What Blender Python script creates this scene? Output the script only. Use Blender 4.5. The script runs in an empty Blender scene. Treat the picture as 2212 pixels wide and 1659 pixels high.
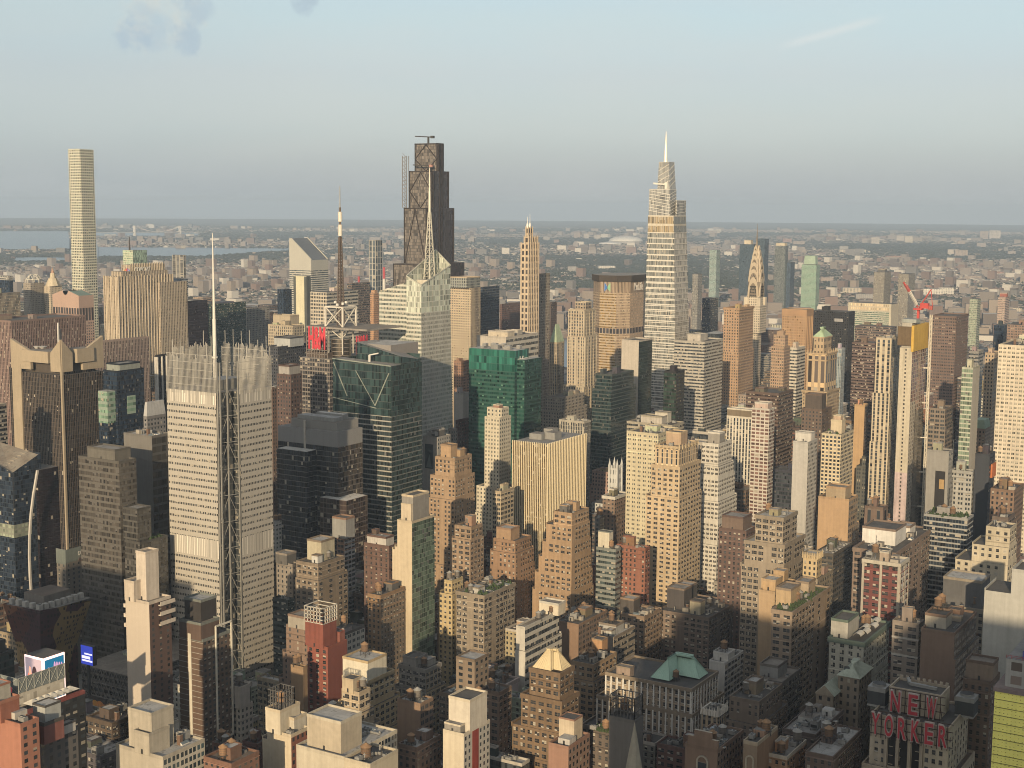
import bpy, math, random
import numpy as np
from mathutils import Vector, Matrix
random.seed(7)
R = math.radians
scene = bpy.context.scene
COL = scene.collection
# ------------------------------------------------------------------ camera
# world frame: +x runs along the cross-town streets (away), +y along the avenues (to the left), z up, metres
CAM = (0.0, 0.0, 350.0)
FPX, CX, CY = 3075.0, 1106.0, 829.5          # photo measured at 2212 x 1659
HEAD, PITCH, ROLL = R(31.4), R(7.094), R(0.4)
cF = np.array([math.cos(HEAD)*math.cos(PITCH), math.sin(HEAD)*math.cos(PITCH), -math.sin(PITCH)])
_r = np.array([math.sin(HEAD), -math.cos(HEAD), 0.0]); _u = np.cross(_r, cF)
cR = _r*math.cos(ROLL)+_u*math.sin(ROLL); cU = -_r*math.sin(ROLL)+_u*math.cos(ROLL)
cam = bpy.data.cameras.new('camera'); cam_ob = bpy.data.objects.new('camera', cam); COL.objects.link(cam_ob)
cam.sensor_width = 36.0; cam.lens = 36.0*FPX/2212.0; cam.clip_start = 1.0; cam.clip_end = 120000.0
cam_ob.matrix_world = Matrix(((cR[0], cU[0], -cF[0], CAM[0]), (cR[1], cU[1], -cF[1], CAM[1]), (cR[2], cU[2], -cF[2], CAM[2]), (0, 0, 0, 1)))
scene.camera = cam_ob
# ------------------------------------------------------------------ sky and sun
SUN_EL, SUN_AZ = R(14.0), R(20.0)            # azimuth turned from -x towards -y: low evening sun behind the camera
world = bpy.data.worlds.new("World"); scene.world = world; world.use_nodes = True
wt = world.node_tree
sky = wt.nodes.new('ShaderNodeTexSky'); sky.sky_type = 'NISHITA'; sky.sun_disc = False
sky.sun_elevation = SUN_EL; sky.altitude = 300; sky.air_density = 1.0; sky.dust_density = 4.0; sky.ozone_density = 3.0
sdir = Vector((-math.cos(SUN_AZ)*math.cos(SUN_EL), -math.sin(SUN_AZ)*math.cos(SUN_EL), math.sin(SUN_EL)))
sky.sun_rotation = math.atan2(sdir.x, sdir.y)
bg = wt.nodes['Background']; bg.inputs['Strength'].default_value = 0.0925
# thin bright veil of high haze over the clear sky, bluer low down
_tc = wt.nodes.new('ShaderNodeTexCoord'); _sp = wt.nodes.new('ShaderNodeSeparateXYZ'); wt.links.new(_tc.outputs['Generated'], _sp.inputs[0])
_rp = wt.nodes.new('ShaderNodeValToRGB'); wt.links.new(_sp.outputs[2], _rp.inputs[0]); _e = _rp.color_ramp.elements
_e[0].position = 0.0; _e[0].color = (2.85, 3.02, 3.12, 1); _e[1].position = .25; _e[1].color = (2.5, 2.35, 1.85, 1)
for _p, _c in ((.05, (2.72, 2.8, 2.82, 1)), (.09, (2.6, 2.42, 2.25, 1)), (.127, (2.57, 2.6, 2.15, 1))): _k = _e.new(_p); _k.color = _c
_mx = wt.nodes.new('ShaderNodeMix'); _mx.data_type = 'RGBA'; _mx.blend_type = 'ADD'; _mx.inputs[0].default_value = 1.0
_hs = wt.nodes.new('ShaderNodeMix'); _hs.data_type = 'RGBA'; _hs.inputs[0].default_value = .25; _hs.inputs[7].default_value = (0, 0, 0, 1)
wt.links.new(sky.outputs[0], _hs.inputs[6]); wt.links.new(_hs.outputs[2], _mx.inputs[6]); wt.links.new(_rp.outputs[0], _mx.inputs[7]); SKY_OUT = _mx.outputs[2]
sl = bpy.data.lights.new('sun', 'SUN'); sl.energy = 5.0; sl.angle = R(0.53); sl.color = (1.0, 0.77, 0.48)
sun_ob = bpy.data.objects.new('sun', sl); COL.objects.link(sun_ob); sun_ob.location = (-300, -200, 800)
sun_ob.rotation_euler = sdir.to_track_quat('Z', 'Y').to_euler()
scene.view_settings.view_transform = 'Standard'; scene.view_settings.look = 'None'
scene.view_settings.exposure = 0.6; scene.view_settings.gamma = 1.0
cy = scene.cycles
cy.use_denoising = True; cy.max_bounces = 5; cy.diffuse_bounces = 2; cy.glossy_bounces = 2; cy.transmission_bounces = 4
cy.transparent_max_bounces = 8; cy.volume_bounces = 0; cy.caustics_reflective = False; cy.caustics_refractive = False
cy.sample_clamp_indirect = 4.0; cy.pixel_filter_type = 'BLACKMAN_HARRIS'; cy.filter_width = 1.0
# ------------------------------------------------------------------ projection helpers
def proj(x, y, z):
    d = np.array([x-CAM[0], y-CAM[1], z-CAM[2]]); w = d@cF
    return CX+FPX*(d@cR)/w, CY-FPX*(d@cU)/w
def ray(px, py):
    return cF+cR*((px-CX)/FPX)+cU*(-(py-CY)/FPX)
def at(px, py, D=None, H=None):
    d = ray(px, py)
    t = (H-CAM[2])/d[2] if H is not None else D/math.hypot(d[0], d[1])
    return d[0]*t, d[1]*t, CAM[2]+d[2]*t
def _solve(f, lo, hi, target):
    for _ in range(60):
        m = .5*(lo+hi)
        if f(m) < target: lo = m
        else: hi = m
    return .5*(lo+hi)
def vat(u, z, px):      # y coordinate on the line (u, ., z) seen at pixel column px
    a = cR-cF*((px-CX)/FPX); return -(a[0]*u+a[2]*(z-CAM[2]))/a[1]
def uat(v, z, px):
    a = cR-cF*((px-CX)/FPX); return -(a[1]*v+a[2]*(z-CAM[2]))/a[0]
def zat(u, v, py):
    a = cU-cF*(-(py-CY)/FPX); return CAM[2]-(a[0]*u+a[1]*v)/a[2]
def foot(xl, xc, xr, y, D=None, H=None):
    u0, v0, z = at(xc, y, D, H)
    return u0, uat(v0, z, xr), v0, vat(u0, z, xl), z
# ------------------------------------------------------------------ faint clouds high in the sky
def sky_clouds():
    t = NT(wt); d = _tc.outputs['Generated']; out = SKY_OUT
    def nv(px, py): v = ray(px, py); return tuple(v/np.linalg.norm(v))
    def dot(v): o = t.n('ShaderNodeVectorMath', operation='DOT_PRODUCT'); t.put(o.inputs[0], d); o.inputs[1].default_value = v; return o.outputs['Value']
    def sstep(x, a, b): o = t.n('ShaderNodeMapRange', interpolation_type='SMOOTHSTEP'); t.put(o.inputs[0], x); o.inputs[1].default_value = a; o.inputs[2].default_value = b; return o.outputs[0]
    # broad uneven veil
    v = t.noise(t.vmul(d, (1, 1, 4)), 5.5, 4, .5); out = t.mix(t.m('MULTIPLY', sstep(v, .4, .65), .16), out, (4.9, 4.9, 4.6)); out = t.mix(t.m('MULTIPLY', sstep(dot(nv(-200, 380)), .955, .998), .14), out, (2.6, 3.5, 4.1))
    for (px, py, r, k, warm) in ((345, 20, .036, .75, 1), (285, 78, .016, .95, 0), (655, 0, .012, .8, 0), (400, 85, .014, .85, 0), (420, 10, .018, .7, 0), (330, 60, .022, .5, 0)):
        n = t.noise(d, 38 if warm else 75, 8, .62); m = sstep(dot(nv(px, py)), math.cos(r*1.25), math.cos(r*.1))
        m = sstep(t.m('ADD', n, t.m('MULTIPLY', t.m('SUBTRACT', m, 1.0), .5)), .28, .62)
        out = t.mix(t.m('MULTIPLY', m, k), out, (3.3, 4.05, 4.6) if not warm else (4.8, 4.85, 4.5))
    a, b = np.array(nv(1690, 100)), np.array(nv(1900, 40)); nn = np.cross(a, b); nn /= np.linalg.norm(nn); mid = (a+b)/np.linalg.norm(a+b)
    w = t.m('MULTIPLY', sstep(t.m('ABSOLUTE', dot(tuple(nn))), .0042, .0002), sstep(dot(tuple(mid)), math.cos(.04), math.cos(.01))); out = t.mix(t.m('MULTIPLY', w, .55), out, (5.3, 5.6, 5.5))
    wt.links.new(out, bg.inputs['Color'])
# ------------------------------------------------------------------ materials
MATS = {}; ALB = .54
def _mat(key):
    m = bpy.data.materials.new(key); m.use_nodes = True
    nt = m.node_tree; b = nt.nodes['Principled BSDF']
    return m, nt, b
class NT:
    def __init__(s, nt): s.nt = nt
    def n(s, t, **k):
        o = s.nt.nodes.new(t)
        for a, v in k.items(): setattr(o, a, v)
        return o
    def put(s, sock, v):
        if isinstance(v, bpy.types.NodeSocket): s.nt.links.new(v, sock)
        elif v is not None:
            if isinstance(v, (tuple, list)) and sock.type == 'RGBA' and len(v) == 3: v = (*v, 1)
            sock.default_value = v
    def m(s, op, a, b=None, c=None):
        o = s.n('ShaderNodeMath', operation=op)
        for i, v in enumerate((a, b, c)):
            if v is not None: s.put(o.inputs[i], v)
        return o.outputs[0]
    def mix(s, f, a, b, mode='MIX'):
        o = s.n('ShaderNodeMix', data_type='RGBA', blend_type=mode)
        s.put(o.inputs[0], f); s.put(o.inputs[6], a); s.put(o.inputs[7], b); return o.outputs[2]
    def fmix(s, f, a, b):
        o = s.n('ShaderNodeMix', data_type='FLOAT'); s.put(o.inputs[0], f); s.put(o.inputs[2], a); s.put(o.inputs[3], b); return o.outputs[0]
    def noise(s, vec, scale, detail=3, rough=.55):
        o = s.n('ShaderNodeTexNoise'); s.put(o.inputs['Vector'], vec); o.inputs['Scale'].default_value = scale
        o.inputs['Detail'].default_value = detail; o.inputs['Roughness'].default_value = rough; return o.outputs['Fac']
    def vmul(s, vec, k):
        o = s.n('ShaderNodeVectorMath', operation='MULTIPLY'); s.put(o.inputs[0], vec); o.inputs[1].default_value = k; return o.outputs[0]
sky_clouds()
def wallnoise(t, col, var):
    gy = sum(col[:3])/3; col = tuple(.84*x+.16*gy for x in col[:3])
    pos = t.n('ShaderNodeNewGeometry').outputs['Position']
    a = t.noise(pos, .045, 4); b = t.noise(t.vmul(pos, (.6, .6, .03)), 1.0, 4); c = t.noise(pos, .4, 3)
    k = t.m('ADD', t.m('MULTIPLY', a, .4), t.m('ADD', t.m('MULTIPLY', b, .45), t.m('MULTIPLY', c, .3)))
    k = t.m('MULTIPLY', t.m('ADD', t.m('MULTIPLY', t.m('SUBTRACT', k, .57), var*4.0), 1.0), ALB)
    o = t.n('ShaderNodeVectorMath', operation='SCALE'); o.inputs[0].default_value = col; t.put(o.inputs['Scale'], k)
    return o.outputs[0]
def plain(col, rough=.85, metal=0, var=.34, spec=.3):
    key = ('plain', tuple(round(c, 3) for c in col), rough, metal, var)
    if key in MATS: return MATS[key]
    m, nt, b = _mat('surface'); t = NT(nt)
    nt.links.new(wallnoise(t, col, var), b.inputs['Base Color'])
    b.inputs['Roughness'].default_value = rough; b.inputs['Metallic'].default_value = metal; b.inputs['Specular IOR Level'].default_value = spec
    MATS[key] = m; return m
def roofmat(kind):
    key = ('roof', kind)
    if key in MATS: return MATS[key]
    c1, c2 = {'tar': ((.035, .035, .04), (.08, .075, .07)), 'gravel': ((.16, .14, .12), (.26, .23, .2)), 'silver': ((.34, .34, .34), (.5, .5, .49)),
              'white': ((.62, .6, .56), (.78, .76, .72)), 'brown': ((.1, .075, .055), (.18, .13, .1)), 'green': ((.05, .09, .03), (.13, .14, .06)),
              'grey': ((.2, .2, .2), (.32, .31, .3)), 'deck': ((.2, .16, .12), (.3, .27, .22))}[kind]
    m, nt, b = _mat('roofing_'+kind); t = NT(nt)
    pos = t.n('ShaderNodeNewGeometry').outputs['Position']
    n1 = t.noise(pos, .12, 5, .65); n2 = t.noise(pos, 1.3, 3); st = t.n('ShaderNodeValToRGB')
    st.color_ramp.elements[0].position = .38; st.color_ramp.elements[1].position = .62
    t.put(st.inputs[0], n1)
    c = t.mix(st.outputs[0], c1, c2)
    sx = t.n('ShaderNodeSeparateXYZ'); t.put(sx.inputs[0], pos)
    seam = t.m('MAXIMUM', t.m('LESS_THAN', t.m('FRACT', t.m('MULTIPLY', sx.outputs[0], .31)), .05), t.m('LESS_THAN', t.m('FRACT', t.m('MULTIPLY', sx.outputs[1], .083)), .016))
    pt = t.m('GREATER_THAN', t.noise(pos, .35, 1), .63); c = t.mix(t.m('MULTIPLY', pt, .45), c, (.07, .065, .06))
    c = t.mix(t.m('MULTIPLY', seam, .3), c, (.05, .05, .05)); c = t.mix(.38, c, (0, 0, 0)); c = t.mix(t.m('MULTIPLY', n2, .35), c, (.12, .11, .1))
    nt.links.new(c, b.inputs['Base Color']); b.inputs['Roughness'].default_value = .9
    MATS[key] = m; return m
def facade(col, glass=(.03, .035, .04), fw=.5, fh=.55, sp=None, blind=.13, metal=0.0, rough=.1, tilt=.012, var=.3, mull=0.0, off=.5, ior=1.55, bc=(.22, .2, .165)):
    key = ('fac', tuple(round(c, 3) for c in col), tuple(round(c, 3) for c in glass), fw, fh, sp, blind, metal, rough, tilt, var, mull, off, bc)
    if key in MATS: return MATS[key]
    m, nt, b = _mat('facade'); t = NT(nt)
    uv = t.n('ShaderNodeUVMap').outputs[0]; sx = t.n('ShaderNodeSeparateXYZ'); t.put(sx.inputs[0], uv)
    x, y = sx.outputs[0], sx.outputs[1]
    fx, fy = t.m('FRACT', x), t.m('FRACT', t.m('ADD', y, 2000.0))
    inx = t.m('LESS_THAN', t.m('ABSOLUTE', t.m('SUBTRACT', fx, .5)), fw/2) if fw < 1 else 1.0
    iny = t.m('LESS_THAN', t.m('ABSOLUTE', t.m('SUBTRACT', fy, off)), fh/2) if fh < 1 else 1.0
    mask = t.m('MULTIPLY', inx, iny)
    if mull:
        mask = t.m('MULTIPLY', mask, t.m('GREATER_THAN', t.m('ABSOLUTE', t.m('SUBTRACT', fx, .5)), mull))
    fl = t.n('ShaderNodeVectorMath', operation='FLOOR'); t.put(fl.inputs[0], uv)
    wn = t.n('ShaderNodeTexWhiteNoise', noise_dimensions='2D'); t.put(wn.inputs['Vector'], fl.outputs[0])
    sc = t.n('ShaderNodeSeparateXYZ'); t.put(sc.inputs[0], wn.outputs['Color'])
    r1, r2, r3 = sc.outputs
    wall = wallnoise(t, col, var)
    if sp: wall = t.mix(inx, wall, sp)
    o = t.n('ShaderNodeVectorMath', operation='SCALE'); o.inputs[0].default_value = glass; t.put(o.inputs['Scale'], t.m('ADD', t.m('MULTIPLY', r1, 1.3), .35))
    bl = t.m('MULTIPLY', t.m('LESS_THAN', r2, blind), t.m('GREATER_THAN', t.m('SUBTRACT', fy, off), t.m('MULTIPLY', t.m('SUBTRACT', r3, .6), fh*.9)))
    g = t.mix(bl, o.outputs[0], bc)
    nt.links.new(t.mix(mask, wall, g), b.inputs['Base Color'])
    gl = t.m('MULTIPLY', mask, t.m('SUBTRACT', 1.0, t.m('MULTIPLY', bl, .8)))
    t.put(b.inputs['Roughness'], t.fmix(gl, .8, rough)); t.put(b.inputs['Metallic'], t.m('MULTIPLY', gl, metal))
    t.put(b.inputs['IOR'], t.fmix(gl, 1.4, ior))
    ge = t.n('ShaderNodeNewGeometry')
    v1 = t.n('ShaderNodeVectorMath', operation='SUBTRACT'); t.put(v1.inputs[0], wn.outputs['Color']); v1.inputs[1].default_value = (.5, .5, .5)
    v2 = t.n('ShaderNodeVectorMath', operation='SCALE'); t.put(v2.inputs[0], v1.outputs[0]); t.put(v2.inputs['Scale'], t.m('MULTIPLY', mask, tilt*2))
    v3 = t.n('ShaderNodeVectorMath', operation='ADD'); t.put(v3.inputs[0], ge.outputs['Normal']); t.put(v3.inputs[1], v2.outputs[0])
    v4 = t.n('ShaderNodeVectorMath', operation='NORMALIZE'); t.put(v4.inputs[0], v3.outputs[0])
    nt.links.new(v4.outputs[0], b.inputs['Normal'])
    MATS[key] = m; return m
def panemat(tint=(.03, .032, .035), blind=.2):
    key = ('pane', tint, blind)
    if key in MATS: return MATS[key]
    m, nt, b = _mat('window_glass'); t = NT(nt)
    ge = t.n('ShaderNodeNewGeometry'); oi = t.n('ShaderNodeObjectInfo')
    wn = t.n('ShaderNodeTexWhiteNoise', noise_dimensions='2D'); cb = t.n('ShaderNodeCombineXYZ')
    t.put(cb.inputs[0], t.m('MULTIPLY', ge.outputs['Random Per Island'], 917.0)); t.put(cb.inputs[1], t.m('MULTIPLY', oi.outputs['Random'], 733.0)); t.put(wn.inputs['Vector'], cb.outputs[0])
    sc = t.n('ShaderNodeSeparateXYZ'); t.put(sc.inputs[0], wn.outputs['Color'])
    uv = t.n('ShaderNodeSeparateXYZ'); t.put(uv.inputs[0], t.n('ShaderNodeUVMap').outputs[0])
    bl = t.m('MULTIPLY', t.m('LESS_THAN', sc.outputs[0], blind), t.m('GREATER_THAN', uv.outputs[1], t.m('MULTIPLY', sc.outputs[1], .8)))
    ac = t.m('MULTIPLY', t.m('GREATER_THAN', sc.outputs[0], .9), t.m('LESS_THAN', uv.outputs[1], .3))
    rail = t.m('LESS_THAN', t.m('ABSOLUTE', t.m('SUBTRACT', uv.outputs[1], .5)), .045)
    o = t.n('ShaderNodeVectorMath', operation='SCALE'); o.inputs[0].default_value = tint; t.put(o.inputs['Scale'], t.m('ADD', t.m('MULTIPLY', sc.outputs[2], 1.2), .4))
    c = t.mix(bl, o.outputs[0], (.26, .24, .2)); c = t.mix(ac, c, (.3, .285, .26)); c = t.mix(t.m('MULTIPLY', rail, .7), c, (.1, .085, .065))
    nt.links.new(c, b.inputs['Base Color'])
    d = t.m('MAXIMUM', t.m('MAXIMUM', bl, ac), rail)
    t.put(b.inputs['Roughness'], t.fmix(d, .08, .7)); b.inputs['IOR'].default_value = 1.5
    v1 = t.n('ShaderNodeVectorMath', operation='SUBTRACT'); t.put(v1.inputs[0], wn.outputs['Color']); v1.inputs[1].default_value = (.5, .5, .5)
    v2 = t.n('ShaderNodeVectorMath', operation='SCALE'); t.put(v2.inputs[0], v1.outputs[0]); v2.inputs['Scale'].default_value = .05
    v3 = t.n('ShaderNodeVectorMath', operation='ADD'); t.put(v3.inputs[0], ge.outputs['Normal']); t.put(v3.inputs[1], v2.outputs[0])
    v4 = t.n('ShaderNodeVectorMath', operation='NORMALIZE'); t.put(v4.inputs[0], v3.outputs[0]); nt.links.new(v4.outputs[0], b.inputs['Normal'])
    MATS[key] = m; return m
def emit(col, s):
    key = ('emit', col, s)
    if key in MATS: return MATS[key]
    m, nt, b = _mat('lit_screen'); b.inputs['Base Color'].default_value = (*col, 1)
    b.inputs['Emission Color'].default_value = (*col, 1); b.inputs['Emission Strength'].default_value = s*.75; MATS[key] = m; return m
# ------------------------------------------------------------------ mesh builder
class MB:
    def __init__(s): s.v = []; s.f = []; s.uv = []; s.mi = []; s.mats = []
    def slot(s, m):
        if m not in s.mats: s.mats.append(m)
        return s.mats.index(m)
    def poly(s, pts, mat, uv=None):
        i = len(s.v); s.v.extend(pts); s.f.append(tuple(range(i, i+len(pts)))); s.mi.append(s.slot(mat))
        s.uv.extend(uv if uv else [(0, 0), (1, 0), (1, 1), (0, 1)][:len(pts)] if len(pts) <= 4 else [(0, 0)]*len(pts))
    def wall(s, a, b, z0, z1, mat, bw=3.4, fl=3.6, za=None, zb=None):
        # vertical wall from plan point a to plan point b (seen from outside a is on the left); optional sloping top
        w = math.hypot(b[0]-a[0], b[1]-a[1]); nx = max(1, round(w/bw)); ox = random.randint(0, 300); top = z1
        za = z1 if za is None else za; zb = z1 if zb is None else zb
        f = lambda z: (z-top)/fl
        s.poly([(a[0], a[1], z0), (b[0], b[1], z0), (b[0], b[1], zb), (a[0], a[1], za)], mat, [(ox, f(z0)), (ox+nx, f(z0)), (ox+nx, f(zb)), (ox, f(za))])
    def box(s, x0, x1, y0, y1, z0, z1, mat, top=None, bw=3.4, fl=3.6, bottom=False, matS=None, bwS=None, flS=None):
        mS = matS or mat; bS = bwS or bw; fS = flS or fl
        s.wall((x0, y1), (x0, y0), z0, z1, mat, bw, fl); s.wall((x0, y0), (x1, y0), z0, z1, mS, bS, fS)
        s.wall((x1, y0), (x1, y1), z0, z1, mat, bw, fl); s.wall((x1, y1), (x0, y1), z0, z1, mS, bS, fS)
        if top: s.poly([(x0, y0, z1), (x1, y0, z1), (x1, y1, z1), (x0, y1, z1)], top)
        if bottom: s.poly([(x0, y1, z0), (x1, y1, z0), (x1, y0, z0), (x0, y0, z0)], mat)
    def prism(s, pts, z0, z1, mat, top=None, bw=3.4, fl=3.6):
        n = len(pts)       # pts counter-clockwise seen from above
        for i in range(n): s.wall(pts[i], pts[(i+1) % n], z0, z1, mat, bw, fl)
        if top: s.poly([(p[0], p[1], z1) for p in pts], top)
    def loft(s, A, B, mat, uvn=None):
        n = len(A)
        for i in range(n):
            j = (i+1) % n; k = uvn[i] if uvn else (1, 1); ox = random.randint(0, 200)
            s.poly([A[i], A[j], B[j], B[i]], mat, [(ox, -k[1]), (ox+k[0], -k[1]), (ox+k[0], 0), (ox, 0)])
    def cyl(s, cx, cy, r0, r1, z0, z1, n, mat, cap=None):
        a = [(math.cos(2*math.pi*i/n), math.sin(2*math.pi*i/n)) for i in range(n)]
        for i in range(n):
            p, q = a[i], a[(i+1) % n]
            if r1 > 1e-4: s.poly([(cx+p[0]*r0, cy+p[1]*r0, z0), (cx+q[0]*r0, cy+q[1]*r0, z0), (cx+q[0]*r1, cy+q[1]*r1, z1), (cx+p[0]*r1, cy+p[1]*r1, z1)], mat)
            else: s.poly([(cx+p[0]*r0, cy+p[1]*r0, z0), (cx+q[0]*r0, cy+q[1]*r0, z0), (cx, cy, z1)], mat)
        if cap and r1 > 1e-4: s.poly([(cx+p[0]*r1, cy+p[1]*r1, z1) for p in a], cap)
    def bar(s, a, b, t, mat, t2=None):
        a, b = Vector(a), Vector(b); d = (b-a).normalized(); t2 = t if t2 is None else t2
        h = Vector((0, 0, 1)) if abs(d.z) < .95 else Vector((1, 0, 0))
        p = d.cross(h).normalized(); q = d.cross(p).normalized()
        A = [tuple(a+(p*i+q*j)*t/2) for i, j in ((-1, -1), (1, -1), (1, 1), (-1, 1))]
        B = [tuple(b+(p*i+q*j)*t2/2) for i, j in ((-1, -1), (1, -1), (1, 1), (-1, 1))]
        for i in range(4):
            j = (i+1) % 4; s.poly([A[j], A[i], B[i], B[j]], mat)
        s.poly(A, mat); s.poly(B[::-1], mat)
    def build(s, name, parent=None, org=(0, 0, 0)):
        me = bpy.data.meshes.new(name)
        v = np.array(s.v, dtype=np.float64).reshape(-1, 3)-np.array(org)
        me.from_pydata(v.tolist(), [], s.f)
        uvl = me.uv_layers.new(name='UVMap'); uvl.data.foreach_set('uv', np.array(s.uv, dtype=np.float32).ravel())
        for m in s.mats: me.materials.append(m)
        me.polygons.foreach_set('material_index', np.array(s.mi, dtype=np.int32))
        me.update()
        o = bpy.data.objects.new(name, me); COL.objects.link(o)
        if parent: o.parent = parent
        return o
def thing(name, label, cat, loc=(0, 0, 0), group=None):
    o = bpy.data.objects.new(name, None); COL.objects.link(o); o.location = loc; o.empty_display_size = 1
    o['label'] = label; o['category'] = cat
    if group: o['group'] = group
    return o
def tag(o, label, cat, group=None):
    o['label'] = label; o['category'] = cat
    if group: o['group'] = group
    return o
def text_part(body, parent, org, face, p, w, h, mat, depth=.4, name='lettering', bold=0.0, each=False):
    """lettering fixed to a wall; p = world position of its lower left corner"""
    cu = bpy.data.curves.new(name, 'FONT'); cu.body = body; cu.extrude = .05; cu.offset = bold
    ob = bpy.data.objects.new(name, cu); COL.objects.link(ob)
    me = bpy.data.meshes.new_from_object(ob.evaluated_get(bpy.context.evaluated_depsgraph_get()))
    COL.objects.unlink(ob); bpy.data.objects.remove(ob)
    n = len(me.vertices); co = np.empty(n*3); me.vertices.foreach_get('co', co); co = co.reshape(-1, 3)
    mn, mx = co.min(0), co.max(0)
    q = (co-mn)/(mx-mn+1e-9); X = q[:, 0]*w; Y = q[:, 1]*h; Z = q[:, 2]*depth
    if face == 'W': P = np.stack([p[0]-Z, p[1]-X, p[2]+Y], 1)
    else: P = np.stack([p[0]+X, p[1]-Z, p[2]+Y], 1)
    me.vertices.foreach_set('co', (P-np.array(org)).ravel()); me.materials.clear(); me.materials.append(mat); me.update(); me.name = name
    o = bpy.data.objects.new(name, me); COL.objects.link(o); o.parent = parent
    return o
# ------------------------------------------------------------------ registry of standing things, used to keep lots free
REG = []
def reg(short, u0, u1, v0, v1, z, yb=None, spec=None):
    xs = [proj(u, v, z) for u in (u0, u1) for v in (v0, v1)]
    d = dict(short=short, u0=min(u0, u1), u1=max(u0, u1), v0=min(v0, v1), v1=max(v0, v1), z=z, yb=yb, D=math.hypot(u0, v0),
             x0=min(p[0] for p in xs), x1=max(p[0] for p in xs), y0=min(p[1] for p in xs), spec=spec)
    REG.append(d); return d
HAZE, HAZE_COL = 4.8e-5, (.45, .575, .75, 1)
SHADOWERS = [('a', -62, -8, -80, 62, 318, 'unseen glass tower right behind the viewpoint, placed for its shadow'), ('b', -75, -15, -192, -82, 342, 'unseen glass tower behind the viewpoint to the right, placed for its shadow'), ('c', 150, 215, -190, -112, 320, 'glass tower standing to the right of the view'), ('d', 100, 150, 471, 600, 240, 'glass tower standing to the left of the view')]
# ------------------------------------------------------------------ setting: ground, streets, water
def structure(o): o['kind'] = 'structure'; return o
def groundmat():
    m, nt, b = _mat('far_land'); t = NT(nt)
    pos = t.n('ShaderNodeNewGeometry').outputs['Position']
    n1 = t.noise(pos, .0011, 6, .62); n2 = t.noise(pos, .012, 4, .6); n3 = t.noise(pos, .05, 2)
    r = t.n('ShaderNodeValToRGB'); t.put(r.inputs[0], t.m('ADD', t.m('MULTIPLY', n1, .6), t.m('MULTIPLY', n2, .4)))
    e = r.color_ramp.elements; e[0].position = .42; e[0].color = (.016, .026, .022, 1); e[1].position = .62; e[1].color = (.05, .052, .05, 1)
    sp = t.m('GREATER_THAN', n3, .66)
    nt.links.new(t.mix(t.m('MULTIPLY', sp, .6), r.outputs[0], (.2, .19, .175)), b.inputs['Base Color']); b.inputs['Roughness'].default_value = .95
    return m
def watermat():
    m, nt, b = _mat('water_surface'); t = NT(nt)
    pos = t.n('ShaderNodeNewGeometry').outputs['Position']
    b.inputs['Base Color'].default_value = (.05, .075, .085, 1); b.inputs['Roughness'].default_value = .22; b.inputs['IOR'].default_value = 1.33
    bp = t.n('ShaderNodeBump'); bp.inputs['Strength'].default_value = .35; bp.inputs['Distance'].default_value = 1.0
    t.put(bp.inputs['Height'], t.noise(t.vmul(pos, (1, .4, 1)), .06, 4)); nt.links.new(bp.outputs[0], b.inputs['Normal'])
    return m
RADIUS = 36600.0
g = MB(); gm = groundmat(); rings = [0, 900, 2600, 4500, 8000, 14000, 24000, RADIUS]; N = 96
for a, b_ in zip(rings, rings[1:]):
    for i in range(N):
        t0, t1 = 2*math.pi*i/N, 2*math.pi*(i+1)/N
        P = [(b_*math.cos(t0), b_*math.sin(t0), 0), (b_*math.cos(t1), b_*math.sin(t1), 0), (a*math.cos(t1), a*math.sin(t1), 0), (a*math.cos(t0), a*math.sin(t0), 0)]
        g.poly(P if a else P[:3], gm)
structure(g.build('ground'))
wm = watermat()
WATER = {'bay_water': [[(-80, 499), (150, 499.5), (160, 541), (-80, 541)], [(200, 501), (320, 503), (425, 504), (428, 511.5), (330, 511), (215, 510), (200, 534), (213, 557), (300, 557), (430, 556), (560, 549), (640, 541), (560, 535), (430, 534), (330, 533.5), (205, 533)][:0] or [(200, 502), (430, 504), (430, 511), (200, 511)],
         [(150, 515), (213, 515), (213, 560), (150, 560)], [(30, 556), (160, 556), (160, 566), (30, 566)], [(212, 534), (430, 535), (640, 537), (640, 542), (540, 548), (430, 556), (212, 556)]]}
wl = MB()
for poly in WATER['bay_water']:
    wl.poly([at(x, y, H=0)[:2]+(1.0,) for x, y in poly][::-1], wm)
wob = structure(wl.build('bay_water'))
for p in wob.data.polygons:
    if p.normal.z < 0: p.flip()
r_ = MB(); r_.poly([(2720, -2500, .6), (3330, -2500, .6), (3330, 6500, .6), (2720, 6500, .6)], wm); structure(r_.build('river_water'))
r_ = MB(); r_.poly([(-2100, -9000, .6), (-520, -9000, .6), (-520, 9000, .6), (-2100, 9000, .6)], wm); structure(r_.build('hudson_water'))
def inwater(px, py):
    for poly in WATER['bay_water']:
        c = False; j = len(poly)-1
        for i in range(len(poly)):
            (xi, yi), (xj, yj) = poly[i], poly[j]
            if (yi > py) != (yj > py) and px < (xj-xi)*(py-yi)/(yj-yi)+xi: c = not c
            j = i
        if c: return True
    return False
AVE = [60, 340, 620, 915, 1195, 1480, 1625, 1770, 1915, 2065, 2270, 2490, 2690]
STREETS = [-620+80*k for k in range(0, 48)]
asph = plain((.05, .05, .052), .9, var=.3); pave = plain((.24, .23, .21), .9, var=.25); paint = plain((.7, .68, .62), .7, var=.15)
rd = MB(); rd.poly([(-500, -700, .004), (2715, -700, .004), (2715, 3200, .004), (-500, 3200, .004)], asph); structure(rd.build('road'))
pv = MB(); mk = MB()
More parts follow.
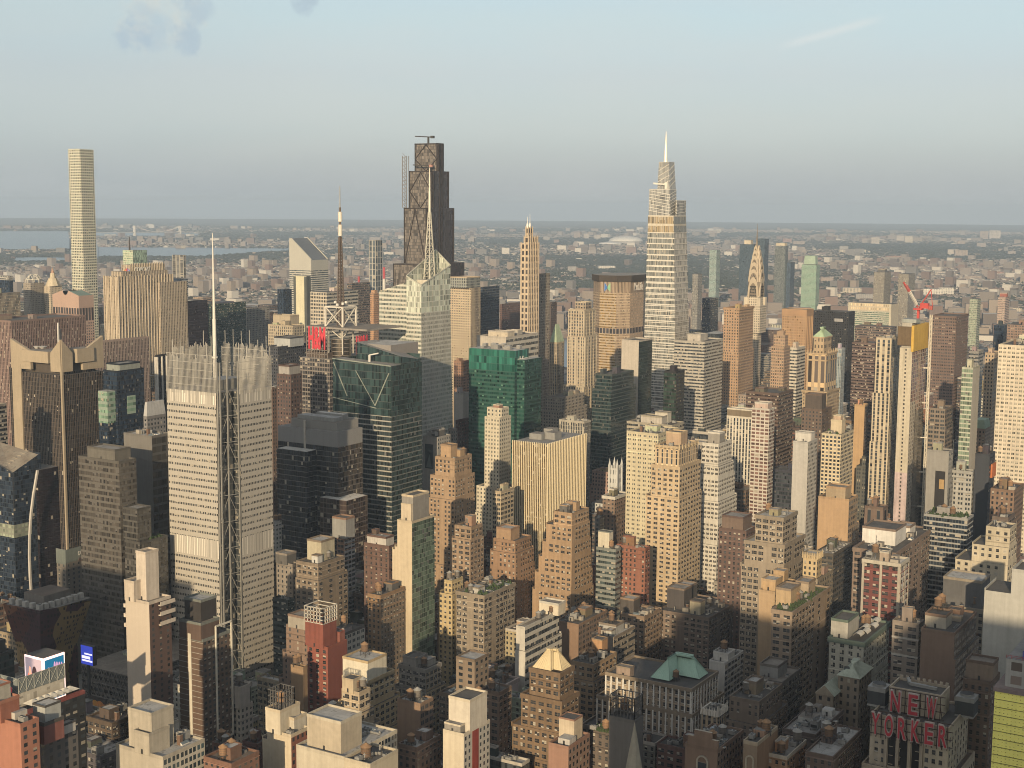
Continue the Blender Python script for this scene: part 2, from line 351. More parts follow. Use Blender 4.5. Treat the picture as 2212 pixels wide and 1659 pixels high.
for a, b_ in zip(AVE, AVE[1:]):
    for s0, s1 in zip(STREETS, STREETS[1:]):
        q = (a+b_)/2, (s0+s1)/2; ang = math.atan2(q[1], q[0])-HEAD
        if abs(ang) < .5: pv.box(a+11, b_-11, s0+6, s1-6, .004, .16, pave, top=pave)
for a in AVE:
    for k in range(0, 200):
        y = -300+12*k
        if abs(math.atan2(y, a)-HEAD) < .4:
            for o in (-3.5, 0, 3.5): mk.poly([(a+o-.1, y, .009), (a+o+.1, y, .009), (a+o+.1, y+4, .009), (a+o-.1, y+4, .009)], paint)
structure(pv.build('pavement')); structure(mk.build('road_markings'))
# ------------------------------------------------------------------ rooftop furniture (shared meshes)
galv = plain((.36, .36, .35), .55, .25, var=.25); dark = plain((.04, .04, .042), .6); whitep = plain((.72, .7, .66), .6, var=.12); steel = plain((.1, .09, .085), .6, .3)
UNIT = {}
def unit(kind):
    if kind in UNIT: return UNIT[kind]
    b = MB()
    if kind == 'ac_unit':
        b.box(-1.6, 1.6, -1.1, 1.1, .25, 2.0, galv, top=galv); b.box(-1.4, 1.4, -.9, .9, 0, .25, dark)
        for x in (-.8, .8): b.cyl(x, 0, .62, .62, 2.0, 2.3, 10, galv, cap=dark)
    elif kind == 'cooling_tower':
        b.box(-2.6, 2.6, -1.8, 1.8, 1.2, 4.6, galv, top=galv); b.box(-2.62, 2.62, -1.5, 1.5, 1.5, 3.0, dark)
        for x in (-1.3, 1.3): b.cyl(x, 0, 1.05, 1.15, 4.6, 5.4, 12, galv, cap=dark)
        for x in (-2.4, 2.4):
            for y in (-1.6, 1.6): b.bar((x, y, 0), (x, y, 1.2), .2, steel)
    elif kind == 'vent_pipe':
        b.cyl(0, 0, .35, .35, 0, 2.2, 8, galv); b.cyl(0, 0, .6, .1, 2.2, 2.7, 8, galv)
    elif kind == 'skylight':
        b.box(-2.2, 2.2, -1.3, 1.3, 0, .5, whitep)
        for s in (-1, 1): b.poly([(-2.2*s, -1.3*s, .5), (2.2*s, -1.3*s, .5), (2.2*s, 0, 1.4), (-2.2*s, 0, 1.4)], plain((.2, .25, .27), .2, .3))
        b.poly([(2.2, -1.3, .5), (2.2, 1.3, .5), (2.2, 0, 1.4)], whitep); b.poly([(-2.2, 1.3, .5), (-2.2, -1.3, .5), (-2.2, 0, 1.4)], whitep)
    elif kind == 'duct':
        b.bar((-3, 0, .7), (3, 0, .7), .8, galv); b.bar((2.6, 0, .7), (2.6, 2.4, .7), .8, galv); b.bar((-3, 0, .7), (-3, 0, 2.0), .8, galv)
    elif kind == 'chimney':
        b.box(-.9, .9, -.9, .9, 0, 4.5, plain((.2, .12, .08))); b.box(-1.0, 1.0, -1.0, 1.0, 4.5, 4.8, plain((.3, .27, .22)), top=dark)
    elif kind == 'roof_shed':
        b.box(-2.2, 2.2, -1.7, 1.7, 0, 2.7, plain((.4, .36, .3)), top=roofmat('gravel')); b.box(-2.25, -2.21, -.5, .5, 0, 2.1, dark)
    elif kind == 'pipe_run':
        for y in (-.5, .1, .6): b.bar((-4, y, .35), (4, y, .35), .16, galv)
        for x in (-3.5, 0, 3.5): b.box(x-.1, x+.1, -.8, .9, 0, .3, steel)
    elif kind == 'antenna':
        b.bar((0, 0, 0), (0, 0, 6), .16, steel, .08)
        for z in (3.4, 4.4, 5.2): b.bar((-.7, 0, z), (.7, 0, z), .08, steel)
    elif kind == 'fan_box':
        b.box(-.8, .8, -.8, .8, 0, 1.2, galv, top=dark)
    elif kind == 'skylight_row':
        for x in (-3.2, 0, 3.2): b.box(x-1.1, x+1.1, -.8, .8, 0, .5, whitep, top=plain((.15, .18, .2), .2))
    o = b.build(kind); me = o.data; bpy.data.objects.remove(o); UNIT[kind] = me; return me
wood = {k: plain(c, .9, var=.4) for k, c in (('brown', (.2, .12, .07)), ('grey', (.2, .18, .16)), ('orange', (.32, .18, .09)))}
capm = {'brown': plain((.34, .2, .1), .85, var=.3), 'grey': plain((.42, .41, .38), .6, .2), 'orange': plain((.42, .24, .11), .85)}
TANK = {}
def tankmesh(k):
    if k in TANK: return TANK[k]
    out = {}
    def fin(b, n):
        o = b.build(n); me = o.data; bpy.data.objects.remove(o); return me
    b = MB(); b.cyl(0, 0, 2.45, 2.3, 3.2, 7.6, 20, wood[k])
    for z in (3.6, 4.5, 5.5, 6.7): b.cyl(0, 0, 2.5, 2.47, z, z+.13, 20, steel)
    out['tank'] = fin(b, 'tank')
    b = MB(); b.cyl(0, 0, 2.75, 0, 7.6, 9.5, 20, capm[k]); b.cyl(0, 0, 2.75, 2.4, 7.6, 7.55, 20, capm[k]); b.cyl(0, 0, .3, .3, 9.25, 9.75, 8, steel, cap=steel); out['cap'] = fin(b, 'cap')
    b = MB(); b.box(-2.6, 2.6, -2.6, 2.6, 2.85, 3.2, steel, top=steel, bottom=True); out['platform'] = fin(b, 'platform')
    for i, (x, y) in enumerate(((-2, -2), (2, -2), (2, 2), (-2, 2))):
        b = MB(); b.bar((x*1.08, y*1.08, 0), (x, y, 2.85), .3, steel)
        x2, y2 = ((2, -2), (2, 2), (-2, 2), (-2, -2))[i]; b.bar((x, y, .3), (x2, y2, 2.6), .12, steel); out['leg%d' % i] = fin(b, 'leg')
    TANK[k] = out; return out
WT = []
def water_tower(x, y, z, s, k, near):
    WT.append((x, y, z, s*.7, k, near))
def build_water_towers():
    seen = set(); ADJ = {'brown': ('brown wooden', 'weathered brown', 'dark brown stave'), 'grey': ('grey wooden', 'pale-capped grey', 'silvery grey'), 'orange': ('orange brown', 'warm cedar', 'orange-capped')}
    cnt = {}
    for w in WT: cnt[w[5]] = cnt.get(w[5], 0)+1
    for x, y, z, s, k, near in WT:
        own = bool(near) and not near.startswith('@'); nm = near.lstrip('@'); cx, cy_ = proj(x, y, z+5)[:2]; lab = None
        if own:
            same = sorted(w[:5] for w in WT if w[5] == near); pos = [proj(*w[:3])[0] for w in same]; r = sorted(pos).index(proj(x, y, z)[0]); n = len(same)
            side = '' if n == 1 else ('left ' if r == 0 else 'right ')+'' if n == 2 else ('leftmost ', 'second-left ', 'second-right ', 'rightmost ')[r] if n == 4 else ('leftmost ', 'middle ', 'rightmost ')[min(r, 2)]
            lab = '%s%s water tower on the roof of the %s' % (side, ADJ[k][0], nm)
        else:
            for q in sorted(named, key=lambda q: math.hypot(q['cx']-cx, q['cy']-cy_))[:16]:
                dx, dy = cx-q['cx'], cy_-q['cy']
                for rel in (('just right of' if dx > 0 else 'just left of'), ('seen below' if dy > 0 else 'seen above')):
                    for a in ADJ[k]:
                        l = '%s water tower %s the %s' % (a, rel, q['short'])
                        if l not in seen and len(l.split()) <= 16: lab = l; break
                    if lab: break
                if lab: break
        seen.add(lab)
        t = thing('water_tower', lab, 'water tower', (x, y, z), 'wooden water towers on the roofs'); t.scale = (s, s, s); t.rotation_euler = (0, 0, random.uniform(0, 1.5))
        for n_, me in tankmesh(k).items():
            o = bpy.data.objects.new('leg' if n_.startswith('leg') else n_, me); COL.objects.link(o); o.parent = t
# ------------------------------------------------------------------ generic building
STY = {'P': dict(bw=3.3, fl=3.5, fw=.42, fh=.52), 'Q': dict(bw=4.8, fl=3.6, fw=.62, fh=.52, mull=.07), 'L': dict(bw=4.6, fl=3.9, fw=.72, fh=.56, mull=.03),
       'R': dict(bw=1.8, fl=3.8, fw=.95, fh=.48, blind=.3), 'V': dict(bw=3.0, fl=3.7, fw=.5, fh=.62, sp=(.1, .09, .08)), 'F': dict(bw=1.8, fl=3.8, fw=.6, fh=.92),
       'G': dict(bw=1.7, fl=3.9, fw=.93, fh=.7, blind=.05, bc=(.07, .065, .06)), 'H': dict(bw=1.7, fl=3.9, fw=.95, fh=.93, blind=.04, bc=(.05, .05, .05)), 'B': None, 'Z': dict(bw=4.2, fl=3.3, fw=.8, fh=.6, blind=.2)}
def style(st, c, kw):
    if st == 'B' or STY[st] is None: return plain(c, var=kw.get('var', .22)), 5, 5
    d = dict(STY[st]); d.update({k: kw[k] for k in ('bw', 'fl', 'fw', 'fh', 'sp', 'blind', 'mull', 'metal', 'tilt', 'var', 'rough', 'ior', 'off', 'bc') if k in kw})
    if 'gl' in kw: d['glass'] = kw['gl']
    bw, fl = d.pop('bw'), d.pop('fl')
    return facade(c, **d), bw, fl
WIN = {}
def winmesh(w, h, n, tint, sillc):
    key = (round(w, 1), round(h, 1), n, tint, sillc)
    if key in WIN: return WIN[key]
    b = MB(); pm = panemat(tint); g = .12; pw = (w-g*(n-1))/n
    for i in range(n):
        x = -w/2+i*(pw+g); b.poly([(x, -.06, 0), (x+pw, -.06, 0), (x+pw, -.06, h), (x, -.06, h)], pm)
    b.box(-w/2-.15, w/2+.15, -.28, -.02, -.28, -.03, plain(sillc), top=plain(sillc))
    o = b.build('window'); me = o.data; bpy.data.objects.remove(o); WIN[key] = (me, b); return WIN[key]
def building(S):
    u0, u1, v0, v1, z = S['u0'], S['u1'], S['v0'], S['v1'], S['z']
    c = S['c']; org = (u0, v0, 0.0); kw = S
    root = thing(S['name'], S['label'], S.get('cat', S['name'].replace('_', ' ')), org, S.get('group'))
    S['root'] = root; D = math.hypot(u0, v0)
    geo = S.get('geo') and S['st'] in ('P', 'Q', 'L')
    mat, bw, fl = style(S['st'], c, kw)
    st2 = S.get('st2'); m2, bw2, fl2 = style(st2, S.get('c2', c), {**{k: v for k, v in kw.items() if k not in ('fw', 'fh', 'bw', 'mull')}, **S.get('k2', {})}) if st2 else (mat, bw, fl)
    if geo: mat = plain(c)
    if geo and (not st2 or st2 in 'PQL'): m2 = plain(S.get('c2', c))
    w = MB(); tiers = []
    cur = (0, 0, 0, 0); zt = z
    steps = list(S.get('steps', ()))+[None]
    for stp in steps:
        zb = (z-stp[0]) if stp else 0.0
        a = (u0-cur[0], u1+cur[2], v0-cur[1], v1+cur[3])
        tiers.append((*a, zb, zt))
        if S.get('st0') and len(tiers) == 1:
            m0, b0_, f0_ = style(S['st0'][0], c, S['st0'][1]); w.box(*a, zb, zt, m0, bw=b0_, fl=f0_)
        else: w.box(*a, zb, zt, mat, bw=bw, fl=fl, matS=m2, bwS=bw2, flS=fl2)
        if stp: cur = stp[1:]; zt = zb
    rm = roofmat(S.get('roof', 'tar')); trs = []; ro = None; tc = plain(S.get('trim', tuple(x*.9 for x in c))); ov = S.get('cornice', .04)
    for i, (a0, a1, b0, b1, zb, zz) in enumerate(tiers):
        rf = MB(); tr = MB(); trs.append(tr); rf.poly([(a0, b0, zz), (a1, b0, zz), (a1, b1, zz), (a0, b1, zz)], rm); o = rf.build('terrace_roof' if i else 'roof', root, org); ro = ro or o
        if D < 1900:
            k = .45; e = ov if i == 0 or ov > .1 else .04; h0, h1 = zz-(.5 if e < .2 else 1.4), zz+(1.1 if D < 1300 else 1.5)
            pr = tiers[i-1] if i else None
            on = [True]*4 if not pr else [pr[0]-a0 > 1.2, a1-pr[1] > 1.2, pr[2]-b0 > 1.2, b1-pr[3] > 1.2]
            if on[0]: tr.box(a0-e, a0+k, b0+k, b1-k, h0, h1, tc, top=tc)
            if on[1]: tr.box(a1-k, a1+e, b0+k, b1-k, h0, h1, tc, top=tc)
            if on[2]: tr.box(a0-e, a1+e, b0-e, b0+k, h0, h1, tc, top=tc)
            if on[3]: tr.box(a0-e, a1+e, b1-k, b1+e, h0, h1, tc, top=tc)
    for (za, zb, cc, e) in S.get('bands', ()):       # horizontal trim bands, metres below the top
        bm = plain(cc); t0 = tiers[0]; tr = MB(); tr.box(t0[0]-e, t0[1]+e, t0[2]-e, t0[3]+e, z-zb, z-za, bm, top=bm, bottom=True); tr.build('string_course', root, org)
    if D < 1200 and S['st'] in ('P', 'Q', 'L') and 'bands' not in S and not S.get('st2') == 'B':
        e1 = S['steps'][0][0] if S.get('steps') else z-8; rb = random.Random(int(u0*3+v0)); bk = rb.choice((1.3, 1.45, .7)); bc = tuple(min(.8, x*bk) for x in c)
        for q in (.25*fl, 1.15*fl, 2.15*fl, 4.2*fl):
            if q+.6 < e1 and rb.random() < .6: bm = plain(bc); t0 = tiers[0]; b = MB(); b.box(t0[0]-.3, t0[1]+.05, t0[2]-.3, t0[3]+.05, z-q-.45, z-q, bm, top=bm, bottom=True); b.build('string_course', root, org)
    if S.get('piers'):
        pc, ps, pw, pd = S['piers']; pm = plain(pc)
        for (a0, a1, b0, b1, zb, zz) in tiers[:S.get('pier_tiers', 9)]:
            n = max(1, round((b1-b0)/ps))
            for i in range(n+1):
                y = b0+(b1-b0)*i/n; y = min(max(y, b0+pw/2), b1-pw/2); w.box(a0-pd, a0-.01, y-pw/2, y+pw/2, zb, zz-.6, pm, top=pm)
            n = max(1, round((a1-a0)/ps))
            for i in range(n+1):
                x = a0+(a1-a0)*i/n; x = min(max(x, a0+pw/2), a1-pw/2); w.box(x-pw/2, x+pw/2, b0-pd, b0-.01, zb, zz-.6, pm, top=pm)
    w.build('wall', root, org)
    S['roof_ob'] = ro
    for tr in trs:
        if tr.f: tr.build('cornice' if ov > .2 else 'parapet', root, org)
    if geo:
        d = dict(STY[S['st']]); d.update({k: kw[k] for k in ('bw', 'fl', 'fw', 'fh') if k in kw})
        spots = []
        for (a0, a1, b0, b1, zb, zz) in tiers[1 if S.get('st0') else 0:]:
            for face, wd, okf in (('W', b1-b0, True), ('S', a1-a0, not st2 or st2 in 'PQL')):
                if not okf or (face == 'W' and S.get('blankW')): continue
                nx = max(1, round(wd/d['bw'])); cw = wd/nx; rb = random.Random(int(u0*5+v0*3)+len(face)); blank = set(i for i in range(nx) if rb.random() < .09) if nx > 4 else (); ny = int((zz-zb-.8)/d['fl'])
                for j in range(ny):
                    zc = zz-.5-(j+1)*d['fl']+d['fl']*(1-d['fh'])*.5
                    for i in range(nx):
                        if i in blank: continue
                        s = (i+.5)*cw
                        p = (a0, b1-s, zc) if face == 'W' else (a0+s, b0, zc)
                        if st2 is None or face == 'W' or True: spots.append((p, face, cw))
        n_ = 2 if S['st'] == 'Q' else 3 if S['st'] == 'L' else 1
        vis = []; rest = []
        yb = S.get('yb') or 1700
        for p, face, cw in spots:
            px, py = proj(*p); (vis if (-5 < px < 2217 and py < min(yb, 1670)) else rest).append((p, face, cw))
        vis.sort(key=lambda q: -q[0][2]); rest += vis[100:]; vis = vis[:100]
        for (p, face, cw) in vis:
            me, _ = winmesh(cw*d['fw'], d['fl']*d['fh'], n_, S.get('gl', (.03, .032, .035)), S.get('sill', tuple(min(1, x*1.25) for x in c)))
            o = bpy.data.objects.new('window', me); COL.objects.link(o); o.parent = root
            o.location = (p[0]-org[0], p[1]-org[1], p[2]-org[2])
            if face == 'W': o.rotation_euler = (0, 0, -math.pi/2)
        if rest:
            b = MB()
            for (p, face, cw) in rest:
                _, src = winmesh(cw*d['fw'], d['fl']*d['fh'], n_, S.get('gl', (.03, .032, .035)), S.get('sill', tuple(min(1, x*1.25) for x in c)))
                b.mats = b.mats or list(src.mats); i0 = len(b.v)
                if face == 'W': b.v.extend((p[0]+q[1], p[1]-q[0], p[2]+q[2]) for q in src.v)
                else: b.v.extend((p[0]+q[0], p[1]+q[1], p[2]+q[2]) for q in src.v)
                b.f.extend(tuple(k+i0 for k in f) for f in src.f); b.uv.extend(src.uv); b.mi.extend(src.mi)
            o = b.build('window', root, org); o['kind'] = 'stuff'
    # roof furniture
    L, W = u1-u0, v1-v0
    rnd = random.Random(int(abs(u0*7+v0*13)))
    bl = S.get('bulk')
    if bl is None and D < 2300 and L > 7 and W > 7:
        bl = [(rnd.uniform(.35, .65), rnd.uniform(.4, .7), min(L*.4, rnd.uniform(5, 11)), min(W*.4, rnd.uniform(5, 10)), rnd.uniform(3.5, 7))]
        if L*W > 700: bl.append((rnd.choice((.2, .8)), rnd.choice((.25, .78)), L*.16, W*.18, rnd.uniform(3, 5)))
    for q in bl or ():
        fu, fv, sx, sy, h = q[:5]; bc = q[5] if len(q) > 5 else tuple(x*rnd.uniform(.8, 1.15) for x in c)
        x, y = u0+fu*L, v0+fv*W; b = MB(); bm = plain(bc)
        if q[6:] and q[6]: bm, bbw, bfl = style(q[6], bc, kw)
        else: bbw, bfl = 4, 4
        z0 = z+.003; b.box(x-sx/2, x+sx/2, y-sy/2, y+sy/2, z0, z+h, bm, top=roofmat(rnd.choice(('tar', 'gravel', 'silver', 'grey'))), bw=bbw, fl=bfl)
        if h > 3:
            xa, xb, ya, yb_ = x-sx/2, x+sx/2, y-sy/2, y+sy/2; ht = z+h+(1.0 if sx > 8 else .4)
            for q_ in ((xa-.12, xa+.3, ya+.3, yb_-.3), (xb-.3, xb+.12, ya+.3, yb_-.3), (xa-.12, xb+.12, ya-.12, ya+.3), (xa-.12, xb+.12, yb_-.3, yb_+.12)): b.box(*q_, z+h-.4, ht, tc, top=tc)
        if h > 2.5 and not q[6:]: b.box(x-sx/2-.06, x-sx/2-.01, y-.5, y+.5, z0, z+2.1, dark)
        b.build('bulkhead', ro, org)
    if D < 1350 and S.get('clutter', 1):
        for i in range(min(26, 5+int(L*W/rnd.uniform(28, 55)))):
            kind = rnd.choice(('ac_unit', 'ac_unit', 'vent_pipe', 'vent_pipe', 'skylight', 'duct', 'cooling_tower', 'chimney', 'roof_shed', 'roof_shed', 'pipe_run', 'antenna', 'fan_box', 'fan_box', 'skylight_row'))
            x, y = u0+L*rnd.uniform(.12, .88), v0+W*rnd.uniform(.12, .88)
            if any(abs(x-u0-q[0]*L) < q[2]/2+2.5 and abs(y-v0-q[1]*W) < q[3]/2+2.5 for q in bl or ()): continue
            if L < 14 or W < 14: kind = rnd.choice(('ac_unit', 'vent_pipe', 'fan_box', 'fan_box', 'antenna'))
            o = bpy.data.objects.new(kind, unit(kind)); COL.objects.link(o); o.parent = ro; o.location = (x-org[0], y-org[1], z+.01); o.rotation_euler = (0, 0, rnd.choice((0, math.pi/2)))
    for t_ in S.get('tanks', ()):
        fu, fv = t_[:2]; s = t_[2] if len(t_) > 2 else 1.0; k = t_[3] if len(t_) > 3 else rnd.choice(('brown', 'brown', 'grey', 'orange')); dz = t_[4] if len(t_) > 4 else 0
        water_tower(u0+fu*L, v0+fv*W, z+dz, s, k, S['short'])
    if S.get('green'):     # planted roof terrace
        b = MB(); gmn = plain((.05, .085, .03), .95, var=.6)
        for i in range(S['green']):
            x, y = u0+L*rnd.uniform(.08, .92), v0+W*rnd.uniform(.08, .92); r = rnd.uniform(.7, 1.7)
            for k in range(5): b.cyl(x+rnd.uniform(-r, r), y+rnd.uniform(-r, r), r*rnd.uniform(.4, .9), r*.15, z+rnd.uniform(.1, .6), z+r*rnd.uniform(1., 2.), 6, gmn)
        o = b.build('planting', ro, org); o['kind'] = 'stuff'
    return root
def T(name, short, label, xl, xc, xr, yt, yb=None, D=None, H=None, st='P', c=(.4, .3, .2), **k):
    u0, u1, v0, v1, z = foot(xl, xc, xr, yt, D, H)
    if k.get('maxu') and u1-u0 > k['maxu']: u1 = u0+k['maxu']
    S = dict(name=name, short=short, label=label, u0=u0, u1=u1, v0=v0, v1=v1, z=z, yb=yb, st=st, c=c, **k)
    cur = (0, 0, 0, 0)
    for q in S.get('steps', ()): cur = q[1:]
    e = reg(short, u0-cur[0], u1+cur[2], v0-cur[1], v1+cur[3], z, yb, S)
    return S
# ------------------------------------------------------------------ table of buildings: pixel columns of the left edge, near corner, right edge and the corner's top row
brown=(.2,.13,.085); dkbrown=(.11,.075,.055); tan=(.44,.33,.21); cream=(.62,.54,.4); ltgrey=(.48,.46,.42); grey=(.3,.28,.25); orange=(.46,.29,.15)
redbrick=(.27,.075,.05); maroon=(.13,.05,.045); white=(.74,.71,.64); stone=(.5,.44,.34); dgrey=(.13,.125,.12); black=(.03,.03,.032); greige=(.36,.31,.24); pink=(.42,.29,.24)
DG=(.012,.014,.017); NG=(.012,.02,.035); GG=(.03,.06,.05)
OT,AT,LB,AB,HT='office_tower','apartment_tower','loft_building','apartment_block','hotel_tower'
# -- far skyline
T(AT,'dark blue glass slab behind the tapered tower','dark blue glass high-rise slab just right of and behind the banded tapered tower',1478,1486,1496,519,650,D=4800,st='H',c=(.1,.13,.16),gl=(.03,.045,.06))
T(AT,'pale glass high-rise across the river','pale green glass high-rise with a white top across the river',1533,1548,1556,540,655,D=4900,st='G',c=(.4,.45,.42),gl=(.12,.17,.16))
T(AT,'grey ribbed high-rise','grey vertically ribbed high-rise right of the banded tapered tower',1496,1508,1517,592,675,D=3300,st='F',c=ltgrey)
T(AT,'dark blue twin slab','broad dark blue glass high-rise with cream top, left of the arched spire tower',1598,1628,1636,528,660,D=5000,st='H',c=(.12,.15,.18),gl=(.03,.045,.06),bulk=[(.5,.5,20,24,14,cream)])
T(AT,'dark blue tall slab','tall dark blue glass high-rise just behind the arched spire tower on its right',1634,1652,1661,516,660,D=5000,st='H',c=(.12,.15,.18),gl=(.03,.045,.06))
T(AT,'grey glass high-rise with cream cap','grey glass high-rise with a cream cap, standing left of the green stepped high-rise',1674,1697,1703,531,662,D=4900,st='H',c=(.25,.27,.27),gl=(.08,.09,.09),bulk=[(.5,.5,24,30,9,cream)])
T(AT,'narrow blue slab','narrow blue glass slab between the grey high-rise and the green stepped high-rise',1700,1708,1717,567,662,D=4800,st='H',c=(.1,.13,.16),gl=(.035,.05,.07))
T(OT,'green stepped high-rise','light green glass high-rise with a stepped top across the river',1732,1764,1771,572,664,D=4950,st='G',c=(.34,.45,.36),gl=(.12,.2,.15),fh=.55)
T(AT,'beige twin high-rise with dark crown','taller beige ribbed twin high-rise with a dark roof box across the river',1888,1911,1925,588,660,D=4200,st='F',c=stone,bulk=[(.5,.5,20,20,7,dgrey)])
T(AT,'beige ribbed high-rise behind the crane','beige ribbed high-rise standing behind the red crane boom',1941,1963,1977,592,662,D=4250,st='F',c=stone)
T(OT,'wide green secretariat slab','wide low-standing slab with green glass face framed in cream marble',1833,1926,1941,658,704,D=2850,st='R',c=(.5,.5,.42),gl=(.05,.09,.06),st2='B',c2=cream)
T(AT,'pinkish banded high-rise at far right','pinkish banded high-rise with a red top at the far right distance',2156,2172,2181,642,760,D=3300,st='R',c=(.5,.36,.3),gl=(.12,.1,.09),bulk=[(.5,.5,14,14,7,(.4,.12,.08))])
T(AT,'pale glass high-rise right of the brown slab','pale greenish glass high-rise rising right of the broad brown slab',2095,2112,2119,646,790,D=3300,st='G',c=(.45,.45,.36),gl=(.14,.17,.13))
T(AT,'grey ribbed tower pair','grey tower with two pale vertical ribs, standing right of the ornate ribbed slab',372,396,401,551,650,D=2800,st='F',c=(.4,.38,.33),bw=9,fw=.7,gl=(.1,.1,.1),bulk=[])
T(OT,'dark blue office block beside the ribbed slab','dark blue glass office block with pale edges just right of the ornate ribbed slab',360,392,406,602,655,D=2700,st='H',c=(.05,.06,.08),gl=NG,st2='R',c2=(.3,.32,.34))
T(OT,'green and white banded block','pale green and white banded office block with a thin mast behind the ornate slab',265,287,317,541,600,D=2420,st='R',c=(.55,.6,.45),gl=(.2,.26,.2),fh=.5,st2='H',c2=(.3,.38,.32),k2=dict(gl=(.16,.22,.18)))
T(OT,'dark maroon glass tower','dark maroon glass office tower right of the ornate ribbed slab',375,380,448,652,760,D=2150,st='H',c=(.05,.03,.035),gl=(.014,.01,.014))
T(OT,'dark green glass block','dark green glass office block behind the white spire of the rod-screened tower',448,455,531,657,760,D=2200,st='R',c=(.05,.08,.07),gl=(.015,.03,.028))
T(OT,'grey gridded block','grey gridded office block left of the tan tower with rounded bays',528,533,582,666,748,D=2300,st='P',c=grey)
T(OT,'beige ribbed slab at the left edge','beige ribbed office slab with a flat top at the left edge of the view',-70,-60,78,637,690,D=1950,st='F',c=(.5,.42,.31),maxu=75)
T(OT,'maroon ribbed slab','broad maroon ribbed office slab with a lit end at the left edge',-40,24,185,696,800,D=1560,st='F',c=(.3,.2,.17),bw=2.2,fw=.45,maxu=110,gl=(.04,.03,.03))
T(OT,'pinkish ribbed slab','pinkish ribbed office slab behind the concrete-crowned tower',199,206,322,741,900,D=1600,st='F',c=(.4,.3,.25),bw=2.2,fw=.45,maxu=100,gl=(.05,.04,.04),roof='white')
T(OT,'black pier-edged slab','narrow black slab with two bright white piers, left of the rod-screened tower',335,338,360,770,905,D=1500,st='H',c=black,gl=DG,piers=(white,8,1.2,1.2))
T(OT,'small black block at the left edge','small black office block at the left edge in the distance',-20,20,28,606,636,D=2500,st='H',c=black,gl=NG)
T(AB,'grey far-left slab','pale grey banded apartment slab at the far left',-10,18,27,596,607,D=2700,st='R',c=ltgrey)
T(OT,'grey beige block under the domes','brown grey low slab with rooftop boxes in front of the pediment tower',56,70,128,690,695,D=1700,st='P',c=grey)
T(AT,'slim white-gridded tower','slim dark glass tower with a white grid and grey top, right of the mast',797,811,826,519,632,D=2950,st='V',c=(.55,.52,.45),bw=7,fw=.72,fh=.85,fl=12,sp=(.2,.2,.19),gl=(.05,.06,.07))
T(OT,'orange ornate crown tower','orange brick tower with a lacy pointed crown left of the crystal tower',799,807,818,634,690,D=2500,st='V',c=(.55,.31,.16),bw=2.4,fw=.4,sp=(.3,.16,.09),bulk=[(.5,.5,8,8,5,(.55,.31,.16))])
T(OT,'white gridded block','white gridded office block behind the latticed mast',670,706,774,632,680,D=2000,st='Q',c=(.6,.53,.42),bw=6,fl=5,fw=.8,fh=.6,st2='R',c2=(.5,.47,.41))
T(OT,'brown banded slab behind the mast','brown banded slab just right of the white gridded block',750,760,799,612,685,D=2300,st='R',c=(.2,.15,.13))
T(OT,'navy block left of the wedge-roof tower','navy glass office block left of the slant-roofed tower',599,612,630,625,668,D=2500,st='H',c=(.04,.05,.07),gl=NG)
T(OT,'octagonal crowned tower','tan gridded tower with a grey glass crown right of the crystal tower',972,1018,1038,622,790,D=1990,st='P',c=(.6,.48,.32),bw=3,fw=.5,st2='V',bulk=[(.45,.5,34,30,14,(.34,.36,.33),'G')])
T(OT,'dark navy block','dark navy glass office block just right of the tan crowned tower',1037,1042,1079,620,727,D=2150,st='G',c=(.1,.11,.13),gl=NG)
T(OT,'maroon block behind the navy block','brownish maroon office block left of the slender arched tower',1080,1084,1125,657,722,D=2350,st='P',c=(.17,.1,.09))
T(OT,'scaffolded grey slab','grey lattice-clad slab tower right beside the slender arched tower',1161,1163,1188,594,800,D=1740,st='P',c=(.34,.3,.25),bw=3,fw=.6,fh=.7,gl=(.1,.085,.07))
T(OT,'brown tower behind the lattice slab','dark brown gridded tower peeking out right of the lattice slab',1186,1190,1203,653,735,D=2300,st='P',c=(.13,.09,.08))
T(OT,'orange brown lettered slab tower','orange brown ornate tower with a flat overhanging top beside the spire tower',1564,1597,1628,668,852,D=1830,st='P',c=(.47,.3,.17),fl=3.7,cornice=.8,steps=[(55,1,1,2,1)])
T(OT,'dark slim glass block','slim dark banded glass tower left of the orange brown tower',1517,1535,1552,645,712,D=2500,st='R',c=(.06,.065,.075),gl=NG)
T(OT,'black signboard tower','broad black office tower with a small pale sign behind the green-roofed tower',1755,1834,1847,674,870,D=2150,st='P',c=(.022,.022,.026),gl=(.012,.014,.018),blind=.06)
T(OT,'golden ribbed crown tower','golden brown tower with a ribbed crown left of the black signboard tower',1690,1742,1756,683,800,D=2000,st='V',c=(.52,.32,.16),sp=(.36,.22,.11),bw=3.4,fw=.4,piers=((.52,.32,.16),6.5,1.2,.8),bulk=[(.5,.5,28,36,8,(.45,.27,.14))])
T(OT,'slender gothic tan tower','slender tan tower with a gothic top left of the green-roofed tower',1666,1694,1707,752,842,D=1700,st='V',c=(.45,.31,.2),sp=(.3,.2,.13),bw=2.6,fw=.42,bulk=[(.5,.5,11,14,14,(.45,.31,.2),'V'),(.5,.5,7,8,19,(.42,.29,.19))])
T(OT,'white edged slab','white slab with dark windows squeezed between the gothic tower and the green-roofed tower',1707,1722,1740,754,870,D=1650,st='R',c=(.6,.55,.46))
T(OT,'white blue glass slab','pale blue ribbed slab right behind the green-roofed tower',1804,1818,1826,756,905,D=1650,st='F',c=(.42,.46,.47),gl=(.1,.13,.15))
T(OT,'dark brown banded slab','dark brown banded office slab left of the striped cream tower',1841,1890,1912,744,900,D=1850,st='R',c=(.17,.115,.1),gl=(.025,.02,.02),maxu=40)
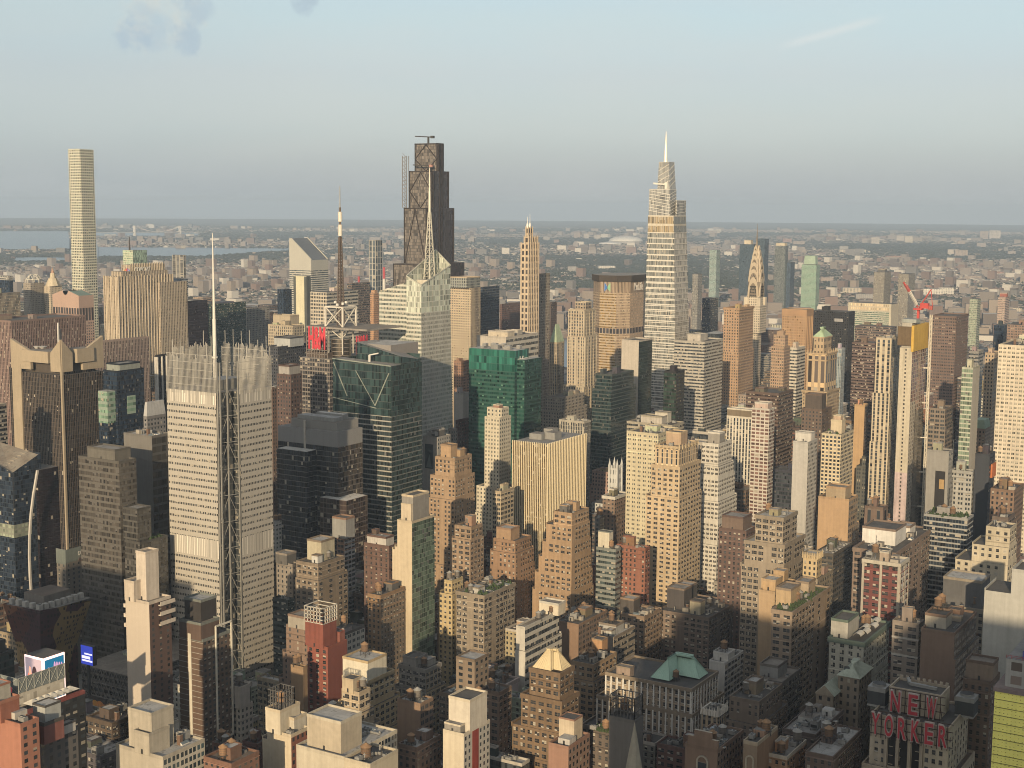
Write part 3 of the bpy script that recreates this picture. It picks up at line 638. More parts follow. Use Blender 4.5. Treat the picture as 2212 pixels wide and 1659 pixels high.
T(OT,'brown flat slab in the back','brown windowless-topped slab behind the banded slab, under the wide green slab',1847,1925,1937,707,750,D=2200,st='R',c=(.2,.14,.12),maxu=40)
T(AT,'striped cream tower','slim cream tower with dark vertical stripes left of the unfinished tower',1893,1926,1946,734,1016,D=1300,st='V',c=(.62,.53,.38),bw=4,fw=.45,fh=.75,fl=3.3,sp=(.18,.15,.12),steps=[(48,.8,.6,.5,1.2),(92,1.4,1,.5,2)],bulk=[])
T(OT,'broad brown slab','broad brown gridded slab tower behind the unfinished tower',2012,2066,2092,686,888,D=1850,st='Q',c=(.2,.13,.105),bw=4.4,fl=3.9,fw=.72,fh=.45,bulk=[])
T(AT,'white gridded tower at right edge','big bright cream gridded tower cut by the right edge',2157,2262,2300,752,1046,D=1230,st='L',c=(.68,.6,.46),bw=3.6,fl=3.5,fw=.66,fh=.5,blind=.75,gl=(.09,.085,.07))
T(AT,'white and glass slab','white slab with a greenish glass front behind the right-hand low blocks',2078,2102,2117,797,920,D=1250,st='G',c=(.5,.52,.42),gl=(.1,.13,.1),st2='B',c2=(.56,.54,.5))
T(AT,'round-topped grey tower','grey glass tower with a rounded silver top at the right',2093,2114,2125,762,860,D=1550,st='R',c=(.3,.29,.28))
T(OT,'beige block left of the white gridded tower','beige block with a brown top left of the bright gridded tower',2128,2148,2161,766,990,D=1400,st='P',c=(.5,.38,.26))
T(OT,'dark navy tower at right','dark navy glass tower in the right distance',2147,2168,2180,703,760,D=2100,st='H',c=(.04,.05,.06),gl=NG)
T(OT,'brown gridded tower at right','brown gridded tower at the right edge in the distance',2176,2222,2240,703,755,D=2000,st='Q',c=(.3,.2,.15))
# -- middle distance
T(OT,'tan tower with rounded bays','tan tower with a blank square top and dark window slots left of the red sign',590,627,646,684,742,D=1800,st='B',c=(.5,.42,.3),steps=[(15,2,3,3,5)],bulk=[])
T(OT,'tan slotted base block','tan slotted office block carrying the square blank top',579,633,657,706,748,D=1775,st='F',c=(.5,.42,.3),bw=3,fw=.4,fh=.7)
T(OT,'dark navy office block','dark navy office block with a white roof box left of the red sign',575,600,666,752,910,D=1500,st='P',c=(.06,.065,.08),gl=(.012,.014,.02),roof='white',bulk=[(.55,.5,22,22,9,(.45,.47,.47)),])
T(OT,'maroon shoulder tower','dark maroon brick tower with a white penthouse right of the rod-screened tower',598,628,652,812,960,D=1230,st='P',c=(.13,.08,.07),bulk=[(.5,.5,14,12,8,(.4,.38,.36))])
T(OT,'dark slit behind','dark brick office block tucked right behind the rod-screened tower',583,588,602,840,1000,D=1300,st='P',c=(.2,.13,.1))
T(OT,'white ribbon block behind the green tower','white office block with dark ribbon windows behind the green glass tower',1030,1093,1163,731,800,D=1480,st='B',c=(.55,.5,.43),st2='R',c2=(.55,.52,.46),k2=dict(fl=6),bulk=[(.3,.5,14,24,5,(.6,.52,.4)),(.7,.5,10,14,4,(.5,.47,.42))],maxu=70)
T(OT,'slim green-pyramid tower','slim tan tower with a pale green pyramid roof left of the tall tapering setback tower',1187,1203,1219,742,840,D=1800,st='V',c=(.5,.39,.25),bulk=[])
T(OT,'grey slotted mid tower','narrow grey tower with white caps left of the tall tapering setback tower',1205,1219,1230,762,870,D=1720,st='V',c=(.34,.31,.27))
T(OT,'tall tapering setback tower','tall pale stone tower with dark vertical window bands and low setbacks',1228,1262,1286,672,960,D=1640,st='V',c=(.55,.47,.34),bw=3.2,fw=.5,sp=(.22,.17,.12),piers=((.55,.47,.34),6.4,1.3,.5),steps=[(30,.5,2,1,.5),(88,3,2,6,4),(118,5,3,12,8),(150,8,5,22,12)],bulk=[(.55,.45,14,14,9,(.42,.34,.25),'V')])
T(OT,'wide stone base left','wide grey stone block of many windows below the tall setback tower',1178,1210,1262,862,925,D=1560,st='P',c=(.36,.32,.27),steps=[(14,6,2,4,6)])
T(OT,'dark curved glass block','dark green glass office block with a stepped top right of the tall setback tower',1286,1322,1369,812,1015,D=1500,st='G',c=(.07,.09,.09),gl=(.012,.022,.024),steps=[(16,3,1,4,2),(60,6,1,6,6)])
T(OT,'light grey blank slab','light grey blank slab with a few small windows and dark glass side',1343,1380,1409,738,895,D=1600,st='B',c=(.52,.47,.4),st2='H',c2=(.09,.11,.1),k2=dict(gl=(.02,.03,.028)),bulk=[])
T(OT,'grey banded block','grey and white banded office block in front of the tapered tower base',1457,1522,1562,741,930,D=1600,st='R',c=(.48,.45,.39),fl=3.7,bulk=[(.5,.55,20,16,7,(.5,.46,.4))])
T(OT,'slim black glass tower','slim black tower with a green glass face in front of the banded block',1434,1461,1479,806,915,D=1430,st='G',c=black,gl=(.02,.035,.028),st2='P',c2=(.035,.033,.035))
T(OT,'low beige and green banded block','low beige and olive banded block with white roof plant left of the cream tower',1354,1452,1478,921,1010,D=1220,st='R',c=(.4,.36,.28),bulk=[(.4,.5,12,20,6,(.5,.46,.4)),(.75,.4,8,12,9,(.6,.56,.47))])
T(AT,'cream slab tower','cream slab tower with paired windows behind the tall tan tower',1354,1422,1467,940,1145,D=1110,st='Q',c=(.62,.55,.37),fw=.5,fh=.42,bulk=[(.5,.5,8,10,4)])
T(OT,'tall tan tower','tall tan stepped tower with a crown of slit windows at the centre right',1416,1467,1507,968,1285,D=1050,st='Q',c=(.58,.44,.27),bw=5,fl=3.65,fw=.56,fh=.5,steps=[(15,1.5,1.5,3,2.5),(38,2,2,5,6)],bulk=[(.5,.5,12,12,9,(.48,.34,.22))],geo=1,cornice=.3,st0=('V',dict(bw=4.2,fl=15,fw=.3,fh=.72,sp=(.5,.39,.25),blind=.1)))
T(OT,'white wedding-cake tower','white stepped tower with close rows of dark windows right of the tall tan tower',1516,1552,1581,962,1232,D=1120,st='L',c=(.64,.61,.54),bw=3.3,fl=3.6,fw=.7,fh=.5,steps=[(17,1,1,3,2),(27,1,1,6,3),(45,2,2,9,3),(62,2,2,12,4),(80,3,2,15,4)],bulk=[(.45,.5,10,10,8,grey)],geo=1)
T(OT,'white striped block','white vertically striped block with a brown penthouse in the right middle',1570,1624,1634,905,985,D=1400,st='F',c=(.7,.65,.54),bw=3.4,fw=.5,bulk=[(.5,.5,12,26,8,(.22,.17,.11))])
T(AT,'concrete balcony tower','white gridded balcony tower with a reddish top left of the dark brown slab',1624,1662,1674,886,1068,D=1230,st='Z',c=(.6,.56,.5),bw=3.6,fl=3.2,fw=.78,fh=.62,gl=(.1,.06,.05),bulk=[(.5,.5,10,12,5,(.55,.42,.36))])
T(OT,'plain dark brown slab','plain dark brown office slab right of the balcony tower',1612,1682,1714,853,1010,D=1420,st='R',c=(.15,.1,.08),gl=(.03,.022,.02),st2='R',c2=(.19,.13,.09))
T(HT,'white blank slab hotel','white blank slab with a windowed side and a stepped roof',1713,1746,1766,958,1035,D=1190,st='B',c=(.5,.49,.47),st2='P',c2=(.56,.54,.5),bulk=[(.55,.55,9,14,7,(.6,.58,.54))])
T(AT,'cream octagon tower','cream balcony tower with chamfered corners and a small crown',1775,1817,1844,942,1085,D=1140,st='V',c=(.62,.53,.36),bw=3.4,fl=3.1,fw=.6,fh=.6,sp=(.4,.33,.22),bulk=[(.5,.5,9,9,10,(.6,.5,.34)),(.5,.5,6,6,14,(.5,.36,.25))],green=14)
T(LB,'dark brick block with tall roof box','dark brown brick block with a square roof box in the right middle',1732,1776,1797,888,1015,D=1340,st='P',c=(.16,.11,.085),bulk=[(.35,.5,12,16,14,(.1,.08,.07))])
T(LB,'slim orange slab','slim orange lit brick slab left of the striped cream tower',1846,1868,1876,878,980,D=1400,st='B',c=(.55,.36,.18),st2='P',c2=(.2,.14,.1),tanks=[(.4,.5)])
T(LB,'orange blank wall block','orange brown block with a blank wall and one strip of windows',1768,1834,1853,1082,1195,D=1000,st='B',c=(.5,.33,.18),st2='L',c2=(.38,.27,.17),bulk=[(.35,.45,13,14,8,(.42,.32,.2))],steps=[(20,0,0,6,0)])
T(OT,'stepped brown grey block at right','brown grey stepped office block with pale bands right of the unfinished tower',2009,2042,2058,886,1000,D=1280,st='L',c=(.26,.21,.17),steps=[(14,1,1,3,1)])
T(AB,'grey wall block with a dark poster','grey blank-walled block with one dark poster right of the hoist',2003,2050,2059,978,1105,D=1060,st='B',c=(.3,.29,.27),st2='P',c2=(.36,.35,.32),tanks=[(.6,.7)],steps=[(22,0,0,4,0)])
T(LB,'white low loft','white low loft with grouped windows in the right middle',2053,2101,2108,1022,1090,D=1080,st='Q',c=(.42,.42,.4),tanks=[(.5,.6,.8)])
T(LB,'navy blank slab','dark navy blank slab with an orange box on its side',2107,2138,2150,985,1085,D=1080,st='B',c=(.05,.058,.075),st2='P',c2=(.04,.045,.06))
T(LB,'brick pair-tank loft','brown brick loft with water towers at the right edge',2140,2191,2212,1063,1130,D=1000,st='P',c=(.24,.15,.1),tanks=[(.3,.3),(.3,.7),(.7,.6)])
T(LB,'green mansard low house','low building with a pale green dormered mansard and red flank at the right',2100,2128,2140,930,965,D=1350,st='P',c=(.4,.28,.2))
T(AB,'dark balcony slab','dark slab lined with white balconies and a planted roof at the right',1996,2090,2103,1124,1262,D=900,st='R',c=(.34,.34,.33),fl=3.1,fh=.68,gl=(.014,.02,.028),blind=.1,roof='gravel',green=30,bulk=[(.5,.6,6,8,5,(.3,.29,.28))])
T(OT,'cream stepped block at right','cream stepped block with regular windows at the right edge',2130,2182,2196,1146,1258,D=840,st='P',c=(.55,.48,.35),bw=4.2,fw=.4,fh=.5,steps=[(10,1,0,3,7),(20,1.5,0,5,16)],geo=1,bulk=[])
T(LB,'scaffolded brown block','grey brown block wrapped in scaffolding at the right edge',2143,2178,2192,1122,1170,D=930,st='L',c=(.17,.13,.11),blind=0)
T(LB,'brown gothic window block','dark brown block with tall pointed windows left of the unfinished tower',1868,1908,1918,1100,1195,D=960,st='V',c=(.19,.13,.1),bw=7,fw=.35,fh=.9,fl=30)
T(LB,'big tan two-tier loft','big tan loft with two setback tiers and a white roof in the right middle',1632,1692,1722,1122,1255,D=900,st='L',c=(.34,.28,.21),bw=4.4,fl=3.9,roof='silver',steps=[(17,2,2,10,6),(32,2,2,14,8)],geo=1,bulk=[(.4,.5,6,6,4),(.7,.6,5,5,3)],cornice=.5)
T(OT,'brown deco tower','brown stepped deco tower with an orange top bay at the centre left',940,982,1019,993,1292,D=1040,st='P',c=(.4,.27,.16),bw=3.2,fw=.46,fh=.5,steps=[(14,2,2,1,3),(30,3,2,2,6),(80,4,2,4,8)],geo=1,bulk=[(.35,.6,9,9,9,(.5,.33,.18)),(.7,.4,8,8,5)],tanks=[(.8,.25)])
T(OT,'white deco tower','slim white deco tower with dark windows in front of the green glass tower',1047,1079,1104,905,1140,D=1230,st='P',c=(.66,.6,.46),bw=3.4,fw=.36,fh=.5,steps=[(62,2,1,2,7),(85,3,1,3,10)],bulk=[(.5,.5,12,15,8,(.64,.58,.44),'P'),(.5,.5,6,6,11,(.4,.22,.15))])
T(OT,'grey poster block','grey block with a tall dark poster left of the green glass tower',914,945,973,947,1060,D=1250,st='B',c=(.4,.38,.35),st2='P',c2=(.38,.36,.33),bulk=[(.6,.5,9,9,6,dgrey)])
T(OT,'round grey stone block','rounded grey stone block beside the poster block',968,980,988,930,985,D=1330,st='P',c=(.24,.22,.2))
T(OT,'red ornate gable tower','red and tan ornate tower seen between the crystal tower and the green glass tower',980,996,1014,783,850,D=1700,st='P',c=(.4,.22,.14),fl=3.4)
T(OT,'pale blank slab low','pale grey blank slab beneath the red ornate tower',981,1001,1014,852,905,D=1600,st='B',c=(.46,.44,.4))
T(OT,'maroon plain slab','plain maroon slab left of the green glass tower',984,990,1014,911,990,D=1500,st='P',c=(.15,.06,.06))
T(OT,'striped gridded base behind','white ribbed block right behind the golden striped slab',1208,1262,1276,914,1050,D=1330,st='F',c=(.5,.46,.38),maxu=50)
T(LB,'brown arched hotel block','brown arcaded block with white cornices behind the dark glass low block',1302,1328,1356,1076,1180,D=1160,st='P',c=(.25,.17,.12),trim=(.6,.57,.5),cornice=.7)
T(LB,'dark green window loft','grey-green ribbon-windowed loft left of the red brick loft',1288,1330,1342,1190,1340,D=990,st='R',c=(.24,.26,.24),gl=(.03,.04,.04),bulk=[(.6,.7,6,9,12,(.6,.55,.43))])
T(LB,'red brick loft','red brick loft with white blinds left of the tall tan tower',1332,1394,1404,1187,1330,D=995,st='P',c=(.33,.13,.08),geo=1,tanks=[(.5,.8)])
T(LB,'dim grey slab behind the arcade','dim grey slab between the golden striped slab and the arcaded block',1285,1296,1306,1120,1210,D=1100,st='P',c=(.2,.18,.16))
T(LB,'brown stepped pyramid block','brown brick tower stepping down on both sides at the centre',1196,1236,1272,1112,1335,D=985,st='Q',c=(.42,.28,.16),bw=4.4,fl=3.55,fw=.6,fh=.5,steps=[(9,0,0,2,6),(22,0,0,4,9),(33,0,0,5,12),(45,0,0,7,15),(58,0,0,9,17)],geo=1,bulk=[(.6,.5,5,8,6,(.45,.3,.17)),(.3,.6,8,6,5,dgrey)])
T(LB,'small brown chimney tower','small brown tower with a water tank right of the brown deco tower',982,1018,1042,1142,1250,D=960,st='Q',c=(.36,.25,.16),steps=[(8,1,0,2,2)],geo=1,tanks=[(.5,.55,1.,'grey')])
T(LB,'brick block with blank side','brown brick block with blank orange side left of the brown stepped pyramid block',1066,1113,1148,1172,1290,D=985,st='P',c=(.36,.22,.13),steps=[(8,1,1,2,2),(20,1,1,4,3)],geo=1,bulk=[(.35,.6,12,12,8,(.4,.26,.15))])
T(LB,'tan windowed hotel','tan block with big white-framed windows behind the brown brick block',1064,1082,1110,1064,1175,D=1130,st='L',c=(.52,.42,.28),fh=.6)
T(LB,'grey maroon brick block','maroon grey brick block with a pale roof box right of the white wedding-cake tower',1553,1612,1633,1150,1300,D=985,st='P',c=(.16,.1,.085),geo=1,bulk=[(.55,.55,16,16,9,(.2,.14,.11)),],roof='silver')
T(LB,'light grey penthouse loft','low light grey loft with stacked white penthouses',1542,1622,1650,1270,1330,H=68,st='P',c=(.3,.28,.24),bulk=[(.5,.5,16,22,6,(.5,.48,.43)),(.5,.55,8,12,11,(.48,.46,.4))],roof='grey')
T(LB,'square brown shaft tower','square brown brick shaft with few windows and a tank frame',1599,1622,1657,1303,1485,H=92,st='P',c=(.27,.18,.12),bw=6,fw=.25,fh=.4,bulk=[(.5,.5,8,8,4,grey)],tanks=[(.5,.5,.9,'grey',4)],geo=1)
# -- foreground
T(LB,'grey green-garden loft','grey stone-fronted loft with a planted roof terrace at the centre',986,1046,1112,1290,1345,D=905,st='L',c=(.33,.27,.2),roof='deck',green=40,cornice=.5,geo=1,tanks=[(.1,.6),(.2,.85)],bulk=[(.2,.5,8,8,4,(.5,.48,.44))])
T(LB,'yellow gabled loft','narrow yellowish brick loft with tiny gables left of the garden loft',960,976,1000,1258,1320,D=930,st='P',c=(.55,.43,.22),geo=1,steps=[(8,1,1,0,4)])
T(LB,'white roof brown box','brown brick box with a bright white roof at the lower centre',944,968,1007,1352,1415,H=62,st='B',c=(.24,.16,.12),roof='white',bulk=[],clutter=0)
T(LB,'long low silver roof loft','long low dark loft with silver roofs and rows of windows',868,928,1032,1392,1450,H=48,st='L',c=(.2,.16,.13),roof='silver',tanks=[(.25,.4),(.35,.6)],steps=[(8,2,2,10,4)],geo=1)
T(LB,'tan low tank loft','tan low loft with tall water tanks and a blank lit wall',806,850,892,1385,1440,H=60,st='B',c=(.5,.36,.2),tanks=[(.2,.55,1.1),(.35,.75,1.1),(.35,.5,1.1,'grey'),(.55,.6,1.1,'grey')],st2='L',c2=(.4,.32,.22))
T(LB,'brown tank corner loft','small dark brown loft with a pair of orange tanks left of the cream slab',794,822,874,1290,1345,D=880,st='P',c=(.33,.2,.1),geo=1,tanks=[(.2,.5,1.1,'orange'),(.3,.75,1.1,'orange')],st2='L',c2=(.24,.19,.14),bulk=[(.7,.5,7,7,5,dgrey)])
T(LB,'tan broad low loft','low brown loft with a stepped roof and tank pair below the cream slab',876,922,966,1313,1375,H=66,st='P',c=(.35,.24,.15),roof='silver',tanks=[(.35,.55,1.,'brown'),(.5,.6,1.,'brown')],steps=[(7,1,1,6,3)],geo=1)
T(HT,'maroon brick hotel','dark maroon brick block with a white penthouse left of the cream slab',786,840,860,1183,1300,D=950,st='P',c=(.17,.1,.08),bw=4.4,fw=.32,geo=1,bulk=[(.45,.5,9,16,6,(.55,.52,.48)),(.75,.8,4,4,9)],tanks=[(.75,.55)])
T(HT,'cream blank slab','tall cream blank-walled slab with a green glass side and stepped top',858,890,938,1130,1300,D=900,st='B',c=(.64,.53,.36),st2='H',c2=(.3,.33,.27),k2=dict(gl=(.06,.085,.065),fl=3.1,bw=2.2),steps=[(17,0,0,0,2),(19,0,0,.5,4)],bulk=[(.55,.6,18,9,16,(.3,.28,.25)),(.25,.6,6,8,11,(.6,.5,.36))])
T(AT,'blue-white striped flats','brown flats lined with pale blue and white balcony strips',728,744,767,1163,1330,D=985,st='L',c=(.3,.18,.12),st2='Z',c2=(.45,.45,.46),bulk=[(.3,.55,10,12,14,(.3,.3,.29)),(.7,.5,6,8,6,(.35,.34,.32))])
T(LB,'grey brown setback tower','big grey brown setback tower with a cream penthouse left of the striped flats',640,687,744,1222,1345,D=915,st='Q',c=(.27,.21,.15),bw=5,fw=.6,steps=[(10,1,1,2,0),(55,1,1,2,7)],geo=1,bulk=[(.6,.6,14,12,13,(.5,.45,.32)),(.25,.35,5,5,5,(.6,.6,.58))])
T(LB,'grey arched loft','grey stone loft with narrow slot windows right beside the rod-screened tower',588,632,645,1222,1300,D=960,st='P',c=(.3,.26,.22),bw=4,fw=.35,bulk=[(.6,.5,10,10,7,dgrey)])
T(OT,'dark green low block','dark green glass low block beside the foot of the rod-screened tower',589,622,636,1300,1400,D=900,st='R',c=(.06,.075,.07),gl=(.014,.02,.02))
T(AB,'white slit block','white block with small windows tucked right of the rod-screened tower',586,595,608,1130,1210,D=1080,st='P',c=(.55,.53,.48))
T(LB,'stepped brown shaft','tall brown brick tower stepping down to the left behind the red brick tower',618,668,690,1362,1545,D=815,st='P',c=(.27,.18,.13),bw=6,fw=.2,steps=[(16,0,1,0,3),(32,0,1,0,6),(50,0,1,0,9),(70,0,1,0,12)],bulk=[(.55,.5,12,13,7,(.38,.34,.28))],tanks=[(.75,.5,.9,'grey',0),(.9,.6,.9,'grey',0)])
T(LB,'white ribbon loft','long white loft with dark grouped windows and a grey end wall',682,711,788,1385,1440,D=845,st='B',c=(.36,.37,.39),st2='L',c2=(.6,.56,.48),trim=(.14,.12,.11),cornice=.05,k2=dict(fw=.6,fh=.5),bulk=[(.25,.6,5,6,4,(.7,.68,.64)),(.6,.5,7,7,3)],tanks=[(.62,.6,1.1,'orange',3)])
T(HT,'red brick tower','red brick tower with four window strips and a white latticed tank box',664,708,750,1402,1560,D=785,st='P',c=(.3,.085,.055),bw=4.6,fl=3.1,fw=.42,fh=.58,st2='B',c2=(.25,.07,.05),geo=1,bulk=[(.3,.62,12,13,14,(.27,.075,.05)),(.85,.3,5,6,6,(.3,.1,.07))],clutter=0)
T(LB,'thin tan shaft','thin tan brick shaft with outlined panels left of the red brick tower',628,655,664,1445,1560,D=770,st='B',c=(.38,.25,.14),steps=[(17,0,0,0,2)],bulk=[],clutter=0)
T(LB,'ochre curved loft','ochre stepped loft with a bright white penthouse and one water tower',740,797,852,1475,1570,D=745,st='Q',c=(.56,.42,.23),bw=4.8,steps=[(14,1,1,4,2),(30,2,2,8,4),(42,2,3,12,8)],geo=1,bulk=[(.35,.5,17,17,11,(.72,.66,.52)),(.7,.75,11,9,6,(.68,.62,.5))],tanks=[(.4,.55,1.2,'brown',11.1)],cornice=.3)
T(LB,'tan old house front','small ochre stepped building with one square turret before the ochre loft',738,776,800,1500,1600,D=700,st='L',c=(.5,.4,.27),steps=[(10,1,1,2,1),(18,2,2,6,3)],geo=1,bulk=[(.3,.6,7,7,7,(.52,.42,.28))])
T(HT,'cream blank brick hotel','cream blank-walled slab with a red brick window side and a caged water tank',577,629,668,1592,None,D=640,st='B',c=(.66,.56,.4),st2='P',c2=(.3,.11,.07),k2=dict(bw=3.4,fw=.45,fh=.55),steps=[(4,0,0,0,3)],bulk=[(.45,.68,14,9,11,(.62,.55,.42)),(.75,.35,9,5,6,(.6,.55,.45))],tanks=[(.4,.7,1.2,'orange',11.1)],geo=1)
T(LB,'ornate brown long front','long tan ornate block running behind the cream brick hotel',668,700,768,1565,1640,D=685,st='V',c=(.4,.32,.22),bw=3.4,sp=(.2,.16,.12),geo=0,tanks=[(.55,.6,1.1,'grey')],roof='silver')
T(AB,'white modern block','white modern block with big rounded windows and a square roof tank box at the bottom',640,744,858,1640,None,D=600,st='B',c=(.6,.54,.42),st2='Q',c2=(.64,.58,.46),bulk=[(.28,.52,15,19,14,(.5,.43,.32)),(.55,.75,10,8,4,(.62,.6,.54))],k2=dict(bw=5,fw=.75,fh=.6),roof='silver')
T(LB,'curved top round tank loft','small cream loft with a low round brown roof drum at the bottom edge',744,800,860,1656,None,D=560,st='B',c=(.6,.52,.38),bulk=[],tanks=[(.35,.55,1.3,'brown',-2)])
T(LB,'grey ornate loft','grey ornate loft with arched top windows and tan side',862,920,953,1450,1520,D=835,st='L',c=(.3,.28,.25),st2='L',c2=(.5,.38,.22),geo=1,cornice=.4,steps=[(13,1,1,3,2)],bulk=[(.35,.6,12,10,6,(.32,.3,.27)),(.7,.4,8,9,4,(.4,.37,.32))])
T(LB,'brown blank wall loft','brown brick loft with blank lit wall, two tanks and a tall thin pipe',858,908,936,1524,1640,D=700,st='B',c=(.34,.22,.14),st2='L',c2=(.3,.2,.14),roof='silver',tanks=[(.2,.55,1.1,'brown'),(.4,.35,1.15,'grey')],bulk=[(.7,.6,5,5,4,(.5,.48,.44))])
T(LB,'big dark stepped loft','big dark brown loft with a streaked white and brown upper tower',948,1040,1082,1518,None,D=735,st='L',c=(.23,.17,.12),bw=4.8,geo=1,bulk=[(.62,.5,14,12,20,(.27,.2,.14),'P')],steps=[(40,2,2,3,2)],tanks=[(.3,.2,1.,'brown')])
T(HT,'white slab with red stripe','white slab with a single vertical red stripe on its side at the bottom',957,1002,1058,1590,None,D=640,st='B',c=(.68,.6,.46),st2='P',c2=(.55,.52,.46),bulk=[(.55,.5,15,12,15,(.66,.6,.5)),(.15,.6,5,9,4,grey)],geo=0)
T(LB,'brown loft beside the striped slab','dark brown tall loft right behind the striped slab with a pair of dark tanks',1040,1078,1105,1500,None,D=700,st='Q',c=(.25,.17,.12),geo=1,tanks=[(.1,.5,1.,'brown'),(.3,.7,1.,'brown')],bulk=[])
T(LB,'small tan front loft','low brown loft with a dark roof at the very bottom between white slabs',860,900,952,1620,None,D=640,st='P',c=(.24,.16,.12),roof='silver',tanks=[(.15,.5)],bulk=[(.7,.5,6,6,4)])
T(LB,'white strip window block','modern white block with one long dark ribbon window before the brown stepped pyramid',1115,1134,1208,1358,1375,D=840,st='B',c=(.6,.57,.5),st2='R',c2=(.6,.57,.5),k2=dict(fl=5,fh=.5),bulk=[(.92,.5,9,14,7,(.68,.6,.46))],roof='deck',steps=[(14,1,1,2,0)],clutter=0)
T(LB,'brown blank front loft','brown brick loft with blank walls and black roofs at the centre',1200,1250,1312,1352,1420,D=905,st='B',c=(.3,.19,.12),st2='Q',c2=(.25,.17,.12),roof='tar',geo=0)
T(LB,'grey tank deck loft','grey beige loft with a raised tank deck and long window strips',1278,1326,1372,1380,1440,D=850,st='B',c=(.27,.22,.17),st2='R',c2=(.32,.27,.21),k2=dict(fl=4.2),roof='silver',tanks=[(.45,.55,1.1,'brown',5),(.6,.7,1.1,'brown',5)],bulk=[(.5,.6,11,12,5,(.42,.42,.4)),(.15,.3,5,4,4,(.5,.5,.45))])
T(LB,'black roof brown loft','brown loft with a black roof and fire stair left of the long dark loft',1341,1392,1425,1335,1420,D=935,st='Q',c=(.3,.21,.14),roof='tar',geo=1,steps=[(0.5,0,0,4,0)],bulk=[(.45,.9,10,10,9,(.1,.085,.075))])
T(LB,'long dark loft','long dark loft with pale floor bands and two black roof boxes',1422,1532,1595,1338,1420,D=950,st='Q',c=(.24,.18,.14),bw=4.8,st2='L',c2=(.22,.19,.17),roof='tar',geo=1,bulk=[(.35,.8,13,13,14,(.09,.08,.08)),(.75,.9,11,11,11,(.09,.085,.085)),(.2,.35,8,8,9,(.5,.44,.3))])
T(LB,'little lit corner loft','small tan loft with a tank pair between the golden mansard and the dark loft',1232,1282,1332,1440,1500,D=800,st='Q',c=(.38,.26,.15),geo=1,tanks=[(.3,.4,1.,'brown'),(.5,.6,1.,'brown')],bulk=[(.75,.5,7,7,10,(.5,.28,.13))],steps=[(9,1,1,4,2)])
T(LB,'white wall loft','white painted loft with patched side walls and roof tanks right of the green mansard',1532,1566,1606,1436,1530,D=770,st='B',c=(.62,.6,.56),st2='Z',c2=(.5,.48,.45),tanks=[(.35,.5,1.1,'brown',4)],bulk=[(.35,.5,9,9,4,(.62,.6,.56))],roof='grey')
T(LB,'grey brown box loft','grey brown loft with a black tank right of the small white turret block',1576,1640,1690,1520,1600,D=690,st='P',c=(.26,.2,.15),geo=1,tanks=[(.35,.7,1.1,'grey')],steps=[(11,1,1,6,2)])
T(LB,'tall brown white-window loft','tall brown loft with white-blind windows and a planted roof strip',1667,1711,1793,1326,1500,D=800,st='Q',c=(.33,.25,.18),bw=5.2,fl=3.9,fw=.62,steps=[(60,1.5,2,6,1)],geo=1,roof='green',green=40,bulk=[(.3,.8,16,9,10,(.5,.36,.2)),(.75,.8,12,8,7,(.45,.35,.24))],cornice=.4)
T(LB,'orange blank side loft','orange lit blank-sided loft with small roof houses left of the white-window loft',1640,1674,1718,1282,1500,D=850,st='B',c=(.5,.35,.2),st2='P',c2=(.4,.29,.18),bulk=[(.3,.6,12,9,6,(.52,.35,.18)),(.65,.5,7,7,9,(.5,.34,.18))])
T(LB,'tan spired turret loft','grey loft crowned by one golden crenellated turret',1728,1766,1800,1255,1330,D=880,st='P',c=(.33,.28,.21),bulk=[(.3,.6,9,9,15,(.58,.44,.24),'P'),(.7,.5,8,8,5)])
T(LB,'dark low skylight loft','dark long low loft with a silver roof left of the maroon tower',1760,1800,1842,1200,1330,D=960,st='L',c=(.13,.115,.1),roof='silver')
T(LB,'brown backing loft','big brown brick loft standing behind the maroon and white tower',1843,1935,2014,1198,1345,D=835,st='Q',c=(.26,.19,.15),geo=1,bulk=[(.4,.65,22,20,9,(.7,.68,.64)),(.75,.45,12,9,5,(.66,.64,.6))],cornice=.4,tanks=[(.35,.35,1.1,'brown',0)])
T(LB,'maroon and white tower','maroon brick tower with cream corner bands and a bright white side',1863,1945,1964,1222,1340,D=785,st='Q',c=(.19,.06,.055),bw=6,st2='L',c2=(.62,.6,.55),trim=(.5,.46,.38),cornice=.3,geo=1,roof='white',bulk=[(.4,.5,4,5,5,(.4,.32,.25)),(.7,.6,7,7,5,(.1,.1,.1))],piers=((.45,.4,.33),9.5,1.3,.35),tanks=[(.35,.75,1.1,'brown',2)])
T(LB,'pale green-corniced loft','pale cream loft with a green cornice and white arched roof awnings',1792,1866,1921,1392,1450,D=730,st='Q',c=(.44,.43,.36),bw=4.4,fl=3.7,fw=.45,fh=.6,trim=(.12,.17,.14),cornice=.8,geo=1,roof='tar',steps=[(22,.3,.3,.3,.3)],bulk=[(.3,.8,18,9,9,(.42,.41,.37))],clutter=0)
T(LB,'brown blank fire-stair loft','brown brick loft with a blank wall and a ladder of dark windows',1990,2062,2110,1372,1500,D=690,st='B',c=(.26,.17,.12),st2='L',c2=(.22,.17,.14),steps=[(12,0,1,3,0),(22,0,1,6,0),(34,0,1,9,0)],bulk=[(.3,.7,12,10,6,(.5,.45,.36)),(.75,.5,6,6,4)],tanks=[(.4,.8,1.1,'brown',6),(.55,.8,1.1,'brown',6)])
T(LB,'white banded corner loft','brown loft whose top floors are faced in white stone',1928,1985,1996,1352,1480,D=720,st='Q',c=(.3,.25,.21),bw=5.5,geo=1,bands=[(7,8,(.55,.53,.48),.1),(16,17,(.55,.53,.48),.1)],roof='gravel')
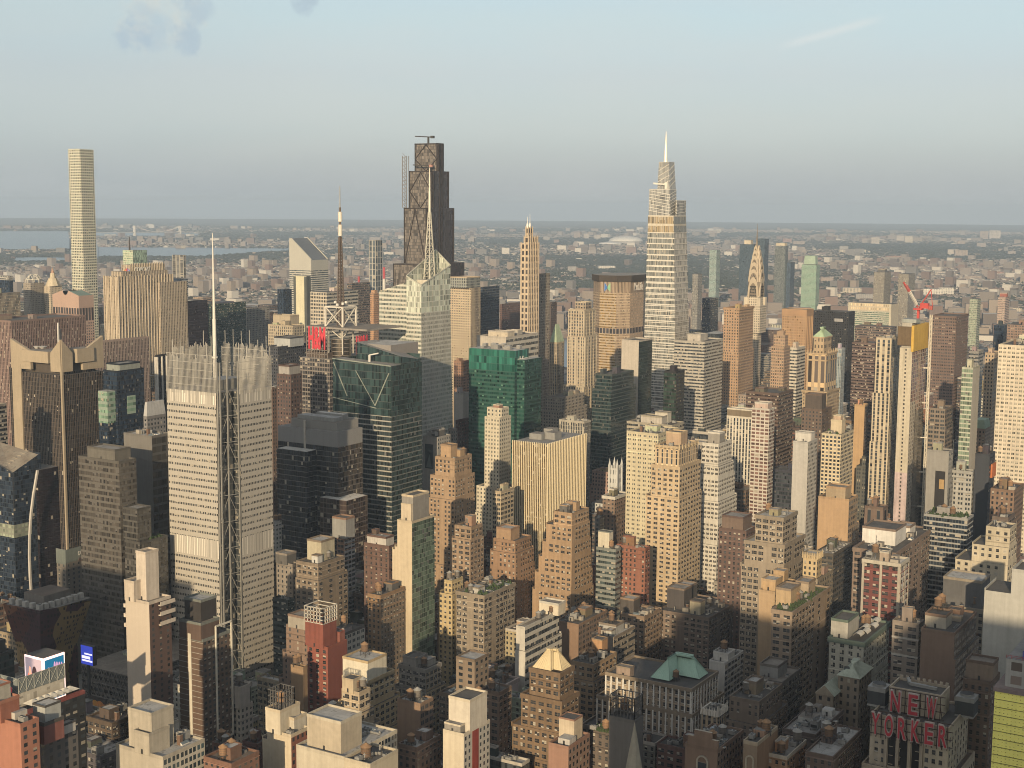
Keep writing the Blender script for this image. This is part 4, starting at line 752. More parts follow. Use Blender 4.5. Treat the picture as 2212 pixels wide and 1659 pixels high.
T(LB,'arcaded tan loft','tan loft with an arcaded top floor and a big grey roof box',2036,2128,2156,1322,1480,D=760,st='P',c=(.34,.29,.22),bw=4,fw=.42,geo=1,cornice=.5,bulk=[(.45,.6,18,20,14,(.13,.13,.135)),(.75,.3,8,6,4)],tanks=[(.2,.3,1.1,'brown')],bands=[(14,14.8,(.36,.31,.24),.4),(28,28.8,(.36,.31,.24),.4)])
T(LB,'dark brown arched loft','dark brown loft with one big roof arch between the hotel sign and the yellow netting',2080,2140,2160,1480,None,D=650,st='P',c=(.18,.12,.09),geo=1,bulk=[(.5,.5,10,12,8,(.26,.19,.14))])
T(OT,'raw concrete slab','tall raw pale concrete slab core at the right edge',2186,2240,2260,1240,1500,D=690,st='B',c=(.46,.46,.43),bulk=[],steps=[(11,0,0,1,12)],clutter=0)
T(OT,'dark glass end block','dark glass block topped by a railing beside the raw concrete slab',2160,2184,2192,1220,1265,D=720,st='G',c=(.1,.11,.115),gl=(.02,.026,.03),bulk=[])
T(LB,'flat grey roof loft','low dark loft with grey flat roof left of the hotel sign',1690,1762,1822,1592,None,D=650,st='P',c=(.17,.13,.11),roof='grey',tanks=[(.45,.6,1.,'grey',3)],bulk=[(.45,.6,8,8,3,(.4,.4,.38)),(.8,.3,5,5,3,(.6,.6,.57))],geo=1)
T(LB,'orange brick corner block','small orange brick block with white trimmed parapets at the bottom',1657,1700,1742,1640,None,D=600,st='P',c=(.42,.24,.13),geo=1,roof='grey',trim=(.55,.48,.38))
T(LB,'brown tank front loft','low brown loft with a striped water tank, at the bottom left of the hotel sign',1740,1800,1862,1640,None,D=600,st='P',c=(.2,.14,.11),roof='silver',tanks=[(.3,.5,1.1,'brown',3),(.45,.75,1.1,'grey',3)],geo=1)
T(LB,'dim grey long loft','dim grey loft with many windows left of the green gabled roofs',1640,1690,1730,1478,1560,D=730,st='L',c=(.19,.17,.15),roof='gravel',geo=1,bulk=[(.5,.8,14,10,6,(.3,.3,.29))])
T(LB,'terracotta top block','small beige block with a terracotta rimmed roof box at the lower centre',1185,1228,1274,1618,None,D=620,st='B',c=(.36,.2,.14),st2='P',c2=(.3,.19,.14),bulk=[(.65,.6,8,8,10,(.6,.5,.36)),(.3,.4,6,6,3,(.55,.53,.5))],geo=1)
T(LB,'dark plain window block','dark brown block with scattered white windows beside the grey tank-cage slab',1276,1318,1330,1585,None,D=645,st='P',c=(.15,.12,.1),bw=4,geo=1,green=16)
T(AB,'grey tank-cage slab','grey blank slab topped by a steel cage around a water tank',1316,1371,1390,1562,None,D=610,st='B',c=(.2,.185,.17),tanks=[(.45,.55,1.2,'brown',1.5)],bulk=[],clutter=0)
T(LB,'brown gabled front','brown brick block with a stepped gable and one tall arched window at the bottom',1480,1550,1606,1625,None,D=590,st='B',c=(.29,.19,.13),st2='P',c2=(.25,.17,.12),bulk=[])
T(LB,'tan arched tower front','tan tower front with a blind cream arch, bottom right of the gable',1606,1636,1680,1610,None,D=590,st='B',c=(.35,.25,.16),st2='B',c2=(.38,.22,.12),trim=(.5,.4,.27),bulk=[(.5,.5,5,5,3,(.45,.27,.17))])
T(OT,'small white top turret block','tan stepped block carrying white gothic finials, one turret open at the top',1516,1550,1569,1542,1612,D=640,st='V',c=(.4,.31,.2),bw=2.8,trim=(.62,.58,.5),cornice=.3,fl=3.4,bulk=[])
T(OT,'second gothic turret block','lower tan gothic block with a white crenellated rim right of the open turret',1549,1580,1595,1590,None,D=630,st='V',c=(.38,.29,.2),bw=3,trim=(.62,.58,.5),cornice=.3,fl=3.6,bulk=[])
# left foreground
T(HT,'white slab tower','tall white blank slab tower with dark brick side and balconies at its top',271,322,369,1305,None,D=735,st='B',c=(.62,.53,.43),st2='P',c2=(.13,.075,.06),k2=dict(bw=4.5,fl=3.1,fw=.3,fh=.5),bulk=[(.2,.74,9,7,10,(.62,.53,.43)),(.5,.5,9,7,25,(.62,.54,.45))],roof='deck',clutter=0,var=.1)
T(HT,'brown white-lined hotel','dark brown hotel with thin white floor lines and one white vertical stripe',386,438,501,1386,1640,D=755,st='B',c=(.16,.1,.07),st2='P',c2=(.13,.085,.06),k2=dict(bw=3.4,fl=3.0,fw=.5,fh=.5,blind=.45),bulk=[(.3,.5,14,16,9,(.14,.09,.07)),(.45,.62,12,12,20,(.05,.045,.045))],trim=(.2,.22,.2))
T(AB,'beige modern flats','beige modern flats with stepped stucco penthouses at the bottom left',250,352,442,1640,None,D=600,st='B',c=(.5,.45,.36),st2='Q',c2=(.56,.52,.43),k2=dict(bw=5,fw=.8,fh=.62,gl=(.03,.045,.05)),bulk=[(.35,.55,13,14,17,(.5,.45,.36)),(.22,.42,12,9,9,(.5,.45,.36)),(.7,.75,18,9,5,(.56,.52,.44))],roof='silver',green=0)
T(HT,'orange brick hotel','orange brick hotel with pale vertical stripe and rooftop tank boxes at the lower left',-30,44,84,1570,None,D=560,st='B',c=(.46,.19,.12),st2='P',c2=(.44,.18,.11),k2=dict(bw=4,fl=3.2,fw=.4,fh=.5),geo=1,bulk=[(.3,.75,9,12,8,(.36,.13,.08)),(.28,.78,6.5,7,14,(.5,.47,.4)),(.7,.5,6,6,3,(.55,.52,.47))])
T(HT,'grey patchwork hotel','dark grey hotel patched with pale window panels beside the orange brick hotel',78,84,168,1606,None,D=575,st='B',c=(.1,.095,.09),st2='P',c2=(.13,.12,.115),k2=dict(bw=3.8,fl=3.2,fw=.42,fh=.55),bulk=[(.25,.7,10,9,8,(.28,.1,.08)),(.28,.72,8,7,15,(.42,.44,.43)),(.75,.6,6,4,4,(.5,.48,.45))],maxu=60)
T(HT,'black terrace hotel','tall black hotel with a white roof terrace of umbrellas at the lower left',52,58,184,1542,None,D=640,st='B',c=(.3,.07,.06),st2='P',c2=(.025,.026,.028),k2=dict(bw=4.4,fl=3.1,fw=.6,fh=.5,blind=.3),bulk=[],roof='white',maxu=75,clutter=0)
T(LB,'teal tank white house','white house-like block with a slanted top and a teal tank, right of the brown hotel',503,520,546,1530,1640,D=770,st='P',c=(.5,.46,.4),st2='P',bulk=[(.3,.6,8,8,12,(.45,.42,.38))],tanks=[(.3,.6,1.1,'grey',12)])
T(LB,'dark red low house','low dark red brick house at the foot of the brown hotel',458,506,520,1620,None,D=660,st='P',c=(.2,.09,.06))
T(LB,'maroon low loft','low maroon brick loft with roof plant at the bottom, left of the cream brick hotel',524,556,582,1612,None,D=700,st='P',c=(.15,.06,.05),tanks=[(.3,.5,1.,'brown'),(.5,.7,1.,'grey')])
T(LB,'low tank block bottom','low brick block with orange-capped tanks at the bottom behind the beige flats',440,500,560,1655,None,D=600,st='P',c=(.25,.13,.09),roof='brown',tanks=[(.2,.5,1.1,'orange'),(.6,.6,1.1,'brown')])
T(OT,'stone signboard building','grey brown stone tower with dark side panels and a faded roof signboard',122,142,186,1208,1300,D=1075,st='P',c=(.2,.175,.145),bw=5,fw=.3,bulk=[],blind=.1)
T(OT,'dark gridded glass block left','dark block with a green glass front at the left edge beneath the twisted hotel',-40,-10,30,1420,1500,D=800,st='G',c=(.07,.075,.075),gl=(.03,.04,.04))
T(LB,'magenta rooftop house','low block with a magenta painted roof house at the left edge',-30,-4,26,1500,None,D=640,st='P',c=(.4,.03,.08),tanks=[(.5,.5,.9,'grey')])
T(OT,'black glass front tower','dark grey glass tower stepping down in front of the rod-screened tower',169,257,294,1000,1420,D=960,st='G',c=(.13,.12,.105),gl=(.05,.045,.04),fl=4.0,fh=.62,blind=.16,bulk=[(.62,.5,14,26,7,(.16,.15,.13))],steps=[(28,0,0,0,0)],clutter=0,maxu=40)
T(OT,'tall blank-shouldered slab','taller blank grey slab with dark gridded side, standing behind the grey glass tower',267,328,368,945,1200,D=1005,st='B',c=(.2,.19,.175),st2='G',c2=(.1,.1,.1),k2=dict(gl=(.03,.03,.03),bw=5,fl=6),bulk=[],roof='silver',maxu=40)
T(OT,'lower dark glass wing','lower dark glass wing with a planted roof edge left of the rod-screened tower',269,302,362,1175,1420,D=935,st='G',c=(.09,.085,.075),gl=(.035,.033,.03),blind=.14,green=24,bulk=[(.25,.6,12,13,22,(.1,.095,.085),'G')],clutter=0,maxu=45)
T(OT,'navy patterned glass tower','navy glass tower with pale green lit bays right of the concrete-crowned tower',222,252,311,804,960,D=1270,st='G',c=(.012,.02,.035),gl=(.012,.02,.035),bulk=[(.5,.5,24,16,6,(.3,.33,.3))],maxu=42)
T(OT,'grey octagon-topped block','grey block with a tapered octagonal white roof left of the rod-screened tower',310,318,358,903,960,D=1120,st='P',c=(.25,.24,.24),maxu=40,bulk=[])
T(OT,'dark striped block left edge','dark office block with pale floor stripes at the left edge',-60,-30,14,880,975,D=1250,st='R',c=(.3,.27,.23),gl=(.012,.014,.016),fh=.6)
# ------------------------------------------------------------------ landmark buildings with shapes of their own
LATE = []
def landmark(name, short, label, cat, foot4, z, yb):
    u0, u1, v0, v1 = foot4
    reg(short, u0, u1, v0, v1, z, yb)
    return thing(name, label, cat, (u0, v0, 0)), (u0, v0, 0.0)
T(AT,'white square-gridded tower','very tall slim white tower with a square grid of windows at the far left',147,173,202,322,700,D=2600,st='P',c=(.66,.66,.52),bw=4.6,fl=4.72,fw=.6,fh=.6,gl=(.022,.028,.03),blind=.15,bulk=[],var=.1)
# --- rod-screened tower
def rod_tower():
    D = 930; u0, u1, v0, v1, z = foot(358, 480, 585, 771, D)
    root, org = landmark('office_tower', 'rod-screened tower', 'tall pale tower screened by rows of white rods with a white spire', 'tower', (u0, u1, v0, v1), z, 1460)
    n1 = vat(u0, z, 465)-v0; n2 = uat(v0, z, 516)-u0
    scr = facade((.5, .465, .4), (.03, .032, .034), .62, .34, blind=.22, tilt=.02, var=.12); blank = facade((.5, .465, .4), (.38, .36, .32), .3, 1.0, var=.1, blind=0, rough=.6, metal=0, ior=1.4)
    gl = facade((.1, .1, .1), (.05, .055, .055), .9, .8, metal=.2); steelm = plain((.36, .35, .32), .5, .2)
    zs = z-24
    w = MB()
    for a, b, kind in (((u0, v1), (u0, v0+n1), 0), ((u0, v0+n1), (u0+n2, v0+n1), 1), ((u0+n2, v0+n1), (u0+n2, v0), 1), ((u0+n2, v0), (u1, v0), 0), ((u1, v0), (u1, v1), 0), ((u1, v1), (u0, v1), 0)):
        if kind: w.wall(a, b, 0, zs, gl, 1.7, 4.4)
        else:
            zz = [0, z-132, z-122, z-50, z-44, zs+6] if False else [0, z-134, z-122, zs-6]
            w.wall(a, b, 0, z-134, scr, 1.5, 4.4); w.wall(a, b, z-134, z-122, blank, 1.5, 12); w.wall(a, b, z-122, zs-8, scr, 1.5, 4.4); w.wall(a, b, zs-8, zs, blank, 1.5, 8)
    w.build('wall', root, org)
    r = MB(); L = [(u0+n2, v0), (u1, v0), (u1, v1), (u0, v1), (u0, v0+n1), (u0+n2, v0+n1)]
    r.poly([(p[0], p[1], zs) for p in L], roofmat('grey'))
    for q in ((.45, .4, 22, 16, 7), (.7, .7, 12, 12, 4)): r.box(u0+q[0]*(u1-u0)-q[2]/2, u0+q[0]*(u1-u0)+q[2]/2, v0+q[1]*(v1-v0)-q[3]/2, v0+q[1]*(v1-v0)+q[3]/2, zs+.01, zs+q[4], steelm, top=galv)
    r.build('roof', root, org)
    rod = plain((.5, .48, .43), .6); rnd = random.Random(3)
    for side, a, b in (('W', (u0, v0+n1), (u0, v1)), ('S', (u0+n2, v0), (u1, v0)), ('E', (u1, v0+4), (u1, v1-6)), ('N', (u0+6, v1), (u1-4, v1))):
        m = MB(); L_ = math.hypot(b[0]-a[0], b[1]-a[1]); n = int(L_/1.05)
        for i in range(n+1):
            x = a[0]+(b[0]-a[0])*i/n; y = a[1]+(b[1]-a[1])*i/n
            h = z+rnd.choice((-3, -2, -1, 0))+(4 if side in 'EN' else 0)+(rnd.choice((4, 6, 9)) if i % 7 == 0 else 0)
            m.bar((x, y, zs-2), (x, y, h), .3, rod)
        for k in range(5): m.bar((a[0], a[1], zs+4+5*k), (b[0], b[1], zs+4+5*k), .22, rod)
        m.build('rod_screen', root, org)
    f = MB(); k = zs
    for (x, y) in ((u0+.6, v0+n1-.8), (u0+n2-.8, v0+.6), (u0+n2*.45, v0+n1*.45), (u0+.6, v0+n1*.5)): f.bar((x, y, 0), (x, y, z-4), .8, steelm)
    zz = 20.0
    while zz < zs-10:
        f.bar((u0+.6, v0+n1-.8, zz), (u0+n2*.45, v0+n1*.45, zz), .35, steelm); f.bar((u0+n2*.45, v0+n1*.45, zz), (u0+n2-.8, v0+.6, zz), .35, steelm)
        f.bar((u0+.6, v0+n1-.8, zz), (u0+n2*.45, v0+n1*.45, zz+17.6), .28, steelm); f.bar((u0+n2*.45, v0+n1*.45, zz+17.6), (u0+n2-.8, v0+.6, zz), .28, steelm)
        zz += 17.6
    for j in range(int(zs/4.4)): f.bar((u0+n2-.8, v0+.6, j*4.4), (u0+n2-.8, v0+n1-.6, j*4.4), .35, steelm)
    f.build('steel_frame', root, org)
    cu, cv = u0+.42*(u1-u0), v0+.5*(v1-v0); X = at(464, 768, D=math.hypot(cu, cv)); cu, cv = X[0], X[1]
    s = MB(); zt = zat(cu, cv, 503); wp = plain((.78, .76, .7), .5, var=.05)
    s.cyl(cu, cv, 1.35, 1.2, zs, zs+46, 14, wp); s.cyl(cu, cv, 2.0, 2.0, zs+20, zs+21, 14, wp, cap=wp); s.cyl(cu, cv, 1.0, .25, zs+46, zt, 12, wp); s.build('spire', root, org)
rod_tower()
# --- ornate ribbed slab with lettering
def ribbed_slab():
    D = 1880; u0, u1, v0, v1, z = foot(224, 255, 373, 598, D); u1 = min(u1, u0+150)
    root, org = landmark('office_tower', 'ornate ribbed slab', 'broad stone slab with vertical ribs and setback top at the left', 'tower', (u0, u1, v0, v1), z, 740)
    z2 = zat(u0+14, v0+4, 578); xs = uat(v0, z, 338)
    m = facade((.6, .5, .37), (.09, .08, .065), .48, .62, sp=(.13, .105, .08), var=.18); w = MB(); pm = plain((.66, .55, .4))
    ribs = []
    for (a0, a1, b0, b1, zt) in ((u0, u1, v0, v1, z), (u0+10, u1-6, v0+3, v1-3, z+6), (u0+26, u1-8, v0+6, v1-5, z2+3), (uat(v0, z, 340), u1+22, v0-4, v1-8, z-10)):
        w.box(a0, a1, b0, b1, 0 if zt <= z else z-.5, zt, m, top=roofmat('gravel'), bw=2.9, fl=3.8)
    w.build('wall', root, org); p = MB()
    n = 19
    for i in range(n+1):
        x = u0+(u1-u0)*i/n; p.box(x-.5, x+.5, v0-.7, v0-.02, 0, z-.5+(1 if i % 4 else 3), pm, top=pm)
    for i in range(7):
        y = v0+(v1-v0)*i/6; p.box(u0-.7, u0-.02, y-.5, y+.5, 0, z+1, pm, top=pm)
    for i in range(20):
        x = u0+28+(u1-u0-40)*i/19; p.box(x-.5, x+.5, v0+5.3, v0+5.98, z, z2+5, pm, top=pm)
    p.build('rib', root, org)
    a = uat(v0+6, z+8, 290); b = uat(v0+6, z+8, 324)
    text_part('COMCAST', root, org, 'S', (a, v0+5.2, z+4), b-a, 7, plain((.8, .78, .72)), .5, bold=.01)
    lg = MB(); c = (u0+26, (v0+v1)/2-2, z+7)
    for i, cc in enumerate(((.7, .55, .05), (.7, .25, .04), (.6, .06, .06), (.3, .12, .4), (.08, .2, .6), (.1, .4, .12))):
        t0 = math.pi*(1-(i+.1)/6); t1 = math.pi*(1-(i+.9)/6); q = lambda t, r: (u0+25.9, c[1]-r*math.cos(t), z+3+r*math.sin(t))
        lg.poly([q((t0+t1)/2, 1), q(t1, 6), q((t0+t1)/2, 7.2), q(t0, 6)], plain(cc))
    lg.build('emblem', root, org)
    b = MB(); mm = plain((.1, .09, .085)); x, y, zz = at(280, 541, 2440); b.bar((x, y, zz), (x, y, zat(x, y, 511)), 2.2, mm, .8); LATE.append(('mast', b, 'green and white banded block'))
ribbed_slab()
# --- slant-roofed tower
def slant_tower():
    D = 2640; u0, u1, v0, v1, z = foot(625, 672, 709, 562, D)
    root, org = landmark('office_tower', 'slant-roofed tower', 'pale banded tower with a steep slanting roof', 'tower', (u0, u1, v0, v1), z, 665)
    zp = zat(u0, v1, 515); zb = z-18; c = (.55, .54, .48)
    ban = facade(c, (.05, .06, .07), 1.0, .45, blind=.1); pl = plain(c, .5, .1, var=.1); w = MB()
    w.box(u0, u1, v0, v1, 0, zb, ban, bw=3, fl=3.9)
    yf = v1-4
    w.poly([(u0, v1, zb), (u0, v0, zb), (u0, v0, z), (u0, yf, zp), (u0, v1, zp)], pl); w.poly([(u1, v0, zb), (u1, v1, zb), (u1, v1, zp), (u1, yf, zp), (u1, v0, z)], pl)
    w.poly([(u0, v0, zb), (u1, v0, zb), (u1, v0, z), (u0, v0, z)], pl); w.poly([(u1, v1, zb), (u0, v1, zb), (u0, v1, zp), (u1, v1, zp)], pl)
    w.build('wall', root, org)
    r = MB(); g_ = plain((.2, .22, .24), .4, .3); r.poly([(u0, v0, z), (u1, v0, z), (u1, yf, zp), (u0, yf, zp)], g_); r.poly([(u0, yf, zp), (u1, yf, zp), (u1, v1, zp), (u0, v1, zp)], g_)
    for a in (u0, u1-2.5): r.bar((a+1.2, v0, z+.6), (a+1.2, yf, zp+.6), 2.0, pl)
    r.build('roof', root, org)
slant_tower()
T(OT,'bright fin tower','bright cream slab with dark glass edges just in front of the slant-roofed tower',634,662,671,597,658,D=2480,st='B',c=(.72,.68,.46),st2='H',c2=(.1,.12,.12),bulk=[],piers=((.1,.11,.1),40,5,.4))
# --- dark diamond-braced tower
def diamond_tower():
    D = 2130; u0, u1, v0, v1, z = foot(896, 945, 959, 309, D); du = u1-u0
    root, org = landmark('office_tower', 'dark diamond-braced tower', 'very tall dark bronze stepped tower with diamond bracing and a crane on top', 'tower', (u0-42, u1+42, v0-8, v1+8), z, 600)
    dk = facade((.085, .07, .062), (.1, .088, .078), .9, .9, blind=0, rough=.35, tilt=.006, metal=.1); dk2 = facade((.05, .04, .042), (.03, .024, .026), .55, 1.0, blind=0); br = plain((.04, .03, .028), .6, .1)
    zs = [z, zat(u0-14, v0, 369), zat(u0-28, v0, 449), zat(u0-40, v0-5, 571), 0]
    w = MB(); bm = MB()
    for i in range(4):
        e = (0, 14, 28, 44)[i]; f = (0, 0, 0, 8)[i]; a0, a1, b0, b1 = u0-e, u1+e, v0-f, v1+f
        w.box(a0, a1, b0, b1, zs[i+1], zs[i], dk, top=roofmat('tar'), bw=2.2, fl=4.6, matS=dk2, bwS=3)
        X = a0-.4; t = 1.15; bm.bar((X, b0, zs[i]-1), (X, b1, zs[i]-1), t, br); bm.bar((X, b0+.8, zs[i+1]), (X, b0+.8, zs[i]), t, br); bm.bar((X, b1-.8, zs[i+1]), (X, b1-.8, zs[i]), t, br)
        if i < 3:
            c = (b0+b1)/2; H = zs[i]-zs[i+1]; hh = H if i == 2 else H*.52
            z1 = zs[i]-2
            for s in (b0+1, b1-1):
                bm.bar((X, c, z1), (X, s, z1-hh), t, br)
                bm.bar((X, s, z1-hh), (X, c, max(z1-2*hh, zs[i+1])), t, br) if i < 2 else bm.bar((X, s, z1-hh*.9), (X, c, z1-hh*1.55), t, br)
    for e, za, zb in ((0, z, zs[1]), (14, zs[1], zs[2]), (28, zs[2], zs[3])):
        for x in (u0-e+3, u0+du*.35, u0+du*.7, u1+e-3): bm.bar((x, v0-.4, zb), (x, v0-.4, za), 1.3, br)
    w.build('wall', root, org); bm.build('brace', root, org)
    h = MB(); lt = plain((.22, .2, .18)); x, y0, y1 = u0-20, v1-1, v1+6
    for yy in (y0, y1):
        for xx in (x-3, x+3): h.bar((xx, yy, zs[2]), (xx, yy, zs[1]+22), .7, lt)
    for k in range(14):
        zz = zs[2]+(zs[1]+20-zs[2])*k/13; h.bar((x-3, y0, zz), (x-3, y1, zz), .5, lt); h.bar((x-3, y0, zz), (x-3, y1, zz+6), .4, lt)
    h.build('hoist', root, org)
    c = MB(); cd = plain((.06, .055, .05)); cx, cy_ = u0+6, (v0+v1)/2; c.bar((cx, cy_, z), (cx, cy_, z+9), 2.2, cd); c.bar((cx, cy_-9, z+9), (cx, cy_+24, z+11), 1.5, cd); c.box(cx-2, cx+2, cy_-10, cy_-5, z+7.5, z+11, cd, top=cd)
    o = c.build('roof_crane'); tag(o, 'small dark crane standing on top of the dark diamond-braced tower', 'crane')
    c = MB(); x = u0-10; c.bar((x, v0+8, zs[1]), (x, v0+8, zs[1]+7), 2, cd); c.bar((x, v0+4, zs[1]+7), (x, v1-4, zs[1]+9), 1.5, cd); c.box(x-2, x+2, v0+2, v0+7, zs[1]+5.5, zs[1]+9, plain((.5, .25, .2)), top=cd)
    o = c.build('roof_crane'); tag(o, 'dark crane with a reddish cab on the upper setback of the dark tower', 'crane')
diamond_tower()
# --- crystal tower
def crystal_tower():
    D = 1330; u0, u1, v0, v1, z = foot(878, 910, 973, 616, D); u1 = min(u1, u0+75)
    zl, zr, zk = zat(u0, v1, 596), zat(u1, v0, 573), zat(u1, v1, 540)
    vL = vat(u0+8, z, 819); root, org = landmark('office_tower', 'crystal tower', 'tall faceted pale glass tower with a slanting lattice crown and a spire', 'tower', (u0-2, u1+6, v0-2, vL), z, 950)
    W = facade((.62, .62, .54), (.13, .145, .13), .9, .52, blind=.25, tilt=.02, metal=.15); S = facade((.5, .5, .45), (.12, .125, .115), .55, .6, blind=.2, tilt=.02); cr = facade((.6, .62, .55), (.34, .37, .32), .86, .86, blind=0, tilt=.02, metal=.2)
    w = MB(); cr_h = 26
    b0, b1, b2, b3 = (u0-2, v0-2), (u1+6, v0-3), (u1+6, v1+2), (u0-2, v1+2)
    P = [(u0, v0), (u1, v0), (u1, v1), (u0, v1)]; zt = [z, zr, zk, zl]
    zm = z-cr_h
    def face(i, j, B0, B1, m, nx):
        a, b = P[i], P[j]; ox = random.randint(0, 99)
        w.poly([(*B0, 0), (*B1, 0), (*b, zm), (*a, zm)], m, [(ox, -zm/4.1), (ox+nx, -zm/4.1), (ox+nx, 0), (ox, 0)])
        w.poly([(*a, zm), (*b, zm), (*b, zt[j]), (*a, zt[i])], cr, [(ox, 0), (ox+nx/2, 0), (ox+nx/2, (zt[j]-zm)/5), (ox, (zt[i]-zm)/5)])
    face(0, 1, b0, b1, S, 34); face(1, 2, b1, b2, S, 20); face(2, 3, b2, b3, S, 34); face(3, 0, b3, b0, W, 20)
    zL2 = zat(u0+8, vL, 628); zR2 = zat(u0+8, v1, 608)
    w.wall((u0+8, vL), (u0+8, v1+2.01), 0, zR2, W, 1.8, 4.1, za=zL2); w.wall((u1-6, v1+2.01), (u1-6, vL), 0, zR2, S, 1.8, 4.1, zb=zL2); w.wall((u1-6, vL), (u0+8, vL), 0, zL2, S)
    w.poly([(u0+8, v1+2.01, zR2), (u1-6, v1+2.01, zR2), (u1-6, vL, zL2), (u0+8, vL, zL2)], roofmat('grey'))
    w.build('wall', root, org)
    r = MB(); r.poly([(u0, v0, zm+12), (u1, v0, zm+12), (u1, v1, zm+12), (u0, v1, zm+12)], roofmat('silver')); k = plain((.62, .58, .48))
    for q in ((.35, .45, 18, 12, 13), (.6, .65, 24, 12, 18), (.25, .75, 10, 9, 9), (.7, .3, 14, 9, 8)):
        x, y = u0+q[0]*(u1-u0), v0+q[1]*(v1-v0); r.box(x-q[2]/2, x+q[2]/2, y-q[3]/2, y+q[3]/2, zm+12.01, zm+12+q[4], k, top=galv)
    r.build('roof', root, org)
    f = MB(); fm = plain((.6, .6, .5), .4, .2)
    T_ = [(*P[i], zt[i]) for i in range(4)]
    for i in range(4): f.bar(T_[i], T_[(i+1) % 4], .9, fm)
    for i in range(4):
        a, b = Vector(T_[i]), Vector(T_[(i+1) % 4])
        for j in range(1, 8):
            q = a.lerp(b, j/8); f.bar((q.x, q.y, zm), tuple(q), .3, fm)
    f.build('crown_frame', root, org)
    cx, cy_, _ = at(928, 600, D=D+30); zt_ = zat(cx, cy_, 362); zb_ = zm+12; s = MB(); wp = plain((.7, .68, .58), .45, .1)
    def rad(t): return 6.0*(1-t)**1.0 if t < .62 else 1.0
    H = zt_-zb_; prev = None
    for i in range(13):
        t = i/12*.66; r0 = max(1.1, 5.6*(1-t/.66)+1.0); zz = zb_+H*t
        ring = [(cx+r0*math.cos(2*math.pi*k/4+.6), cy_+r0*math.sin(2*math.pi*k/4+.6), zz) for k in range(4)]
        if prev:
            for k in range(4):
                s.bar(prev[k], ring[k], .85, wp); s.bar(prev[k], ring[(k+1) % 4], .42, wp); s.bar(ring[k], ring[(k+1) % 4], .4, wp)
        prev = ring
    s.cyl(cx, cy_, 1.3, 1.1, zb_+H*.64, zb_+H*.82, 8, wp); s.cyl(cx, cy_, .9, .35, zb_+H*.82, zt_, 8, wp); s.build('spire', root, org)
crystal_tower()
# --- slender arched-window tower
def arched_tower():
    D = 1690; root = None
    c = (.58, .46, .32); m = facade(c, (.045, .04, .038), .52, .66, blind=.15); w = MB(); pm = plain((.62, .5, .36))
    u0, u1, v0, v1, z3 = foot(1126, 1142, 1164, 526, D); u1 = min(u1, u0+34)
    root, org = landmark('apartment_tower', 'slender arched tower', 'slender stone tower of tall arched windows with two white rods on top', 'tower', (u0, u1, v0, v1), z3, 720)
    z2, z1 = zat(u0, v0, 512), zat(u0, v0, 492); arch = MB()
    for (a0, a1, b0, b1, za, zb) in ((u0, u1, v0, v1, 0, z3), (u0+2, u1-1, v0+1, v1-3, z3, z2), (u0+4, u1-10, v0+3, v1-4, z2, z1)):
        w.box(a0, a1, b0, b1, za, zb, m, top=roofmat('gravel'), bw=4.2, fl=7.5)
        for f_ in range(int(round((b1-b0)/4.2))+1):
            y = b0+(b1-b0)*f_/round((b1-b0)/4.2); arch.box(a0-.6, a0-.02, y-.55, y+.55, max(za, 100), zb+1.5, pm, top=pm)
        n = max(1, round((a1-a0)/4.2))
        for f_ in range(n+1):
            x = a0+(a1-a0)*f_/n; arch.box(x-.55, x+.55, b0-.6, b0-.02, max(za, 100), zb+1.5, pm, top=pm)
    w.build('wall', root, org); arch.build('pier', root, org)
    for dx, dy, yy in ((5, 6, 468), (9, 5, 462)):
        s = MB(); x, y = u0+dx+2, v0+dy; wp = plain((.85, .85, .82), .4); s.cyl(x, y, 1.7, 1.2, z1, z1+5, 10, wp); s.cyl(x, y, .45, .15, z1+5, zat(x, y, yy), 6, wp); s.build('rod', root, org)
arched_tower()
